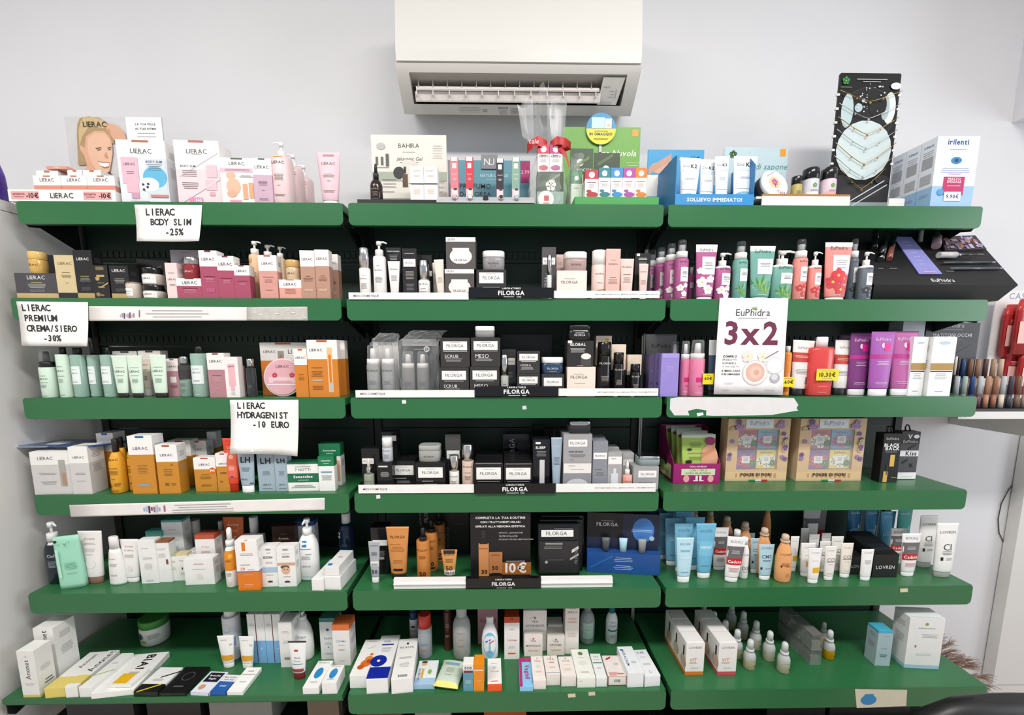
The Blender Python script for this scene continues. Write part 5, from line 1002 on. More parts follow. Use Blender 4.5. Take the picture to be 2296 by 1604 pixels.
tub(1474, 1552, 190, 524, 'silver blue tube with long nozzle', '9fb0c0!g', 'c9ccd0!m', .06, 'FILORGA:.82:.7:dfe6ee;=6:.6:.6:5a6a7a', wb=.62, dpf=.45, **FR)
q = box(1350, 1420, 118, 480, 'black carton at the far back of its file', BK, '', dp=.05, d=.16); box(1424, 1500, 140, 480, 'black carton in the back between tubes', BK, '', dp=.045, d=.12)
SG = '8f8f95'
l = box(1560, 1756, 370, 520, 'silver carton with jar print, lower of stack', SG, '#.36:.82:.98:e9e6e2;=1:.9:.3:444:-.2;=1:.78:.5:888;@:.2:.8:c4c8cc:0:.6;FILORGA:.08:.42:444', dp=.07, d=.014); l.top += .0006
u = box(1562, 1760, 170, 368, 'silver carton with white label, upper of stack', 'a3a2a6', '#.24:.7:.66:f1efed;FILORGA:.7:.54:444;NCEF REVERSE:.4:.5:3a3a3e:-.06:b;=3:.3:.6:777;=1:.12:.2:777:-.2', dp=.07, on=l, d=0)
jar(1590, 1745, 66, 168, 'faceted clear glass jar with silver lid', 'c9ccd0!c', 'b4b8c0!m', .34, '', on=u, d=.006, p=5, dp=.85)
q = box(1765, 1868, 216, 520, 'slim silver carton with white label', '8b8f97', '#.13:.7:.9:f1efed;FILORGA:.7:.7:444;=1:.42:.5:444:-.1;=3:.36:.6:777', dp=.045, d=.02); rep(q, 1, .06, .006, 'slim silver cartons')
q = box(1870, 1968, 292, 520, 'grey carton printed with airless bottle', 'a9a8aa', '#.2:.78:.95:efeeec;=1:.82:.4:444:-.1;#.4:.24:.5:d8dce0;#.14:.5:.2:d8dce0', dp=.045, d=.02); rep(q, 1, .06, .006, 'grey cartons with bottle print')
box(1972, 2050, 300, 500, 'grey carton behind the pink dropper bottle', 'b4b2b2', '#.2:.7:.9:efeeec;=2:.72:.6:888', dp=.05, d=.075)
bot(1968, 2042, 356, 526, 'pink dropper bottle with white bulb', 'e0a498', 'dropper', 'f2f0ee|f2f0ee', .52, 'FILORGA:.6:.6:8a3a30;=2:.35:.5:b04a40', sh='cyl', cr=.48, **FR)
q = box(2048, 2224, 394, 530, 'grey carton with white label under clear jar', 'a3a2a4', '#.3:.68:.72:f1efed:.05;FILORGA:.68:.52:444:.05;=2:.3:.6:666', dp=.07, d=.02)
jar(2066, 2222, 308, 394, 'clear glass jar with silver lid at the right end', '9fb0b0!t', 'c4c8cc!m', .3, '', on=q, d=.006, p=5, dp=.8)
# ------------------------------------------------------------------ MIDDLE BAY, fifth shelf
fr(760, 1130, 3.1027, 5); strip(4, 0, ((372, 880, 548, 612), (881, 1407, 536, 602), (1408, 1910, 525, 588)))
tub(209, 290, 262, 556, 'slim silver sunscreen tube with white cap', 'a9aeb4!g', 'f0f0ee', .14, '=1:.88:.7:556;=4:.7:.6:556;#.14:.38:.7:eceaea;%:.36:.5:444;50:.16:.5:2a3a4a:0:b', wb=.66, dpf=.5)
box(226, 338, 168, 490, 'black carton behind the silver tube', '19181a!g', '#.12:.68:.9:f1efec:.05;=4:.5:.5:999:.1;%:.35:.3:ddd:.1', dp=.045)
tub(332, 494, 160, 538, 'large amber sun tube with black cap', 'd28c4c', '1a1818', .11, 'FILORGA:.79:.64:3a2010;=1:.63:.5:8a5020:-.1;=4:.58:.6:a8682c;=3:.3:.5:a8682c;#.05:.1:.4:2a1a10', wb=.66, dpf=.45)
q = bot(541, 635, 165, 545, 'amber spray bottle nearest of its file', 'c87f3e', 'mist', '1c1a1a', .76, 'FILORGA:.8:.8:4a2a10;=3:.65:.5:7a4818;50:.2:.5:3a1f0c:0:b;#.05:.09:.6:3a1f0c', sh='sharp', cr=.55)
rep(q, 2, .06, .014, 'amber spray bottles')
tub(712, 826, 320, 540, 'small amber sun tube with black cap', 'd29452', '1a1818', .16, '#.14:.92:.7:2a2020;FILORGA:.82:.6:4a2a10;=4:.65:.5:8a5020;#.2:.12:.7:efece8;%:.1:.5:333;50:.3:.4:3a1f0c', wb=.62, dpf=.5)
card(690, 905, 60, 470, 'black poster with vertical lettering at the back', '161517', 'ABBRONZATURA:.5:.55:8a8a8a:-.42:v;SUBLIME:.45:.4:7a7a7a:-.3:v;PROTEZIONE:.4:.5:7a7a7a:-.18:v;FILORGA:.72:.3:5a5a5a:.2', d=.22)
card(560, 680, -10, 470, 'tall black card with vertical lettering', '131315', 'LABORATOIRES:.7:.35:aaa:-.42:v;FILORGA:.8:.4:d8d8d8:-.1:v', d=.235)
it = card(915, 1332, 66, 540, 'black advertising stand with orange price panel', '151415', 'COMPLETA LA TUA ROUTINE:.93:.82:f2f2f2:0:b;CON I TRATTAMENTI SOLARI:.865:.66:f2f2f2:0:b;ISPIRATI ALLA MEDICINA ESTETICA:.80:.82:f2f2f2:0:b;ANTI-ETÀ - ANTI-MACCHIE:.70:.4:d0d0d0:.17;FILTRI UVA-UVB:.65:.3:d0d0d0:.13;ACCELERATORI DELLABBRONZATURA:.60:.58:d0d0d0:.26;#.54:.27:.17:cf8c58:-.28;#.1:.58:.13:1a1818:-.28;#.13:.68:.07:2a2828:-.28;FILORGA:.46:.14:4a2a10:-.28;30:.1:.1:2a1408:-.27:b;#.34:.24:.22:b87848:-.08;#.06:.05:.14:1a1818:-.08;FILORGA:.36:.14:3a2010:-.08;50:.16:.1:2a1408:-.09:b;#.19:.15:.48:a8622e:.27;10€:.16:.36:f6f0ea:.26:b;=1:.265:.38:e8e8e8:.25', d=.065, dp=.006)
# pouches
for k in range(3):
    it = spot(1385 + 12 * k, 1680 + 18 * k, 150 - 32 * k, 520, .075 + .025 * k, .014); W, H = it.w, it.h; o = empty('foil_pouch', (it.x, it.y + .008, it.z)); o.rotation_euler.x = R(-5)
    MB().loft([(0, W/2, .007, 5, '1b1a1b!g', 0), (.1*H, W/2, .008, 5, '1b1a1b!g', 0), (.5*H, W/2, .007, 5, '1b1a1b!g', 0), (.93*H, W/2, .002, 5, '1b1a1b!g', 0), (H, W/2, .001, 6, '1b1a1b!g', 0)], 24).build('pouch_body', o)
    if k == 0: m = MB(); printing(m, W, H, '#.13:.81:.76:f1efec:-.04;FILORGA:.81:.5:333:-.06;=1:.9:.5:777:.1;#.6:.36:.92:2c2a2b;=2:.62:.5:ddd:-.12;=2:.55:.45:aaa:-.14;/:.5:.16:d9d4ce:.38:.03;/:.36:.2:b9b4ae:.36:.02;=1:.3:.5:777:-.1;FILORGA:.38:.3:8a8a8a:.4:v;o:.26:.07:aaa:-.3', FM((0, -.0085, 0), (1, 0, 0), (0, 0, 1), (0, -1, 0))); m.build('printing', o)
    name_it(it, o, 'black foil mask pouch, ' + ['front', 'middle', 'rear'][k] + ' of the stand', 'pouch', 'black mask pouches')
# blue gift display
it = spot(1742, 2240, 95, 500, .08, .06); W, H = it.w, it.h; o = empty('gift_display', (it.x, it.y + .03, it.z), R(-7))
m = MB(); m.box(-W/2, W/2, -.028, .03, 0, H*.36, '1f4f94'); m.box(-W/2, W/2, .0, .03, H*.36, H, '17233f'); m.build('display_body', o)
m = MB(); printing(m, W, H, '#.44:.78:.5:101116:-.25;FILORGA:.8:.3:dfe3ea:-.22;=1:.86:.2:aab:-.22;@:.72:.3:3f7ac4:.28:1.2;=2:.72:.36:cfdcee:.26;o:.58:.07:a9c4e4:.4', FM((0, .0, 0), (1, 0, 0), (0, 0, 1), (0, -1, 0))); m.build('upper_print', o)
m = MB(); printing(m, W, H, '=3:.28:.28:cfdcee:.0:.03;=3:.14:.28:cfdcee:.0:.03;/:.2:.3:3a74bc:-.3:.01', FM((0, -.028, 0), (1, 0, 0), (0, 0, 1), (0, -1, 0))); m.build('lower_print', o)
for k, (u, c) in enumerate(((-.24, '4a5054'), (.0, 'a9d0e0'), (.26, '8a8e90'))):
    t = MB().loft([(H*.365, W*.045, .009, 2, c, 0), (H*.5, W*.052, .006, 2, c, 0), (H*.6, W*.058, .001, 2.4, c, 0)], 14, Matrix.Translation((u*W, -.014, 0))).build('mini_tube', o)
name_it(it, o, 'blue and black gift display with three mini tubes', 'display')
# ------------------------------------------------------------------ MIDDLE BAY, bottom shelf
fr(760, 1340, 3.1027, 6)
lbox(76, 196, 540, 632, 240, 295, 'long white flat carton with orange speckles', 'efefec', '#.02:.95:.5:aaa;o:.3:.6:d8702c:.15;o:.42:.5:e08a3c:.25;o:.2:.4:c8561c:-.05;o:.36:.3:c04a1c:.3;o:.55:.2:d8702c:.3;/:.75:.4:bbb:.1:.006', '')
lbox(192, 340, 565, 672, 362, 265, 'long white flat carton with navy circle and band', 'efefee', '#.24:.12:1:14289a;o:.38:.8:14289a:-.2;o:.38:.16:efefee:-.2;#.035:.76:.6:2a3a7a;POL:.84:.34:3a4a8a:-.05;=4:.68:.5:9aa0b4', '%:.28:.5:333;=1:.7:.1:666:.3')
lbox(366, 514, 562, 672, 486, 288, 'long white flat carton with black cross mark', 'efeeec', 'RILASTIL:.76:.7:2a2a2c;#.05:.86:.1:222;=2:.5:.7:777;=4:.35:.5:aaa;%:.05:.4:333', '#.08:.2:.9:3a2a3a;=1:.4:.2:bbb:.3')
lbox(520, 664, 604, 640, 628, 440, 'flat blue and white wipes carton', 'a8c8e4*.25,e9eef2', '@:.85:.3:e0b090:-.2:1;@:.93:.3:3a2a22:-.2:.5;@:.5:.2:8ac04a:.15:1.6;#.4:.45:.12:e0b030:-.2;SALVIETTE:.4:.5:2a5a9a:-.35:v', '=1:.5:.5:3a6ab0:-.2;#.6:.5:.2:e0c040:.3')
p0, p1 = onZ(*px(750, 655), ROWZ[5]), onZ(*px(800, 430), ROWZ[5] + .02); o = empty('wipes_pack', ((p0.x + p1.x) / 2, (p0.y + p1.y) / 2, ROWZ[5]), R(-10)); L = (p1.y - p0.y) / 2; W = .034
m = MB(); n = 10
vs = []
for j in range(n + 1):
    for i in range(n + 1):
        a, b = i / n * 2 - 1, j / n * 2 - 1; h = .001 + .024 * (max(0, 1 - a ** 4) * max(0, 1 - b ** 4)) ** .5
        vs.append((a * W * (1 + .08 * abs(b) ** 6), b * L * 1.02, .012 + h * .6))
N = len(vs); vs += [(x, y, max(0, .024 - z)) for x, y, z in vs]
q = [(j*(n+1)+i, j*(n+1)+i+1, (j+1)*(n+1)+i+1, (j+1)*(n+1)+i) for j in range(n) for i in range(n)]
for f in q:
    mid = sum(vs[i][1] for i in f) / 4; m.mi('e6e0a8'); m.mi('c9dcd2'); 
m.add(vs, [f for f in q if abs(sum(vs[i][1] for i in f) / 4) < L * .72], 'cfdccb', True); m.add(vs, [f for f in q if abs(sum(vs[i][1] for i in f) / 4) >= L * .72], 'e8dc7a', True); m.add(vs, [tuple(i + N for i in f[::-1]) for f in q], 'e8dc7a', True)
m.build('soft_pack', o)
m = MB(); printing(m, W * 1.4, L * 1.3, '#.16:.85:.9:7aa8c0;=6:.6:.6:9a9a80;=1:.2:.5:3a6a9a', FM((0, -L * .65, .0268), (1, 0, 0), (0, 1, 0), (0, 0, 1))); m.build('printing', o)
tag(o, 'soft yellow and green wipes pack, middle bay bottom shelf', 'wipes pack')
box(864, 936, 468, 655, 'blue and white carton with red SOS mark', '5f9aac*.7,efece8', 'SOS:.87:.7:2a2a2a:0:b;#.08:.74:.9:7a2a2c;=3:.4:.6:cfe0e6', dp=.03)
box(938, 1008, 470, 660, 'orange carton beside the blue one', 'ea8c1c', '#.04:.8:.9:f4e4c8;=1:.4:.6:f4d0a0', dp=.04)
lbox(1034, 1134, 615, 690, 1080, 425, 'white flat carton with orange red end', 'e8561f*.06,f0efec', 'TRIDERM:.5:.6:d88070;=1:.8:.5:888;=2:.65:.3:999;#.02:.15:.5:c8402c', '#.5:.4:.7:f0ece8;%:.4:.5:333;#1:.5:0.01:e8561f')
lbox(1258, 1350, 622, 672, 1292, 425, 'pink and blue flat carton', '8ac8ec', '#1:.5:.22:b8287a:-.38;o:.9:.24:f4e4ee:-.0;#.14:.93:1:b8287a:0;Vagisil:.5:.5:b8287a:.15:wb', '=1:.5:.8:b8287a')
VC = 'efe6e0'
lbox(1352, 1440, 575, 640, 1375, 410, 'white flat carton with pale orange print', VC, 'o:.9:.1:c84a2c;VEA:.78:.5:8a7a74;@:.55:.3:cfd8e8;=2:.35:.5:e0a890', '=1:.5:.3:aaa')
lbox(1442, 1540, 530, 612, 1468, 405, 'white flat carton with blue edge line', VC, 'o:.9:.1:c84a2c;VEA:.78:.5:8a7a74;#.05:.6:.4:e08a7a;=2:.35:.5:e0b0a0;#.02:.04:1:6a7ab0', '=1:.5:.2:aaa')
lbox(1548, 1650, 545, 620, 1572, 412, 'white flat carton with faint pink print', VC, 'o:.9:.1:c84a2c;LIPOGEL:.76:.6:8a7a74;=1:.55:.5:e0b0a0;=3:.35:.5:e0c0b4', '=1:.5:.3:bbb')
lbox(1658, 1785, 562, 628, 1670, 362, 'white flat carton with green edge and plant mark', 'efefe6', '*:.84:.3:6a8a4a;=1:.7:.4:8a9a7a;@:.5:.5:dfe6d8:0:.7;=2:.2:.5:aab0a0', '#.03:.95:1:4a8a4a;%:.45:.5:333;=1:.7:.2:999:-.3')
lbox(1790, 1864, 560, 622, 1780, 392, 'narrow white flat carton with teal band', 'eceeec', 'VEA:.86:.5:7a8a8a;OLIPO:.74:.5:7a8a8a;#.04:.6:.9:3a8a80;=2:.4:.5:aab', '=1:.5:.3:bbb')
lbox(1872, 2000, 548, 612, 1888, 405, 'white flat carton with dark red end', 'efe6e2', '/:.85:.3:c02a34:-.2:.04;Clean:.12:.5:b82a34:.15:b;#.16:.1:.4:e0a0a0:-.2;=3:.6:.3:c9a0a0:.15', '#1:.5:1:8a1c24;#.5:.5:.4:f0e4e0;%:.5:.34:333')
lbox(2008, 2120, 522, 625, 1985, 342, 'long white flat carton with blue lettering', 'eceef0', 'XERACALM:.55:.6:2a4a7a:-.25:w;#.06:.86:.2:2a6ab0:-.3;=3:.4:.4:9ab:.15', '%:.25:.5:445;=1:.7:.1:778:-.3')
lbox(2126, 2236, 545, 620, 2085, 365, 'long white flat carton at the right end', 'eceef0', 'SVR:.88:.5:3a4a7a;=1:.7:.4:9ab;=3:.45:.6:aab;o:.14:.2:7a8ac0;o:.14:.16:eceef0', '%:.25:.5:445')
bot(490, 550, 60, 300, 'white bottle with dark blue top at the back', 'dfdfe0*.75,1f2f5c', 'screw', '1f2f5c', .85, '@:.5:.5:3a4a40:0:.6;KGL:.35:.6:3a3a4a', sh='sharp', cr=.9, d=.22)
bot(549, 648, 110, 430, 'clear micellar bottle with red cap', 'b4b9be!t', 'screw', 'c8382c', .70, '=2:.5:.5:778;=2:.3:.6:d8704c', sh='sharp', cr=.9)
bot(726, 790, 60, 370, 'dark brown bottle behind clear bottles', '4a2420!g', 'screw', '5a2a24', .9, 'm:.4:.4:d8c0a8;=4:.7:.5:c09080', sh='sharp', cr=.9, d=.17)
bot(792, 916, 50, 440, 'tall clear bottle with clear cap', 'c0c4c2!t', 'screw', 'd8dadb!t', .80, '=1:.66:.5:d8764c;=1:.5:.4:d8764c;=2:.36:.5:d8764c', sh='soft', cr=.6)
box(966, 1104, 60, 330, 'pink carton behind the white bottle', 'd9a0ac', 'Vagisil:.62:.8:a8345c:.0', dp=.05, d=.2)
bot(992, 1108, 132, 436, 'curved white bottle with blue label', 'f0f0f2', 'screw', 'ececee', .84, '@:.42:.78:7ac4e6:0:2.1;/:.55:.3:2a5a9a:-.1:.02;/:.52:.25:d05a8a:.12:.02;=2:.25:.4:d08aa8', sh='oval', cr=.44, dp=.55)
box(1150, 1256, 136, 430, 'white carton with orange red top', 'efebe6*.86,c04a28', '%:.95:.2:222::.03;=1:.7:.4:888;TRIDERM:.45:.6:d88070;=2:.3:.5:aaa;#.03:.14:.5:d8602c', dp=.05, top='#1:.5:1:8f3018')
VP = 'o:.82:.1:c8502c:0;/:.82:.2:b0a090:-.14:.004;VEA:.73:.3:7a6a64;'
box(1283, 1444, 92, 375, 'tall white carton with lilac band at the back', 'ece7e2', VP + 'DETERGENTE:.63:.8:8a7a74;=1:.5:.9:8a8ab0;@:.45:.5:b4b0d0:0:.5;=3:.3:.6:bbb', dp=.045, d=.165)
box(1289, 1416, 262, 410, 'small white carton before the lilac banded one', 'eee6e0', VP + 'MARSIGLIA:.5:.8:8a7a74;=2:.3:.7:e0a890', dp=.034)
box(1450, 1570, 270, 402, 'small white carton with peach print', 'ece5df', VP + 'LIPOGEL:.55:.7:8a7a74;=2:.3:.7:e0b090', dp=.05)
box(1452, 1556, 190, 380, 'white carton behind the peach printed one', 'e9e4de', VP, dp=.04, d=.19)
box(1574, 1670, 40, 392, 'tall slim white spray carton', 'ece6e0', 'VEA:.9:.5:7a6a64;SPRAY:.82:.7:7a6a64;=4:.7:.7:e09a88;=3:.4:.7:e0b0a4;=1:.1:.5:d0c0b8', dp=.045)
bot(1674, 1778, 30, 335, 'clear bottle with green and pink label', 'b9bfc0!t', 'screw', 'a9adb0!t', .78, '#.5:.45:.95:b4d4c4;=1:.6:.6:e07a8a:.1;=1:.5:.5:7a9a8a;o:.5:.2:d8b0a0:-.36', sh='soft', cr=.5, d=.19)
bot(1856, 1938, 20, 350, 'slim white bottle with teal cap', 'dfe6e8', 'screw', '1f6a78', .72, 'VEA:.74:.4:7a8a8a;OLIPO:.62:.6:7a8a8a;#.05:.46:.8:2a7a80;=3:.3:.5:9ab', sh='soft', cr=.5, d=.19)
# ------------------------------------------------------------------ RIGHT BAY, top shelf
fr(1440, 140, 2.6822, 1)
q = spot(204, 680, 548, 850, .003, .15); W, H, D = q.w, q.h, q.d; o = empty('counter_display', (q.x, q.y, q.z)); B = '2f8cc8'
lo = onY(*px(440, 792), q.y).z - q.z
m = MB(); m.box(-W/2, W/2, 0, .0015, 0, lo, B); m.box(-W/2+.0015, W/2-.0015, .0015, D, 0, .0015, B); m.build('tray_front', o)
for s in (-1, 1):
    x = s * W / 2; MB().prism([(.0015, 0), (D, 0), (D, H), (.03, H), (.0015, H * (.97 if s < 0 else .8))], min(x, x - s * .0015), max(x, x - s * .0015), 'x', '2a7cb8').build('side_panel', o)
MB().box(-W/2, W/2, D, D + .0015, 0, H * .8, B).build('back_panel', o)
m = MB(); printing(m, W, lo, 'SOLLIEVO IMMEDIATO!:.5:.7:f4f8fc:0:b', FM((0, 0, 0), (1, 0, 0), (0, 0, 1), (0, -1, 0))); m.build('lettering', o)
name_it(q, o, 'blue open counter display box of cream tubes', 'display'); q.top = q.z + .002
for k, (a, b, y, l) in enumerate(((212, 338, 575, 2), (332, 436, 585, 2), (438, 528, 565, -2), (534, 682, 565, 1))):
    tub(a, b, y, 848, 'white and pale blue gel tube, ' + ['leftmost', 'second', 'third', 'rightmost'][k] + ' in the blue display', 'f0f2f4', 'e9eef2', .1, '#.06:.72:.95:d4e8f4;Crio:.82:.3:5a6a7a:-.2;K2:.82:.3:1a1c20:.17:b;@:.1:.9:8ac0e4:0:.55;=2:.55:.5:bcd;#.2:.4:.7:e0ecf4', wb=.74, dpf=.4, on=q, d=(.03, .05, .035, .02)[k], lean=l, group='gel tubes in blue display')
card(30, 365, 526, 850, 'blue advertising card with bare legs picture', '2f9cd2', '@:.75:.4:d8a890:-.25:.5;/:.8:.4:c99880:-.28:.05;#.3:.5:.4:f0ece8:-.3;Crio:.87:.2:e4f0f8:.16;K2:.87:.16:16181c:.35:b', d=.158)
card(486, 866, 511, 850, 'pale blue rounded card with green script lettering', 'bcd3da', 'di sapone:.74:.5:3a8a88:.25:i;D:.8:.1:3a5a8a:-.1:i;#.1:.93:.09:e89a2c:.42;*:.9:.12:2a6a3a:-.36;@:.4:.2:e0a898:.14;=2:.55:.3:8ab:.2;o:.6:.1:5aa08a:.38', d=.135, rc=.012)
it = spot(700, 895, 648, 815, .028, .03); it.z += .0195; it.h -= .0195; r_ = it.h / 2 * 1.02; o = empty('round_tin', (it.x, it.y + .012, it.z + r_ + .003)); o.rotation_euler = (R(-18), 0, R(12)); Mx = Matrix.Rotation(R(90), 4, 'X')
MB().cyl(r_ * .96, 0, .03, '2a2c2e', 32, M=Mx @ Matrix.Translation((0, 0, -.03))).build('tin_body', o); MB().cyl(r_, 0, .01, 'f2eeec', 32, M=Mx, bev=.001).build('lid', o)
m = MB(); printing(m, 2*r_, 2*r_, 'o:.55:.44:f0c8a0;*:.56:.26:c86a9a;#.12:.43:.03:6a4a4a;Talia:.2:.34:a86a8a:.16:i;/:.85:.36:8a7a8a:-.1:.008', FM((0, -.0102, -r_), (1, 0, 0), (0, 0, 1), (0, -1, 0))); m.build('printing', o)
name_it(it, o, 'round white lidded tin leaning with flower emblem', 'tin')
# corrugated cardboard tray with rounded left end
q = spot(690, 1250, 790, 850, .002, .12); W, H = q.w, q.h; o = empty('display_tray', (q.x, q.y, q.z))
pts = [(-W/2, 0)] + [(-W/2 + .10 * W * math.sin(R(a)) + .0, .10 * (1 - math.cos(R(a)))) for a in (30, 60, 90)] + [(W/2 - .01, .10), (W/2, .09), (W/2, .0)]
MB().box(-W/2 + .015, W/2, 0, .004, 0, H * .8, 'e2e2e0').build('front_flap', o)
MB().box(-W/2, W/2, .004, .11, H * .6, H * .8, 'e2e2e0').build('tray_top', o)
m = MB(); n = 44
for i in range(n):
    x = -W/2 + .017 + (W - .02) * i / n; m.box(x, x + .0022, -.0004, .004, H * .8, H * .97, 'b8864e')
m.box(-W/2 + .015, W/2, .0005, .0045, H * .8, H * .97, 'a87a48'); e = m.build('corrugated_edge', o); e['kind'] = 'stuff'
name_it(q, o, 'white corrugated card tray under the jars', 'tray'); q.top = q.z + H * .8 + .0005
for k, (a, b, y, c, n) in enumerate(((893, 962, 690, 'b8a860', 'amber'), (957, 1064, 646, 'd2cfdc', 'lilac labelled'), (1068, 1170, 646, 'dcc4d0', 'pink labelled'))):
    jar(a, b, y, 800, f'{n} small jar with black lid', c, '17171a!g', .3, ('=4:.6:.5:7a6a30' if k == 0 else '*:.7:.3:6a9a5a;#.3:.3:.8:%s;=2:.5:.6:8a8a9a' % ('dfe6e0' if k == 1 else 'e8a8a0')), on=q, d=.05, group='small jars with black lids')
for k, (a, b, y) in enumerate(((970, 1060, 640), (1090, 1180, 632))):
    jar(a, b, y, 800, 'dark small jar behind the ' + ['lilac', 'pink'][k] + ' labelled jar', '2a2426!g', '17171a!g', .3, '', d=.125, group='dark small jars')
# necklace board
it = spot(1155, 1517, 66, 845, .075, .006); W, H = it.w, it.h; o = empty('necklace_board', (it.x, it.y, it.z + .0008)); nb = it
MB().prism(round_lip(-W/2, W/2, .012, H, .008), 0, .005, 'y', '141416!g').build('board', o)
m = MB()
t = ('o:.70:.9:26282c;o:.70:.86:141416;@:.74:.2:b9cdd0:-.33:2.6;@:.76:.2:dfe6e6:.36:2.4;@:.76:.14:a9bcc0:.29:2.6;@:.78:.3:141416:.16:1.2;o:.76:.13:b4c6ca:-.15;o:.81:.06:c4d2d4:-.08;'
     'o:.46:.92:c9d8da;@:.24:.3:1c1a1e:-.33:.6;@:.25:.24:1c1a1e:.36:.6;#.14:.145:.98:1a1819;@:.16:.7:262326:0:.3;#.05:.06:.98:8a979c;/:.16:.6:d4dcde:.1:.004;/:.13:.6:c4cfd2:.15:.004;'
     '*:.945:.12:2f8a4a:-.4;=1:.9:.2:8ab08a:-.39;=1:.955:.52:d8d8d8:.02;=1:.938:.36:f0f0f0:.02;@:.91:.17:f0f0ee:.42:.6')
r2 = random.Random(4)
for i in range(26): t += f';o:{.72 + r2.random() * .2:.3f}:{.012 + .014 * r2.random():.3f}:e8eeee:{-.2 + .45 * r2.random():.3f}'
printing(m, W, H, t, FM((0, 0, 0), (1, 0, 0), (0, 0, 1), (0, -1, 0))); m.build('printing', o)
for k in range(6):
    for s in (-1, 1): MB().box(s*W/2 - .004, s*W/2 + .004, -.0012, .0062, H*(.85 - .097*k) - .003, H*(.85 - .097*k) + .003, 'ececea').build('notch', o)
MB().box(-W*.12, W*.42, -.03, .05, 0, .011, 'd4dade!f').build('acrylic_base', o)
MB().prism(round_lip(W*.36, W*.62, 0, .034, .006), -.034, -.031, 'y', 'e9e6e2').build('base_foot', o)
name_it(it, o, 'tall black moon print board hung with necklaces', 'display board')
for k, (ya, dip) in enumerate(((178, 243), (255, 345), (335, 440), (410, 522), (490, 618), (568, 694), (640, 765))):
    za = onY(*px(1330, ya), it.y).z; zd = onY(*px(1330, dip), it.y).z; zd = max(zd, it.z + .03); c = ('c9a25c!m', 'd6d6d8!m')[k % 2]; hw = W * (.5 if k < 6 else .38)
    oo = empty('necklace', (it.x, it.y - .0075, za)); pts = []
    for i in range(13):
        u = i / 6 - 1; pts.append((u * hw, 0, (zd - za) * (1 - abs(u) ** 1.25)))
    MB().tube(pts, .0009, c, 5).build('chain', oo)
    for u in (-.45, 0, .42): MB().cyl(.0034 if u == 0 else .0024, 0, .0012, c, 8, M=Matrix.Translation((u * hw, -.0005, (zd - za) * (1 - abs(u) ** 1.25) - .004)) @ Matrix.Rotation(R(90), 4, 'X')).build('pendant', oo)
    tag(oo, f"{'gold' if k % 2 == 0 else 'silver'} chain necklace, {['topmost', 'second', 'third', 'fourth', 'fifth', 'sixth', 'lowest'][k]} on the black moon board", 'necklace', 'necklaces on the board')
q = box(1756, 2008, 443, 846, 'white and blue carton with red price panel', '9cc0e6*.3,e4ebf4', 'irilenti:.92:.5:3a5a8a:0:b;=1:.81:.5:778;@:.66:.26:3f86b8:0:.6;@:.66:.1:1f4a7a:0:.9;=3:.55:.7:8aa0c0;=1:.47:.4:c05a7a;#.26:.3:.5:c02a66:.0;PREZZO:.4:.3:f6e0ea:0:b;SPECIALE:.36:.34:f6e0ea:0:b;=1:.3:.34:f6d0e0;#.13:.15:.4:f4f4f6:.0;9.90€:.15:.3:1f2f6a:0:b;o:.21:.15:4aa0d8:-.3', dp=.046, d=.006, side='irilenti:.9:.6:4a6a98:0:b;=3:.82:.7:889;#.16:.66:.7:a4a6ac;#.14:.42:.7:b0b2b8;=2:.2:.7:99a', group='white lens solution cartons')
rep(q, 2, .048, 0, 'white lens solution cartons')
# ------------------------------------------------------------------ RIGHT BAY, second shelf
fr(1440, 500, 2.6822, 2)
def flow(c):
    if c == '5f9a4a': return '&:.3:1.3:3f8a3a:-.1;&:.18:1.1:4f9440:.15;#.3:.6:.6:f3f1ee:.1;EuPhidra:.9:.6:3a6a60;=3:.66:.44:556:.1;=1:.05:.3:eee'
    return f'#.34:.6:.6:f3f1ee:.1;EuPhidra:.9:.6:6a4a5a;=3:.66:.44:556:.1;=1:.54:.4:5a7ab0:.1;*:.28:.5:{c}:-.18;*:.14:.44:{c}:.1;*:.34:.36:{c}:.2;=1:.05:.3:eee'
MG, GR, PK, GY = 'b0588f', '6fa79c', 'e58f88', '66707c'
fw = {MG: 'f2eef0', GR: '5f9a4a', PK: 'c8404c', GY: '3a4250'}
sp = {MG: 'magenta', GR: 'green', PK: 'coral pink', GY: 'slate grey'}
def spray(a, b, y, c, n, **k): return bot(a, b, y, 448, f'{sp[c]} body spray {n}', f'{c}', 'spray', 'f3f1f0', .70, flow(fw[c]), sh='cyl', cr=.8, **k)
def pump(a, b, y, c, n, **k): return bot(a, b, y, 446, f'{sp[c]} pump bottle {n}', f'{c}*.93,f3f1f0', 'pump', 'f3f1f0', .72, flow(fw[c]), sh='cyl', cr=.46, face=-20, **k)
q = spray(190, 278, 104, MG, 'nearest of its file', group='magenta body sprays'); rep(q, 4, .042, -.014, 'magenta body sprays')
bot(274, 312, 268, 446, 'short magenta bottle between spray and tube', MG, 'screw', 'efecec', .8, '#.2:.6:.6:efe8ec', d=.07)
tub(314, 446, 131, 447, 'magenta shower tube with white top', f'{MG}*.86,f3f1f0', 'e9dfe6', .05, flow(fw[MG]) + ';*:.5:.3:f2eef0:-.28', wb=.76, dpf=.42)
pump(424, 530, 182, MG, 'beside the magenta tube')
spray(539, 634, 113, GR, 'with leaf print')
tub(636, 794, 140, 447, 'green shower tube with leaf print', f'{GR}*.9,f3f1f0', 'dfe9e6', .05, flow(fw[GR]) + '', wb=.72, dpf=.4)
pump(766, 905, 170, GR, 'wide and short', dp=.7)
pump(780, 850, 165, GR, 'behind the wide one', d=.1)
spray(900, 994, 100, PK, 'with red flower')
pump(988, 1077, 175, PK, 'small with red flower')
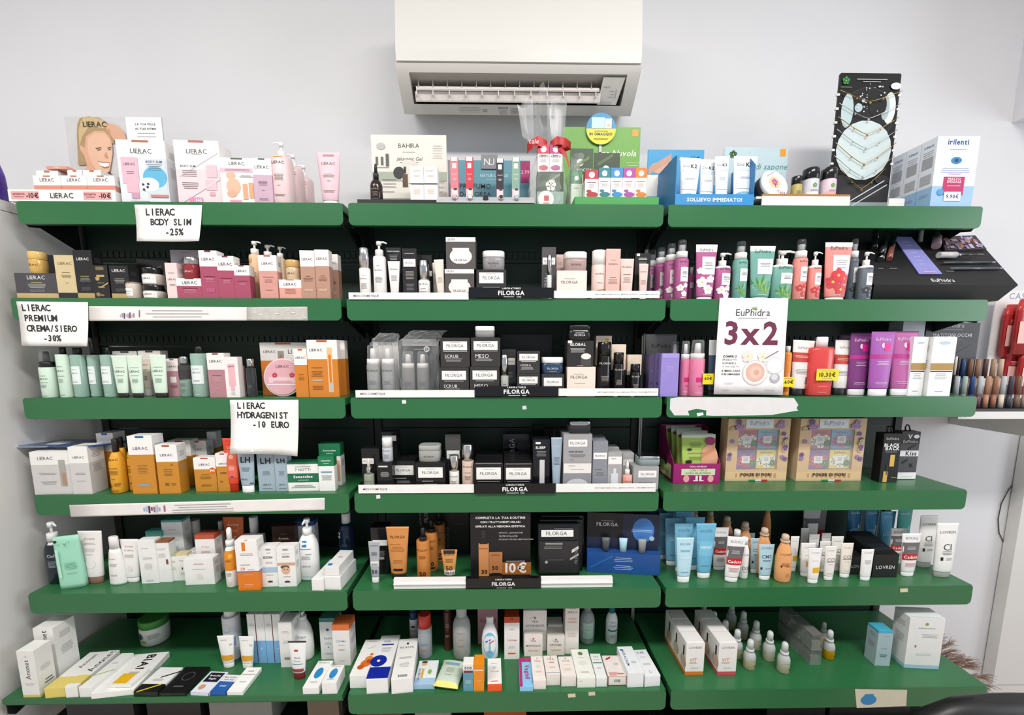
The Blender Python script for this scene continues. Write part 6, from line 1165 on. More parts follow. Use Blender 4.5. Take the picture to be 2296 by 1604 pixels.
tub(1082, 1256, 118, 446, 'large coral pink tube with red flowers', f'{PK}*.92,f3f1f0', 'efe2e0', .05, flow(fw[PK]) + ';*:.4:.5:d23a44:0', wb=.72, dpf=.4)
spray(1232, 1300, 97, GY, 'behind the grey pump bottle', d=.05)
pump(1290, 1388, 176, GY, 'at the end of the row')
# make-up tester display, a black wedge
Yf, Yb = 1.226, 1.345
A, Bq, Cq, Dq = onY(*px(1395, 372), Yf), onY(*px(2262, 372), Yf), onY(*px(2000, 84), Yb), None
xl, xr = A.x, Bq.x; zf, zb = A.z, Cq.z - .016; z0 = ROWZ[1]
o = empty('tester_display', ((xl + xr) / 2, Yf, z0)); cx = (xl + xr) / 2; dk = '131315'
m = MB(); P = [(Yf + .02 - Yf, 0), (0, zf - z0), (Yb - Yf, zb - z0), (Yb - Yf, 0)]
hw = (xr - xl) / 2
vs = [(-hw + .015, .02, .0005), (hw - .03, .02, .0005), (hw, 0, zf - z0), (-hw, 0, zf - z0), (-hw, Yb - Yf, zb - z0), (hw, Yb - Yf, zb - z0), (-hw + .015, Yb - Yf, .0005), (hw - .03, Yb - Yf, .0005)]
m.add(vs, [(0, 1, 2, 3), (3, 2, 5, 4), (4, 5, 7, 6), (6, 7, 1, 0), (1, 7, 5, 2), (0, 3, 4, 6)], dk); m.build('wedge_body', o)
sl = Vector((0, Yb - Yf, zb - zf)); Ls = sl.length; slu = sl.normalized(); nr = Vector((0, -slu.z, slu.y))
def onslope(x, y, h=0):
    d = ray(*px(x, y)); p0 = Vector((cx, Yf, zf)); return CAM + d * ((p0 - CAM).dot(nr) / d.dot(nr)) + nr * h
M4 = lambda p, ang=0: Matrix.Translation(p) @ Matrix((Vector((1, 0, 0)), slu, nr)).transposed().to_4x4() @ Matrix.Rotation(R(ang), 4, 'Z')
fmx = FM((0, 0, zf - z0), (1, 0, 0), slu, nr); m = MB(); printing(m, 2*hw, Ls, 'EuPhidra:.1:.16:e4e6ea:.0;=1:.035:.1:aab:.0;=1:.36:.06:bbb:-.46;=1:.36:.05:bbb:-.38;=1:.36:.06:bbb:-.29;=1:.7:.07:bbb:.42;=1:.3:.07:bbb:.1', fmx); m.build('lettering', o)
tag(o, 'black sloping make-up tester display, right bay second shelf', 'display')
def onwedge(name, lab, cat, mb):
    w = mb.build(name); tag(w, lab + ' on the black make-up display', cat); return w
cs = [onslope(x, y, .001) for x, y in ((1508, 88), (1615, 90), (1800, 312), (1662, 312))]; m = MB(); m.add(cs + [c + nr * .002 for c in cs], [(0, 1, 2, 3), (7, 6, 5, 4), (0, 4, 5, 1), (1, 5, 6, 2), (2, 6, 7, 3), (3, 7, 4, 0)], '8c8ccc')
mid = (cs[0] + cs[1]) / 2; mid2 = (cs[2] + cs[3]) / 2
for k in range(7):
    c = mid.lerp(mid2, .15 + .1 * k) + nr * .0024; m.box(-.012, .006, -.0006, .0006, 0, .0003, 'd4d4ee', M4(c))
c = mid.lerp(mid2, .95) + nr * .0024; m.box(-.018, .018, -.003, .003, 0, .0003, 'c89ab0', M4(c))
onwedge('swatch_card', 'lilac blue instruction card', 'card', m)
def cylon(name, lab, cat, p, q, segs, r):
    a, b = onslope(*p, r + .001), onslope(*q, r + .001); root = empty(name, a); t0 = 0
    for nm, f, c, k in segs:
        MB().tube([(b - a) * t0, (b - a) * (t0 + f)], r * k, c, 12).build(nm, root); t0 += f
    tag(root, lab + ' on the black make-up display', cat)
cylon('mascara', 'tall black mascara', 'mascara', (1380, 170), (1395, 58), (('tube_body', .5, '1f1f24!g', 1), ('cap', .5, '2a2a30!g', .95)), .0085)
cylon('mascara', 'dark mascara with thin wand', 'mascara', (1418, 235), (1465, 58), (('tube_body', .14, '8a8f9a!m', 1), ('cap', .55, '24242a!g', 1), ('wand', .31, '6a6e78!m', .35)), .0085)
cylon('lip_gloss', 'brown lip gloss with black cap', 'lip gloss', (1472, 230), (1500, 105), (('tube_body', .5, '8a5248!g', 1), ('cap', .5, '202024!g', .95)), .0075)
cylon('nail_polish', 'mauve nail polish with silver cap', 'nail polish', (1746, 160), (1760, 58), (('bottle_body', .5, 'b09aa4!g', 1), ('cap', .5, '8f94a8!m', .75)), .0115)
cylon('make_up_brush', 'white bristle make-up brush', 'brush', (1765, 210), (1990, 208), (('bristles', .45, 'c4c4c4', 1.0), ('ferrule', .15, 'a8a8aa!m', .6), ('handle', .4, '3a3a3e!g', .35)), .009)
cylon('eye_pencil', 'upper dark eye pencil', 'pencil', (1800, 247), (2115, 243), (('shaft', .92, '4a4e5a!g', 1), ('tip', .08, 'c0c4cc', .5)), .0032)
cylon('eye_pencil', 'lower dark eye pencil', 'pencil', (1840, 282), (2160, 280), (('shaft', .92, '5a5e6a!g', 1), ('tip', .08, 'c0c4cc', .5)), .0034)
cs = [onslope(x, y, .001) for x, y in ((1778, 92), (1990, 86), (2058, 168), (1812, 174))]; m = MB(); m.add(cs + [c + nr * .006 for c in cs], [(0, 1, 2, 3), (7, 6, 5, 4), (0, 4, 5, 1), (1, 5, 6, 2), (2, 6, 7, 3), (3, 7, 4, 0)], '3a2c34!g')
r2 = random.Random(9)
for k in range(40):
    a, b = r2.random() * .86 + .07, r2.random() * .8 + .1; c = cs[3].lerp(cs[2], a).lerp(cs[0].lerp(cs[1], a), b) + nr * (.0063 + k * .00003); s = .004 + .006 * r2.random()
    m.box(-s, s, -s * .6, s * .6, 0, .0002, r2.choice(['9a8ab0', 'b8a8c4', '8a5a4a', 'b07a5a', '6a4a5a', 'c4b4cc']), M4(c, r2.random() * 90))
onwedge('eyeshadow_palette', 'floral eyeshadow palette', 'palette', m)
# ------------------------------------------------------------------ RIGHT BAY, third shelf
fr(1420, 700, 2.621, 3)
tub(62, 250, 130, 470, 'grey tube with plain lettering at the back', '8f8c8a', '6a6866', .1, 'EuPhidra:.78:.6:3a3836;=1:.62:.5:6a6866', wb=.8, dpf=.35, d=.125)
for k, (a, b, y) in enumerate(((92, 122, 248), (124, 157, 248))):
    box(a, b, y, 478, 'dark purple narrow carton, ' + ['left', 'right'][k], ('4a3f66', '554a74')[k], '=1:.6:.6:7a70a0;o:.3:.4:2a2440', dp=.05, d=.03, group='dark purple cartons')
box(162, 266, 244, 480, 'shiny violet carton', '9888d0!g', '=5:.7:.5:b4a8e0;#.1:.95:.9:a898dc', dp=.05)
for k, (a, b, y, dd) in enumerate(((326, 420, 164, .012), (274, 330, 170, .03))):
    q = bot(a, b, y, 482, 'pink foaming bottle, ' + ['right nearest of its file', 'left nearest of its file'][k], 'e07fa4', 'foam', 'f3f0ef', .66, '#.12:.45:.6:d0267a:.1;=1:.28:.4:8a2a5a:.1;o:.65:.16:f2b0cc:.2;=2:.12:.5:f0c0d4', sh='sharp', cr=.9, d=dd, group='pink foaming bottles')
rep(q, 1, .05, -.012, 'pink foaming bottles')
tub(436, 500, 165, 482, 'dark blue tube half hidden by the hanging sign', '4a5a74*.7,dfe0e4', '16161a', .1, '', wb=.8, dpf=.5, d=.03)
def pricetag(x0, x1, y0, y1, txt, Y, lab):
    a, b = onY(*px(x0, y0), Y), onY(*px(x1, y1), Y); w, h = b.x - a.x, a.z - b.z
    oo = empty('price_tag', ((a.x + b.x) / 2, Y, b.z)); MB().box(-w/2, w/2, 0, .0006, 0, h, 'f0d820').build('tag', oo); mm = MB(); printing(mm, w, h, txt, FM((0, 0, 0), (1, 0, 0), (0, 0, 1), (0, -1, 0))); mm.build('lettering', oo); tag(oo, lab, 'price tag', 'yellow price tags')
pricetag(410, 470, 362, 425, '60€:.55:.7:222:0:b;=1:.85:.6:887', ROWY[2] + .010, 'yellow price tag half hidden left of the hanging sign')
tub(906, 1044, 166, 476, 'white tube with red band in dark foot, left', 'eeeae8*.55,c8483c*.2,eeeae8', '1f1d1e', .12, 'EuPhidra:.85:.5:9a9490;=2:.68:.7:f2d8d4;=4:.4:.6:999;%:.18:.2:444:.3:.15', wb=.62, dpf=.45, d=.03, lean=3)
bot(872, 926, 200, 478, 'orange bottle beside the hanging sign', 'e88a3a', 'screw', 'ece8e4', .88, '=3:.5:.5:f4d0a8', d=.02)
pricetag(876, 945, 382, 440, '.60€:.5:.8:222:0:b;=1:.85:.7:887', ROWY[2] + .008, 'yellow price tag reading sixty cents by the white tube')
bot(1020, 1172, 146, 480, 'red shower bottle with white cap', 'd84a48!g', 'screw', 'f0ecec', .83, '#.14:.45:.4:e87870:-.05;=2:.5:.3:f4c8c0:-.05;=1:.2:.5:f0a8a0;=1:.08:.4:f0b0a8', sh='cyl', cr=.46, dp=.5, d=.02, p=2.6)
pricetag(1080, 1202, 334, 402, '10.30€:.5:.75:2a2410:0:b;=1:.82:.8:998;=1:.2:.5:998', ROWY[2] + .014, 'yellow price tag on the red shower bottle')
tub(1158, 1286, 165, 478, 'white tube with red band in dark foot, right', 'eeeae8*.5,c8483c*.2,eeeae8', '1f1d1e', .12, 'EuPhidra:.85:.5:9a9490;=2:.62:.7:f2d8d4;=4:.36:.6:999', wb=.66, dpf=.45, d=.045, lean=2)
bot(1040, 1082, 152, 470, 'clear capped bottle behind the red bottle', 'd8cfca!t', 'screw', 'd8d8d8!t', .86, '', d=.1)
PT = 'EuPhidra:.87:.62:e4c8dc;@:.76:.14:f0dcea:0:1.5;#.13:.73:.3:d0288a:.18;#.07:.57:.95:b83088;=3:.48:.5:e8c8e0;=2:.12:.6:e0b8d8'
tub(1256, 1394, 122, 472, 'dark purple body tube with white cap', '7c3a7c', 'e9e2e8', .1, PT, wb=.82, dpf=.42, d=.035, group='purple body tubes')
tub(1376, 1526, 115, 487, 'violet body tube with white cap', 'a45aae', 'f0ecf0', .11, PT, wb=.82, dpf=.42, group='purple body tubes')
tub(1500, 1662, 113, 485, 'pinkish violet body tube with white cap', 'b860a0', 'f0ecf0', .11, PT, wb=.76, dpf=.42, d=.022, group='purple body tubes')
tub(1196, 1290, 128, 450, 'very dark purple tube behind the others', '5a2a5c', 'cfc8ce', .1, '', wb=.82, dpf=.42, d=.1)
WB = '@:.9:.5:b0c8dc:0:.3;#.12:.5:1:a8843c;#.02:.42:.96:222;=4:.38:.6:999;=1:.08:.4:999'
box(1746, 1882, 146, 482, 'large white carton with gold band', 'f0f0f0', WB, dp=.036, d=.012)
box(1632, 1716, 146, 480, 'narrow white carton with gold band', 'ececee', WB, dp=.06, d=.022)
box(1575, 1704, 54, 300, 'pale blue white carton at the back', 'cfd6de', '@:.5:.5:b0bccc:0:.4', dp=.05, d=.125)
card(1700, 2012, 62, 486, 'black pencil display board with white capital lettering', '17171a', 'EuPhidra:.96:.4:ccc;=1:.9:.4:999;MATITONI OCCHI:.82:.72:d8d8d8:0:b;=1:.75:.5:777;OF:.68:.1:999:.05;/:.55:.6:3a3a40:.1:.004', d=.15)
# pencils
PC = ['5a4038', '2a2626', '6a4a3c', '8a9a94', '1c1c22', '24406c', '7a5648', '9a7660', '5a3a34', 'a88a70', 'c4ab94']
for k, x in enumerate((1868, 1886, 1904)):
    q = bot(x - 9, x + 9, 258 + 3 * k, 470, 'dark eye pencil leaning behind white carton, ' + ['left', 'middle', 'right'][k], PC[k], 'screw', ('2a2624', 'e0dcd8', '4a3a34')[k], .5, '', sh='sharp', cr=.98, d=.10, n=10, cat='pencil', name='eye_pencil', group='eye pencils on the green shelf')
Yw = 1.255; wz = onY(2245, 924, Yw).z; wx0 = 1.383
root = empty('wall_shelf', (wx0, Yw, wz)); MB().box(0, .47, 0, WALL_Y - Yw - .001, -.022, 0, 'white_laminate').build('shelf_board', root); MB().box(.3, .32, .05, WALL_Y - Yw - .002, -.09, -.0225, 'white_laminate').build('bracket', root)
tag(root, 'white wall shelf right of the green shelves', 'shelf')
hx0, hx1 = wx0 + .004, 1.66
root = empty('pencil_holder', ((hx0 + hx1) / 2, Yw + .01, wz + .0005)); w = (hx1 - hx0) / 2
MB().box(-w, w, 0, .09, 0, .008, '141416').build('base_plate', root); MB().box(-w, w, .045, .0465, .008, .035, '1a1a1c').build('divider', root); MB().box(-w, w, .088, .09, .008, .075, '1a1a1c').build('back_plate', root)
tag(root, 'black tiered pencil holder on the white wall shelf', 'holder')
fc = ['8a5a44', '9fb4aa', '22407a', '6a3a4c', 'b0806a', '9a6a54', 'e0cfc0', '3a3a4a', '7a5a4a', 'a88a78']
for k in range(10):
    x = hx0 + .010 + k * .0245; nm = f'{["brown", "sage", "navy", "plum", "tan", "cocoa", "cream", "graphite", "umber", "taupe"][k]} eye pencil in the front tier of the black holder'
    r0 = empty('eye_pencil', (x, Yw + .03, wz + .009)); MB().cyl(.0062, 0, .042, fc[k], 12).build('shaft', r0); MB().cyl(.0066, .042, .098, fc[k] if k % 3 else 'b9bcc0', 12, r2=.006, bev=.001).build('cap', r0); tag(r0, nm, 'pencil', 'pencils in the holder')
for k in range(8):
    x = hx0 + .014 + k * .0245; r0 = empty('eye_pencil', (x, Yw + .068, wz + .009)); h = .15
    MB().cyl(.0062, 0, .09, 'c9ccce' if k % 4 == 1 else PC[k + 3], 12).build('shaft', r0); MB().cyl(.0066, .09, h, PC[k + 3], 12, r2=.006, bev=.001).build('cap', r0)
    tag(r0, f'{["silver green", "black", "dark blue", "brown", "light brown", "dark brown", "beige", "pale beige"][k]} eye pencil in the rear tier of the black holder', 'pencil', 'pencils in the holder')
# red packs hanging at the right edge
Yk = 1.47; a = onY(2262, 655, Yk); root = empty('peg_panel', (a.x + .12, Yk + .03, wz)); MB().box(-.125, .045, 0, .004, .03, a.z - wz + .01, 'e9e7e6').build('panel', root); MB().box(-.12, .04, .004, .05, 0, .03, 'e0dedc').build('foot', root)
m = MB(); printing(m, .2, .04, 'CASA:.5:.4:7a86a8:-.2', FM((.0, 0, a.z - wz - .03), (1, 0, 0), (0, 0, 1), (0, -1, 0))); m.build('lettering', root); tag(root, 'white product panel with lettering at the right edge', 'panel')
for k, (x, y, x1, y1) in enumerate(((2268, 682, 2285, 800), (2278, 672, 2296, 795), (2266, 800, 2284, 905), (2280, 806, 2300, 905))):
    A, C = onY(x, y, Yk - .005), onY(x1, y1, Yk - .005); w, h = (C.x - A.x) / 2, A.z - C.z; r0 = empty('red_pack', ((A.x + C.x) / 2, Yk + (.012 if k % 2 == 0 else -.012), max(C.z, wz + .031)))
    MB().loft([(0, w, .01, 3, 'b02a2c!g', 0), (h * .8, w, .01, 3, 'c43a38!g', 0), (h, w * .7, .006, 3, 'c43a38!g', 0)], 16).build('pack_body', r0); m = MB(); printing(m, 2*w, h, '#.4:.4:.8:e8b8b0;=3:.7:.6:f0d8d4', FM((0, -.0105, 0), (1, 0, 0), (0, 0, 1), (0, -1, 0))); m.build('printing', r0)
    tag(r0, f'red glossy pack on the white panel, {["upper left", "upper right", "lower left", "lower right"][k]}', 'pack', 'red packs')
# ------------------------------------------------------------------ RIGHT BAY, fourth shelf
fr(1440, 900, 2.6822, 4)
q = spot(187, 468, 376, 494, None, .13); W, H, D = q.w, q.h, q.d; o = empty('counter_display', (q.x, q.y, q.z)); mg = 'a01c6c'
HB = onY(*px(60, 120), q.y + D).z - q.z; HB = min(HB, .165)
m = MB(); m.box(-W/2, W/2, 0, .0015, 0, H, mg); m.box(-W/2+.0015, W/2-.0015, .0015, D, 0, .0015, mg); m.build('tray_front', o)
for s in (-1, 1):
    x = s * W / 2; MB().prism([(.0015, 0), (D, 0), (D, HB), (D * .8, HB), (.0015, H)], min(x, x - s * .0015), max(x, x - s * .0015), 'x', '8f1c60').build('side_panel', o)
MB().box(-W/2, W/2, D, D + .0015, 0, HB, mg).build('back_panel', o)
m = MB(); printing(m, W, H, 'Calze esfolianti:.86:.36:f4e4ee:.02:b;#.32:.58:.72:cfe0b8:.03;CON 7 TIPI DI:.66:.38:2a4a2a:.03;ACIDO IALURONICO:.52:.54:2a4a2a:.03;@:.24:.13:e8a8a0:-.22:1.2;@:.24:.13:e8a8a0:.3:1.2;#.26:.26:.05:f2e4e4:0;#.26:.26:.05:f2e4e4:.08;#.06:.14:.1:f2e4e4:-.02;#.06:.14:.1:f2e4e4:.1', FM((0, 0, 0), (1, 0, 0), (0, 0, 1), (0, -1, 0))); printing(m, D, H, '#.7:.5:.7:c4cf8a;o:.9:.2:2a3a2a;=4:.5:.5:4a5a2a', FM((-W/2, D/2, 0), (0, -1, 0), (0, 0, 1), (-1, 0, 0))); m.build('printing', o)
name_it(q, o, 'magenta counter display box of green sachets', 'display')
for k in range(7):
    A = onY(*px(262 - 22 * k, 500), q.y); hh = .148 + .002 * k; w = .108 if k == 0 else .1
    r0 = empty('sachet', (q.x + .012 - .003 * k, q.y + .014 + .0155 * k, q.z + .003)); r0.rotation_euler = (R(-6), R(3 if k % 2 else 0), 0)
    MB().loft([(0, w/2 * .9, .001, 5, 'a9c45c', 0), (hh * .3, w/2 * .95, .0045, 4, 'a9c45c', 0), (hh * .85, w/2, .003, 4, 'a9c45c', 0), (hh * .93, w/2, .001, 5, 'e6ebdc', 0), (hh, w/2, .001, 6, 'e6ebdc', 0)], 20).build('sachet_body', r0)
    m = MB(); t = '#.06:.9:.9:8a2a5a' if k else '@:.5:.5:d8a080:.3:1.6;/:.62:.4:c88a68:.26:.05;=4:.82:.4:5a7a2a:-.1;=1:.6:.5:a02a6a:-.1;@:.86:.3:a01c6c:.33:.8;@:.42:.2:1f2a1a:-.3:.5;@:.68:.14:1f2a1a:-.28:.5;=3:.52:.4:6a8a3a:-.1'
    printing(m, w, hh, t, FM((0, -.0052, 0), (1, 0, 0), (0, 0, 1), (0, -1, 0))); m.build('printing', r0)
    tag(r0, f'green exfoliating sock sachet, {["front", "second", "third", "fourth", "fifth", "sixth", "rearmost"][k]} in the magenta display', 'sachet', 'green sachets')
for k, (a, b, n) in enumerate(((508, 880, 'left'), (940, 1334, 'right'))):
    it = spot(a, b, 104, 479, None, .045); W, H, D = it.w, it.h, it.d; o = empty('soap_gift_box', (it.x, it.y + D / 2, it.z)); bd = 'd6b894'
    wx0, wx1, wz0, wz1 = -W*.325, W*.335, H*.18, H*.825; m = MB()
    m.box(-W/2, wx0, -D/2, D/2, 0, H, bd); m.box(wx1, W/2, -D/2, D/2, 0, H, bd); m.box(wx0, wx1, -D/2, D/2, 0, wz0, bd); m.box(wx0, wx1, -D/2, D/2, wz1, H, bd); m.box(wx0, wx1, D/2 - .012, D/2, wz0, wz1, '6a5a4a'); m.build('box_shell', o)
    m = MB(); r2 = random.Random(3); t = '#.14:.92:.42:dfe6ee:0;EuPhidra:.93:.3:7a8aa0;POKER DI FIORI:.105:.5:3a2c24:.0:b;#.1:.1:.9:e6cba8'
    t = '#.12:.09:1:e2c096;' + ';'.join(f'#.07:.09:.03:c99a68:{-.32+.07*i:.2f}' for i in range(10)) + ';#.14:.92:.44:e4eaf0;EuPhidra:.93:.3:7a8aa0;=1:.885:.24:aab;POKER DI FIORI:.105:.5:3a2c24:0:b;#.02:.012:.1:2a8a4a:-.06;#.02:.012:.1:f0f0f0:.04;#.02:.012:.1:c8282c:.14'
    for i in range(14):
        s = r2.choice((-1, 1)); t += f';*:{.2 + r2.random()*.75:.2f}:.07:{r2.choice(["7a5a9a", "a88ac0", "e8d8b0", "8a6aa8", "d8c090"])}:{s*(.385 + r2.random()*.08):.3f}'
    for i in range(6): t += f';*:{.86 + r2.random()*.1:.2f}:.09:{r2.choice(["7a5a9a", "b494c8"])}:{(-1)**i*(.28 + r2.random()*.08):.3f}'
    printing(m, W, H, t, FM((0, -D/2, 0), (1, 0, 0), (0, 0, 1), (0, -1, 0))); m.build('printing', o)
    for i, (c, f) in enumerate((('c8485c', 'f2eee4'), ('6ab4d8', 'd86a9c'), ('7a4a94', 'd84a6c'), ('ecd052', 'f0ece0'))):
        x0 = wx0 + .002 + (wx1 - wx0) / 2 * (i % 2); x1 = x0 + (wx1 - wx0) / 2 - .004; z1 = wz1 - .002 - (wz1 - wz0) / 2 * (i // 2); z0_ = z1 - (wz1 - wz0) / 2 + .004; w, h = x1 - x0, z1 - z0_
        s = MB().box(x0, x1, -D/2 + .008, D/2 - .013, z0_, z1, c).build('soap_packet', o); m = MB()
        printing(m, w, h, f'EuPhidra:.86:.6:5a4a5a;*:.4:.5:{f}:-.26;*:.5:.44:{f}:.28;*:.25:.44:{f}:.05;*:.62:.3:{f}:-.1;*:.3:.36:4a8a4a:.34;#.36:.48:.42:f3f1ee;=4:.58:.3:889', FM(((x0 + x1) / 2, -D/2 + .008, z0_), (1, 0, 0), (0, 0, 1), (0, -1, 0))); m.build('packet_print', s)
    MB().box(wx0, wx1, -D/2 + .002, -D/2 + .003, wz0, wz1, 'eef2f4!f').build('clear_window', o)
    name_it(it, o, f'floral soap gift box with four coloured packets, {n} one', 'gift box', 'soap gift boxes')
for k, (a, b, y, yb, c, t) in enumerate(((1440, 1546, 196, 488, '121214', 'EuPhidra:.9:.7:d8d8d8;BLACK:.77:.86:f2f2f2:0:b;BACK:.7:.8:f2f2f2:.05:b;=1:.63:.8:999;#.24:.45:.26:d8b25c:.1;#.22:.12:.24:d8b25c:-.2;#.2:.26:.06:3a3a3c:-.15;=1:.1:.3:d8b25c:.3'), (1548, 1658, 184, 470, '4a4a4e', '#.25:.87:1:141416;@:.9:.3:f0f0f0:.3:.7;V:.9:.24:f0f0f0:-.05:b;EuPhidra:.8:.8:ccc;#.12:.55:1:e4e4e4;Kiss:.55:.6:1a1a1c:.1:b;/:.68:.4:1a1a1c:.1:.02;/:.38:.3:1a1a1c:-.2:.02;K:.3:.2:141416:.2:b;#.14:.08:1:f0f0f0;=1:.06:.6:999'))):
    q = box(a, b, y, yb, ['black mascara carton with gold tubes', 'black and white mascara carton'][k] + ' and hanging loop', c, t, dp=.03)
    MB().tube([(-.006, 0, q.h), (-.008, 0, q.h + .012), (-.004, 0, q.h + .02), (.003, 0, q.h + .018), (.008, 0, q.h + .006), (.008, 0, q.h)], .0022, '141416', 6).build('hanging_loop', q.o)
# ------------------------------------------------------------------ RIGHT BAY, fifth shelf
fr(1440, 1110, 2.6822, 5)
BT = '#.3:.5:.9:7ac0de;/:.5:.6:a9dcee:0:.05;etoile:.86:.6:6a9ab0;=3:.55:.6:f0f6f8;=1:.15:.5:3a8ab0'
q = tub(198, 306, 258, 534, 'front pale blue tube, smaller than those behind', 'b8dcea', 'f0f0f0', .14, 'etoile:.85:.6:7aa4b8;=2:.68:.6:4a8aa8;=4:.5:.6:dff0f6;=1:.12:.5:3a8ab0', wb=.74, dpf=.45)
q = tub(314, 438, 172, 508, 'turquoise tube nearest of its file', '6fb4d4', 'f0f0f0', .1, BT, wb=.68, dpf=.42); rep(q, 3, .048, -.012, 'turquoise tubes in the right file')
q = tub(186, 300, 172, 490, 'light turquoise tube nearest of its file', '7fbcd8', 'f0f0f0', .1, BT, wb=.72, dpf=.42, d=.082); rep(q, 3, .042, -.014, 'turquoise tubes in the left file')
CD = 'ROUGJ:.88:.6:888;#.3:.62:1:6a6668;=3:.66:.5:cfc8c8;#.16:.40:1:c4202c;Caduta:.4:.7:f6ecec:0:b;=4:.24:.6:d09090'
tub(420, 514, 196, 488, 'white grey and red tube, rear one', 'f0eeee', 'f0eeee', .08, CD, wb=.8, dpf=.42, d=.095)
tub(482, 600, 252, 530, 'white grey and red tube, front one', 'f0eeee', 'f0eeee', .1, CD, wb=.72, dpf=.42, lean=4)
bot(576, 642, 255, 508, 'slim white bottle marked D2', 'f0eeee', 'screw', 'f2f0f0', .84, 'LOVREN:.72:.8:888;D2:.32:.6:555;=1:.22:.5:888', sh='soft', cr=.6)
bot(534, 592, 210, 490, 'slim white bottle behind the one marked D2', 'f0eeee', 'screw', 'f2f0f0', .84, '', sh='soft', cr=.7, d=.085)
CM = 'LOVREN:.88:.7:6a8a98;CM2:.62:.6:4a5a66;=2:.5:.6:5a7a88;#.08:.24:.1:222:-.3;=1:.24:.4:5a7a88:.1'
for k, (a, b, y, yb, dd) in enumerate(((692, 790, 298, 517, None), (642, 730, 262, 476, None), (592, 672, 230, 450, .13))):
    tub(a, b, y, yb, f'pale blue tube marked CM2, {["front", "middle", "rear"][k]} one', 'b0d0de', 'f0f2f2', .12, CM, wb=.74, dpf=.45, d=dd, group='pale blue CM2 tubes')
OB = 'LOVREN:.72:.7:8a5a34;=3:.5:.5:7a4a28:-.05;#.05:.42:.08:222:-.3;=1:.42:.4:7a4a28:.1;o:.2:.26:c88a58:.1'
q = bot(796, 904, 236, 533, 'peach orange bottle nearest of its file', 'e6a46c', 'dome', 'd4bca6', .84, OB, sh='oval', cr=.5, dp=.75); rep(q, 5, .046, -.034, 'peach orange bottles')
q = bot(716, 776, 60, 330, 'peach orange bottle of the rear right file', 'd8935c', 'dome', 'c4a88e', .86, '', sh='oval', cr=.5, dp=.75, d=.215)
WT = 'LOVREN:.85:.6:b9b4b0;#.17:.3:.55:e8b030:.12;=1:.6:.5:c4c0bc'
CCt = 'LOVREN:.85:.6:b9b4b0;CC1:.55:.6:6a6662;#.012:.48:.7:222;=1:.4:.5:c4c0bc;=1:.1:.5:e8b8a8'
for k, (a, b, y, yb, t, c, n, dd) in enumerate((
    (990, 1074, 320, 537, WT, 'f0eeec', 'white tube with yellow square, front one', None), (944, 1038, 290, 496, WT, 'f0eeec', 'white tube with yellow square, second one', None),
    (1088, 1164, 308, 517, CCt, 'f0eae4', 'white tube marked CC, front one', None), (1184, 1264, 290, 502, CCt, 'f2e8dc', 'white tube with cream lower half', None),
    (1126, 1204, 250, 470, CCt, 'eeeae6', 'white tube marked CC, behind the front one', .085), (1058, 1128, 280, 470, CCt, 'eeeae6', 'white tube between yellow and CC tubes', .08),
    (994, 1060, 238, 450, CCt, 'eae8e6', 'white tube third row left', .125), (1068, 1128, 230, 450, CCt, 'eae8e6', 'white tube third row right', .13),
    (944, 994, 200, 420, '', 'e6e4e2', 'white tube fourth row', .165), (984, 1050, 172, 400, '', 'dedcda', 'white tube far back', .185), (884, 938, 250, 458, WT, 'f0eeec', 'white tube with yellow square beside peach bottle', .085),
    (1306, 1388, 328, 520, '=4:.6:.5:999;LOVREN:.88:.6:bbb', 'f2f0ee', 'white tube before the black box', None))):
    tub(a, b, y, yb, n, c, 'f0efee', .12, t, wb=.8, dpf=.45, d=dd)
# low black display box with open tray
it = spot(1388, 1538, 360, 497, None, .11); W, H, D = it.w, it.h, it.d; o = empty('counter_display', (it.x, it.y, it.z)); MB().prism([(0, 0), (0, H), (D, H * 1.35), (D, 0)], -W/2, W/2, 'x', '121214').build('box_body', o); m = MB(); printing(m, W, H, 'LOVREN:.45:.74:e8e8ea', FM((0, 0, 0), (1, 0, 0), (0, 0, 1), (0, -1, 0))); m.build('lettering', o); MB().box(-W*.4, W*.4, .02, .05, H * 1.05, H * 1.16, '1c1c1f').build('insert', o); name_it(it, o, 'low black box with white lettering', 'display')
it = spot(1248, 1318, 372, 478, None, .09); W, H, D = it.w, it.h, it.d; o = empty('counter_display', (it.x, it.y, it.z)); MB().prism([(0, 0), (0, H), (D, H * 1.35), (D, 0)], -W/2, W/2, 'x', '151517').build('box_body', o); m = MB(); printing(m, W, H, 'LOV:.45:.7:d0d0d2', FM((0, 0, 0), (1, 0, 0), (0, 0, 1), (0, -1, 0))); m.build('lettering', o); name_it(it, o, 'low black box partly behind white tube', 'display')
tub(1478, 1584, 202, 430, 'white grey and red tube behind the black box', 'f0eeee', 'f0eeee', .1, CD, wb=.76, dpf=.42, d=.125)
tub(1542, 1668, 232, 496, 'white grey and red tube right of the black box', 'f0eeee', 'f0eeee', .1, CD, wb=.7, dpf=.42)
tub(958, 1068, 86, 300, 'grey and white tube at the far back', 'c9c5c4', 'b0acac', .1, '#.3:.6:1:6a6668', wb=.72, dpf=.4, d=.225)
tub(1036, 1104, 76, 300, 'grey tube with red band at the far back', '8a8486', 'b0acac', .1, '#.2:.3:1:b02430', wb=.76, dpf=.4, d=.24)
for k, (a, b, y, c) in enumerate(((1222, 1316, 76, '2f6a94'), (1326, 1420, 76, '3a7ca4'), (1418, 1518, 100, '5fa0c4'), (1520, 1618, 80, '3f9a92'))):
    tub(a, b, y, 340, ['deep blue', 'mid blue', 'light blue', 'teal green'][k] + ' gel tube standing at the back', c + '!g', 'c9d4d8', .08, 'etoile:.88:.6:bcd8e4;/:.5:.6:a0d0e0:0:.04;=4:.5:.5:9ac4d8', wb=.78, dpf=.45, d=.2 - .01 * k, group='blue gel tubes at the back')
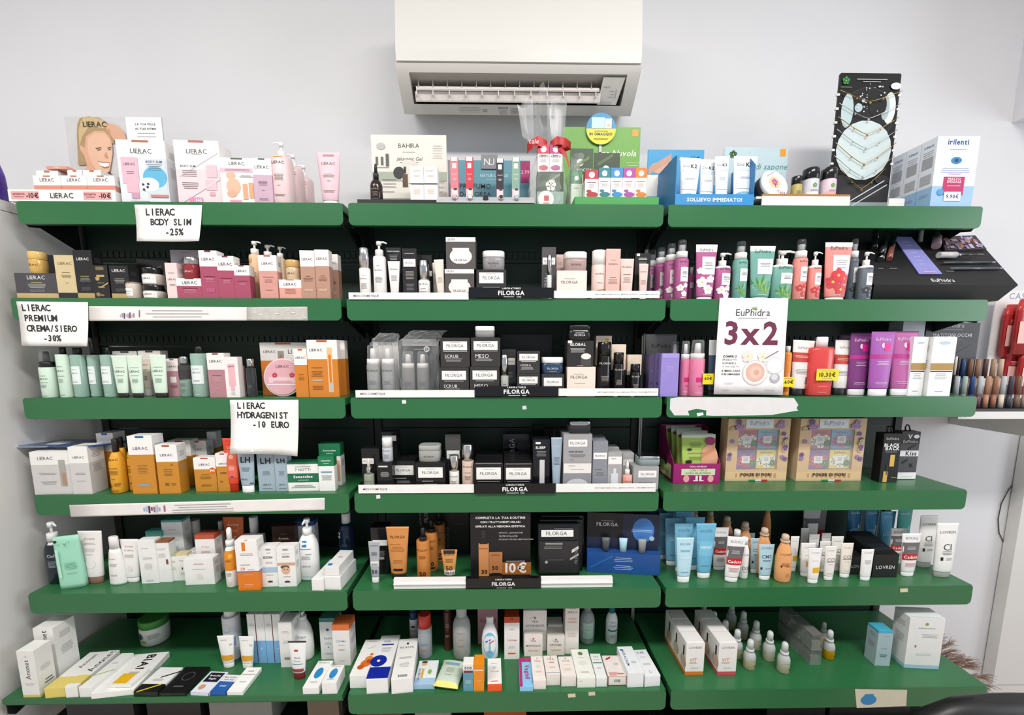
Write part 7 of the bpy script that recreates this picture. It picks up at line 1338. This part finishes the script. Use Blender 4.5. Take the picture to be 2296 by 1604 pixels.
C1 = 'LOVREN:.82:.7:7a7672;C1:.52:.36:4a4846;=1:.43:.5:555;=1:.4:.5:777;=1:.37:.5:555;#.07:.28:.1:1a1a1c:-.22;=2:.29:.36:888:.1'
for k, (a, b, y, yb) in enumerate(((1648, 1768, 125, 442), (1746, 1890, 170, 502))):
    tub(a, b, y, yb, 'tall white tube marked C1, ' + ['rear', 'front'][k] + ' one', 'f0efec', 'b4b6b2!t', .1, C1, wb=.8, dpf=.42, group='white C1 tubes')
# ------------------------------------------------------------------ RIGHT BAY, bottom shelf
fr(1440, 1340, 2.6822, 6)
for k, (a, b, c, n) in enumerate(((262, 372, 'e07a2c', 'orange'), (458, 568, 'd8505c', 'coral red'))):
    q = box(a, b, 276, 467, f'white serum carton with {n} foot, nearest of its file', f'{c}*.11,f0edea', 'LOVREN:.86:.7:777;VIT:.48:.4:e0805c:-.1;=2:.4:.5:d0a090:-.1;=2:.24:.5:ccc', dp=.052, side='@:.36:.7:c8a088:.2:1;#.3:.68:.16:1f1a18:.2;#.35:.35:.5:d8b8a4:.2', top='LOVREN:.5:.6:999', group=f'serum cartons with {n} foot')
    rep(q, 2, .0545, 0, f'serum cartons with {n} foot')
def serum(a, b, y, yb, n, c='c9c8b4', d=None): return bot(a, b, y, yb, n, c + '!t*.55,d4d6d4!t', 'dome', 'd0d4d4', .60, 'LOVREN:.6:.5:8a8a84;o:.25:.14:444:.25', sh='soft', cr=.62, d=d)
q = serum(606, 686, 254, 444, 'small clear serum bottle nearest of its file, left file', 'd0cca0'); rep(q, 4, .046, -.014, 'clear serum bottles, left file')
q = serum(810, 894, 270, 466, 'small clear serum bottle nearest of its file, right file', 'cfcdb0'); rep(q, 4, .05, -.013, 'clear serum bottles, right file')
q = serum(1084, 1164, 198, 382, 'yellow oil serum bottle, front one', 'd8a818'); serum(1056, 1116, 150, 330, 'yellow oil serum bottle, rear one', 'd8a818', .17)
for k in range(3):
    for j in range(2):
        it = spot(1012, 1078, 318, 405, None, .045); o = empty('clear_case', (it.x - .003 * k, it.y + it.d / 2 + .05 * k, it.z + j * (it.h + .0006)))
        w, h, d = it.w / 2, it.h, it.d / 2; m = MB().box(-w, w, -d, d, 0, h, 'b4bcb8!f'); m.build('clear_shell', o); MB().box(-w * .8, w * .8, -d * .8, d * .8, .001, h * .5, '8a8e84!t').build('inner_jar', o); MB().box(-w * .98, w * .98, -d * .98, d * .98, h * .93, h * .99, '6a6460!t').build('lid_card', o)
        tag(o, f'clear boxed sample, {["front", "middle", "rear"][k]} {["lower", "upper"][j]} of the clear stack, right bay bottom shelf', 'case', 'clear boxed samples')
box(1416, 1500, 205, 412, 'pale blue carton with turquoise top', 'a9c0c6*.94,4ab0d0', '=1:.85:.4:b07a8a:.1;#.02:.32:.5:4a6a74;#.02:.27:.4:4a6a74;=1:.5:.4:889', dp=.042, ry=-4, top='#1:.5:1:4ab8d8')
box(1606, 1800, 126, 428, 'large white carton with blue gradient foot', 'a9cce0*.07,efeeec', 'o:.88:.1:8aa84a;=1:.8:.6:889;=3:.68:.5:aaa:.12;=1:.45:.1:c04a3c:-.25;#.05:.44:.025:c04a3c:-.25;=2:.3:.5:ccc', dp=.055, ry=-5, top='#.9:.5:.9:b4cfdc')
# ------------------------------------------------------------------ paper signs and stickers on the lips
paper('paper_sign', 'white paper sign reading minus 25 percent on the top left shelf lip', 'sign', ((301, 459), (453, 460), (450, 542), (313, 543)), ROWY[0] - .002, 'LIERAC:.79:.43:26262a:-.13:mb;BODY SLIM:.52:.62:26262a:.03:mb;-25%:.25:.28:26262a:.08:mb')
paper('paper_sign', 'white paper sign reading minus 30 percent on the second left shelf lip', 'sign', ((36, 676), (197, 678), (201, 777), (57, 776)), ROWY[1] - .002, 'LIERAC:.85:.4:26262a:-.24:mb;PREMIUM:.62:.46:26262a:-.19:mb;CREMA/SIERO:.39:.72:26262a:-.04:mb;-30%:.17:.25:26262a:-.05:mb')
paper('paper_sign', 'white paper sign reading minus 10 euro on the third left shelf lip', 'sign', ((515, 897), (669, 897), (672, 1021), (525, 1014)), ROWY[2] - .002, 'LIERAC:.885:.4:26262a:-.2:mb;HYDRAGENIST:.71:.735:26262a:-.03:mb;-10 EURO:.54:.53:26262a:.08:mb', curl=.012)
paper('paper_sign', 'large white sign reading 3x2 hanging in the right bay', 'sign', ((1614, 668), (1768, 669), (1753, 886), (1598, 884)), ROWY[1] - .002,
      '&:.90:.16:888:.02;EuPhidra:.855:.5:4a4a4c;=1:.795:.5:999;3x2:.645:.78:6e2a48:0:b;COMPRI 3:.40:.2:444:-.3:b;PRODOTTI:.365:.2:666:-.3;EUPHIDRA:.33:.2:666:-.3;A TUA SCELTA:.295:.24:666:-.28;IL MENO CARO:.25:.27:333:-.27:b;E IN OMAGGIO:.215:.27:333:-.27:b;o:.31:.25:dcd8d8:.36;o:.31:.22:f0eeee:.36;o:.235:.37:dcd6d4:.08;o:.235:.33:f6f2f0:.08;o:.235:.28:e2b4a4:.08;o:.235:.18:eac4b6:.09;o:.235:.08:dba896:.1;*:.4:.17:e6dfd4:-.04;*:.4:.16:ece4d8:.18;/:.42:.2:6a5a50:.3:.004;o:.18:.14:b4b2b8:.37;o:.19:.09:d8d6da:.36;=1:.12:.18:888:-.3;=1:.045:.14:777:-.34;=1:.045:.08:999:0;=1:.045:.16:888:.3', col='f4f2f4', curl=.004)
def lip_sticker(name, desc, corners, row, t, col='efe9e6', cat='sticker', group=None, flat=0): return paper(name, desc, cat, corners, ROWY[row] - .0008, t, col, curl=0, th=.0003, group=group)
BL = ';'.join(f'#{.2 + .1 * (i % 3)}:{.35 + .04 * (i % 2)}:.008:{c}:{-.3 + .012 * i:.3f}' for i, c in enumerate(('c8a0c0', '8a8ab0', '4a4a5a', 'd8b0c8', 'b890b0', '5a5a70', 'e0b0cc', '9a8aa8')))
lip_sticker('shelf_strip', 'long white printed strip on the second left shelf lip', ((199, 687), (553, 689), (553, 719), (200, 720)), 1, BL + ';#.5:.5:.006:8a5a7a:-.18;=3:.72:.4:9a8a94:.06:.22')
lip_sticker('shelf_strip', 'mottled grey strip at the end of the printed strip', ((553, 689), (689, 688), (690, 719), (553, 719)), 1, ';'.join(f'@:{.2 + .6 * ((i * 37) % 10) / 10:.2f}:{.03 + .02 * (i % 3)}:e4e2dd:{-.45 + .09 * i:.2f}:.3' for i in range(11)), 'concrete_card')
lip_sticker('shelf_strip', 'long white printed strip on the fourth left shelf lip', ((155, 1133), (728, 1117), (728, 1144), (159, 1160)), 3, ';'.join(f'#{.3 + .15 * (i % 3)}:{.45 + .05 * (i % 2)}:.007:{c}:{-.21 + .01 * i:.3f}' for i, c in enumerate(('9ab0d8', 'b0b8d8', '2a2a4a', 'a83a5a', '7a7a9a', 'b8b8d0', 'a8a8c0'))) + ';#.5:.5:.006:a05a8a:-.13;=4:.75:.25:8a8a94:.02:.2', 'ece7e4')
# torn label residue: several paper scraps left on one lip
def scrap(desc, pts, row, col='dedcdc', yo=.0008):
    P = [onY(x, y, ROWY[row] - yo) for x, y in pts]; c = sum(P, Vector()) / len(P); m = MB(); n = len(P)
    m.add([p - c for p in P] + [p - c + Vector((0, .0004, 0)) for p in P], [tuple(range(n))[::-1], tuple(range(n, 2 * n))] + [(i, (i + 1) % n, n + (i + 1) % n, n + i) for i in range(n)], col)
    tag(m.build('torn_label', None, c), desc, 'label')
scrap('torn white label residue on the third right shelf lip', ((1503, 894), (1520, 891), (1700, 891), (1780, 893), (1784, 899), (1790, 908), (1786, 916), (1790, 921), (1770, 924), (1730, 931), (1690, 932), (1600, 933), (1583, 932), (1584, 921), (1562, 917), (1542, 922), (1546, 932), (1512, 932), (1502, 918)), 2)
scrap('small torn paper scrap below the label residue', ((1562, 927), (1576, 925), (1578, 931), (1564, 934)), 2, 'f0f0ee')
scrap('cream and white label with blue bottle print, bottom right lip', ((1917, 1546), (2034, 1548), (2032, 1584), (1990, 1586), (1921, 1588)), 5, 'd8d2bc')
p = onY(1948, 1567, ROWY[5] - .0013); m = MB(); printing(m, .05, .04, '@:.4:.9:2f86c0:0:.7;#.5:.6:.5:2f86c0', FM((0, 0, -.02), (1, 0, 0), (0, 0, 1), (0, -1, 0))); q = m.build('print', bpy.data.objects['torn_label.002'], p - bpy.data.objects['torn_label.002'].location)
for k, (x, y, r, w, c, n) in enumerate(((906, 902, 2, 5, 'dfe4e0', 'left of the third middle lip'), (1176, 915, 2, 5, 'd0d8d4', 'centre of the third middle lip'), (848, 1115, 3, 5, 'e4e6e4', 'left of the fourth middle lip'), (2027, 1325, 4, 9, 'e0d4b0', 'right of the fifth right lip'), (1282, 1561, 5, 9, 'd8ccac', 'bottom middle lip, left of two'), (1327, 1557, 5, 8, 'd0c4a8', 'bottom middle lip, right of two'))):
    scrap(f'tiny paper remnant, {n}', ((x - w, y - 4), (x + w - 1, y - 5), (x + w, y + 3), (x - w + 1, y + 4)), r, c)
# ------------------------------------------------------------------ cords
for k, (x0, x1) in enumerate(((1436, 1444), (1443, 1449))):
    pts = [onY(x0 + (x1 - x0) * i / 8 + 1.5 * math.sin(i * 1.3 + k), 560 + 130 * i, 1.4135) for i in range(9)]
    for p in pts: p.x = min(max(p.x, .4545 + .006 * k), .4575 + .006 * k)
    o = MB().tube(pts, .0026, 'd8d6d2', 6).build('power_cord'); tag(o, f'white cord hanging between middle and right bay, {["left", "right"][k]} strand', 'cord', 'white cords')
pts = [onY(x, y, WALL_Y - .004) for x, y in ((2320, 1040), (2290, 1068), (2262, 1098), (2245, 1130), (2238, 1165), (2240, 1195), (2252, 1220), (2275, 1245))]
o = MB().tube(pts, .0016, '3a3632', 6).build('wall_wire'); tag(o, 'thin dark wire looping on the wall at lower right', 'wire')
# ------------------------------------------------------------------ dried grass behind the lower right shelf end
vx, vy = 1.445, 1.44
v = MB().loft([(0, .035, .035, 2, '5a4a42', 0), (.03, .045, .045, 2, '5a4a42', 0), (.08, .04, .04, 2, '5a4a42', 0), (.1, .032, .032, 2, '5a4a42', 0)], 20).build('floor_vase', None, (vx, vy, 0)); tag(v, 'low brown floor vase behind the lower right shelf end', 'vase')
root = empty('dried_grass', (vx, vy, .101)); r2 = random.Random(21)
for k in range(16):
    tx, ty = 2100 + 7.5 * k + r2.uniform(-6, 6), 1432 + 6.5 * k + r2.uniform(-10, 10); tip = onY(tx, ty, 1.40 + .1 * r2.random()) - root.location; tip.x = min(tip.x, p_edge - root.location.x - .004)
    a = Vector((r2.uniform(-.015, .015), r2.uniform(-.015, .015), 0)); mid = a.lerp(tip, .5) + Vector((0, 0, .05)); m = MB()
    path = [a.lerp(mid, t).lerp(mid.lerp(tip, t), t) for t in [i / 8 for i in range(9)]]
    m.tube(path, .0018, '8a6a58', 5); m.build('stem', root); m = MB()
    for i in range(80):
        t = .25 + .75 * r2.random(); j = min(int(t * 8), 7); p = path[j].lerp(path[j + 1], t * 8 - j); d = (path[min(j + 1, 8)] - path[j]).normalized() * .045 + Vector((r2.uniform(-.014, .010), r2.uniform(-.012, .012), r2.uniform(-.02, .008)))
        m.tube([p, p + d * .5 + Vector((0, 0, .003)), p + d], .0014, r2.choice(['9c7c6c', '8a6a5c', 'ad9080', '7a5c50']), 4, .0006)
    e = m.build('plume', root); e['kind'] = 'stuff'
tag(root, 'reddish brown dried grass plumes in the floor vase', 'dried grass')
# ------------------------------------------------------------------ black chair at the lower right corner
p = onY(2245, 1566, .80); ch = empty('office_chair', (p.x + .03, .80, 0)); zt = p.z; K = '121214'
MB().loft([(zt - .36, .17, .03, 3, K, 0), (zt - .30, .21, .04, 3, K, 0), (zt - .12, .225, .042, 3, K, 0), (zt - .04, .20, .038, 2.6, K, 0), (zt - .012, .15, .028, 2.4, K, 0), (zt, .09, .012, 2.2, K, 0)], 28).build('backrest', ch)
MB().loft([(.0, .22, .2, 3.5, K, 0), (.02, .235, .215, 3.5, K, 0), (.05, .235, .215, 3.5, K, 0), (.065, .2, .18, 3.5, K, 0)], 28, Matrix.Translation((0, -.24, zt - .40))).build('seat', ch)
MB().tube([(0, .02, zt - .3), (0, .03, zt - .38), (0, -.06, zt - .41), (0, -.2, zt - .41)], .016, '1a1a1c', 8).build('back_bar', ch)
MB().cyl(.025, .07, zt - .4, '1a1a1c', 14, y=-.24).build('column', ch)
for k in range(5):
    a = R(72 * k + 20); e = Vector((.26 * math.cos(a), -.24 + .26 * math.sin(a), .055)); l = MB().tube([(0, -.24, .085), e], .016, '1a1a1c', 8).build('leg', ch)
    MB().cyl(.024, -.011, .011, '0c0c0e', 14, M=Matrix.Translation((e.x, e.y, .0245)) @ Matrix.Rotation(R(90), 4, 'X')).build('caster', l)
tag(ch, 'black padded office chair at the lower right corner', 'chair')
# ------------------------------------------------------------------ purple pack on the side cabinet, cartons on the base decks
a = onX(6, 440, XL - .03); o = empty('gift_pack', (XL - .105, max(a.y, .6), CAMZ + .4185)); hh = onY(2, 305, max(a.y, .6)).z - CAMZ - .4185
MB().loft([(0, .05, .06, 4, '4a2a9a', 0), (hh * .5, .048, .055, 4, '5a34b0', 0), (hh * .9, .03, .05, 3, '4a2a9a', 0), (hh, .004, .045, 3, '4a2a9a', 0)], 20).build('pack_body', o); MB().box(.0, .052, -.02, .02, hh * .3, hh * .36, '1a1230').build('ribbon', o); tag(o, 'purple wrapped pack on top of the white side cabinet', 'pack')
for k, (b, x0, x1, h, c, n) in enumerate(((0, 150, 300, .112, '2a2c2e', 'charcoal'), (0, 330, 450, .105, '1c1e20', 'black'), (0, 470, 610, .114, '8f918c', 'pale grey'), (0, 690, 760, .108, '7a6a58', 'brown'), (1, 800, 900, .062, '6a4a3c', 'dark brown'), (1, 930, 1010, .060, '9a9c98', 'light grey'), (1, 1085, 1180, .064, 'b8561c', 'orange'), (2, 1720, 1850, .062, '1a1c1e', 'black'), (2, 1860, 2040, .066, '16181a', 'glossy black'))):
    y = 1.115; A, C = onY(x0, 1596, y), onY(x1, 1596, y); w, d = (C.x - A.x) / 2, .09; o = empty('carton', ((A.x + C.x) / 2, y + d, .3305)); MB().box(-w, w, -d, d, 0, h, c).build('carton_body', o)
    m = MB(); printing(m, 2*w, 2*d, '=4:.6:.6:b0b0ac;#.1:.2:.5:8a8c8a', FM((0, -d, h), (1, 0, 0), (0, 1, 0), (0, 0, 1))); m.build('printing', o); tag(o, f'{n} flat carton on the base deck under the {BN[b]} bay', 'box', 'cartons on the base decks')
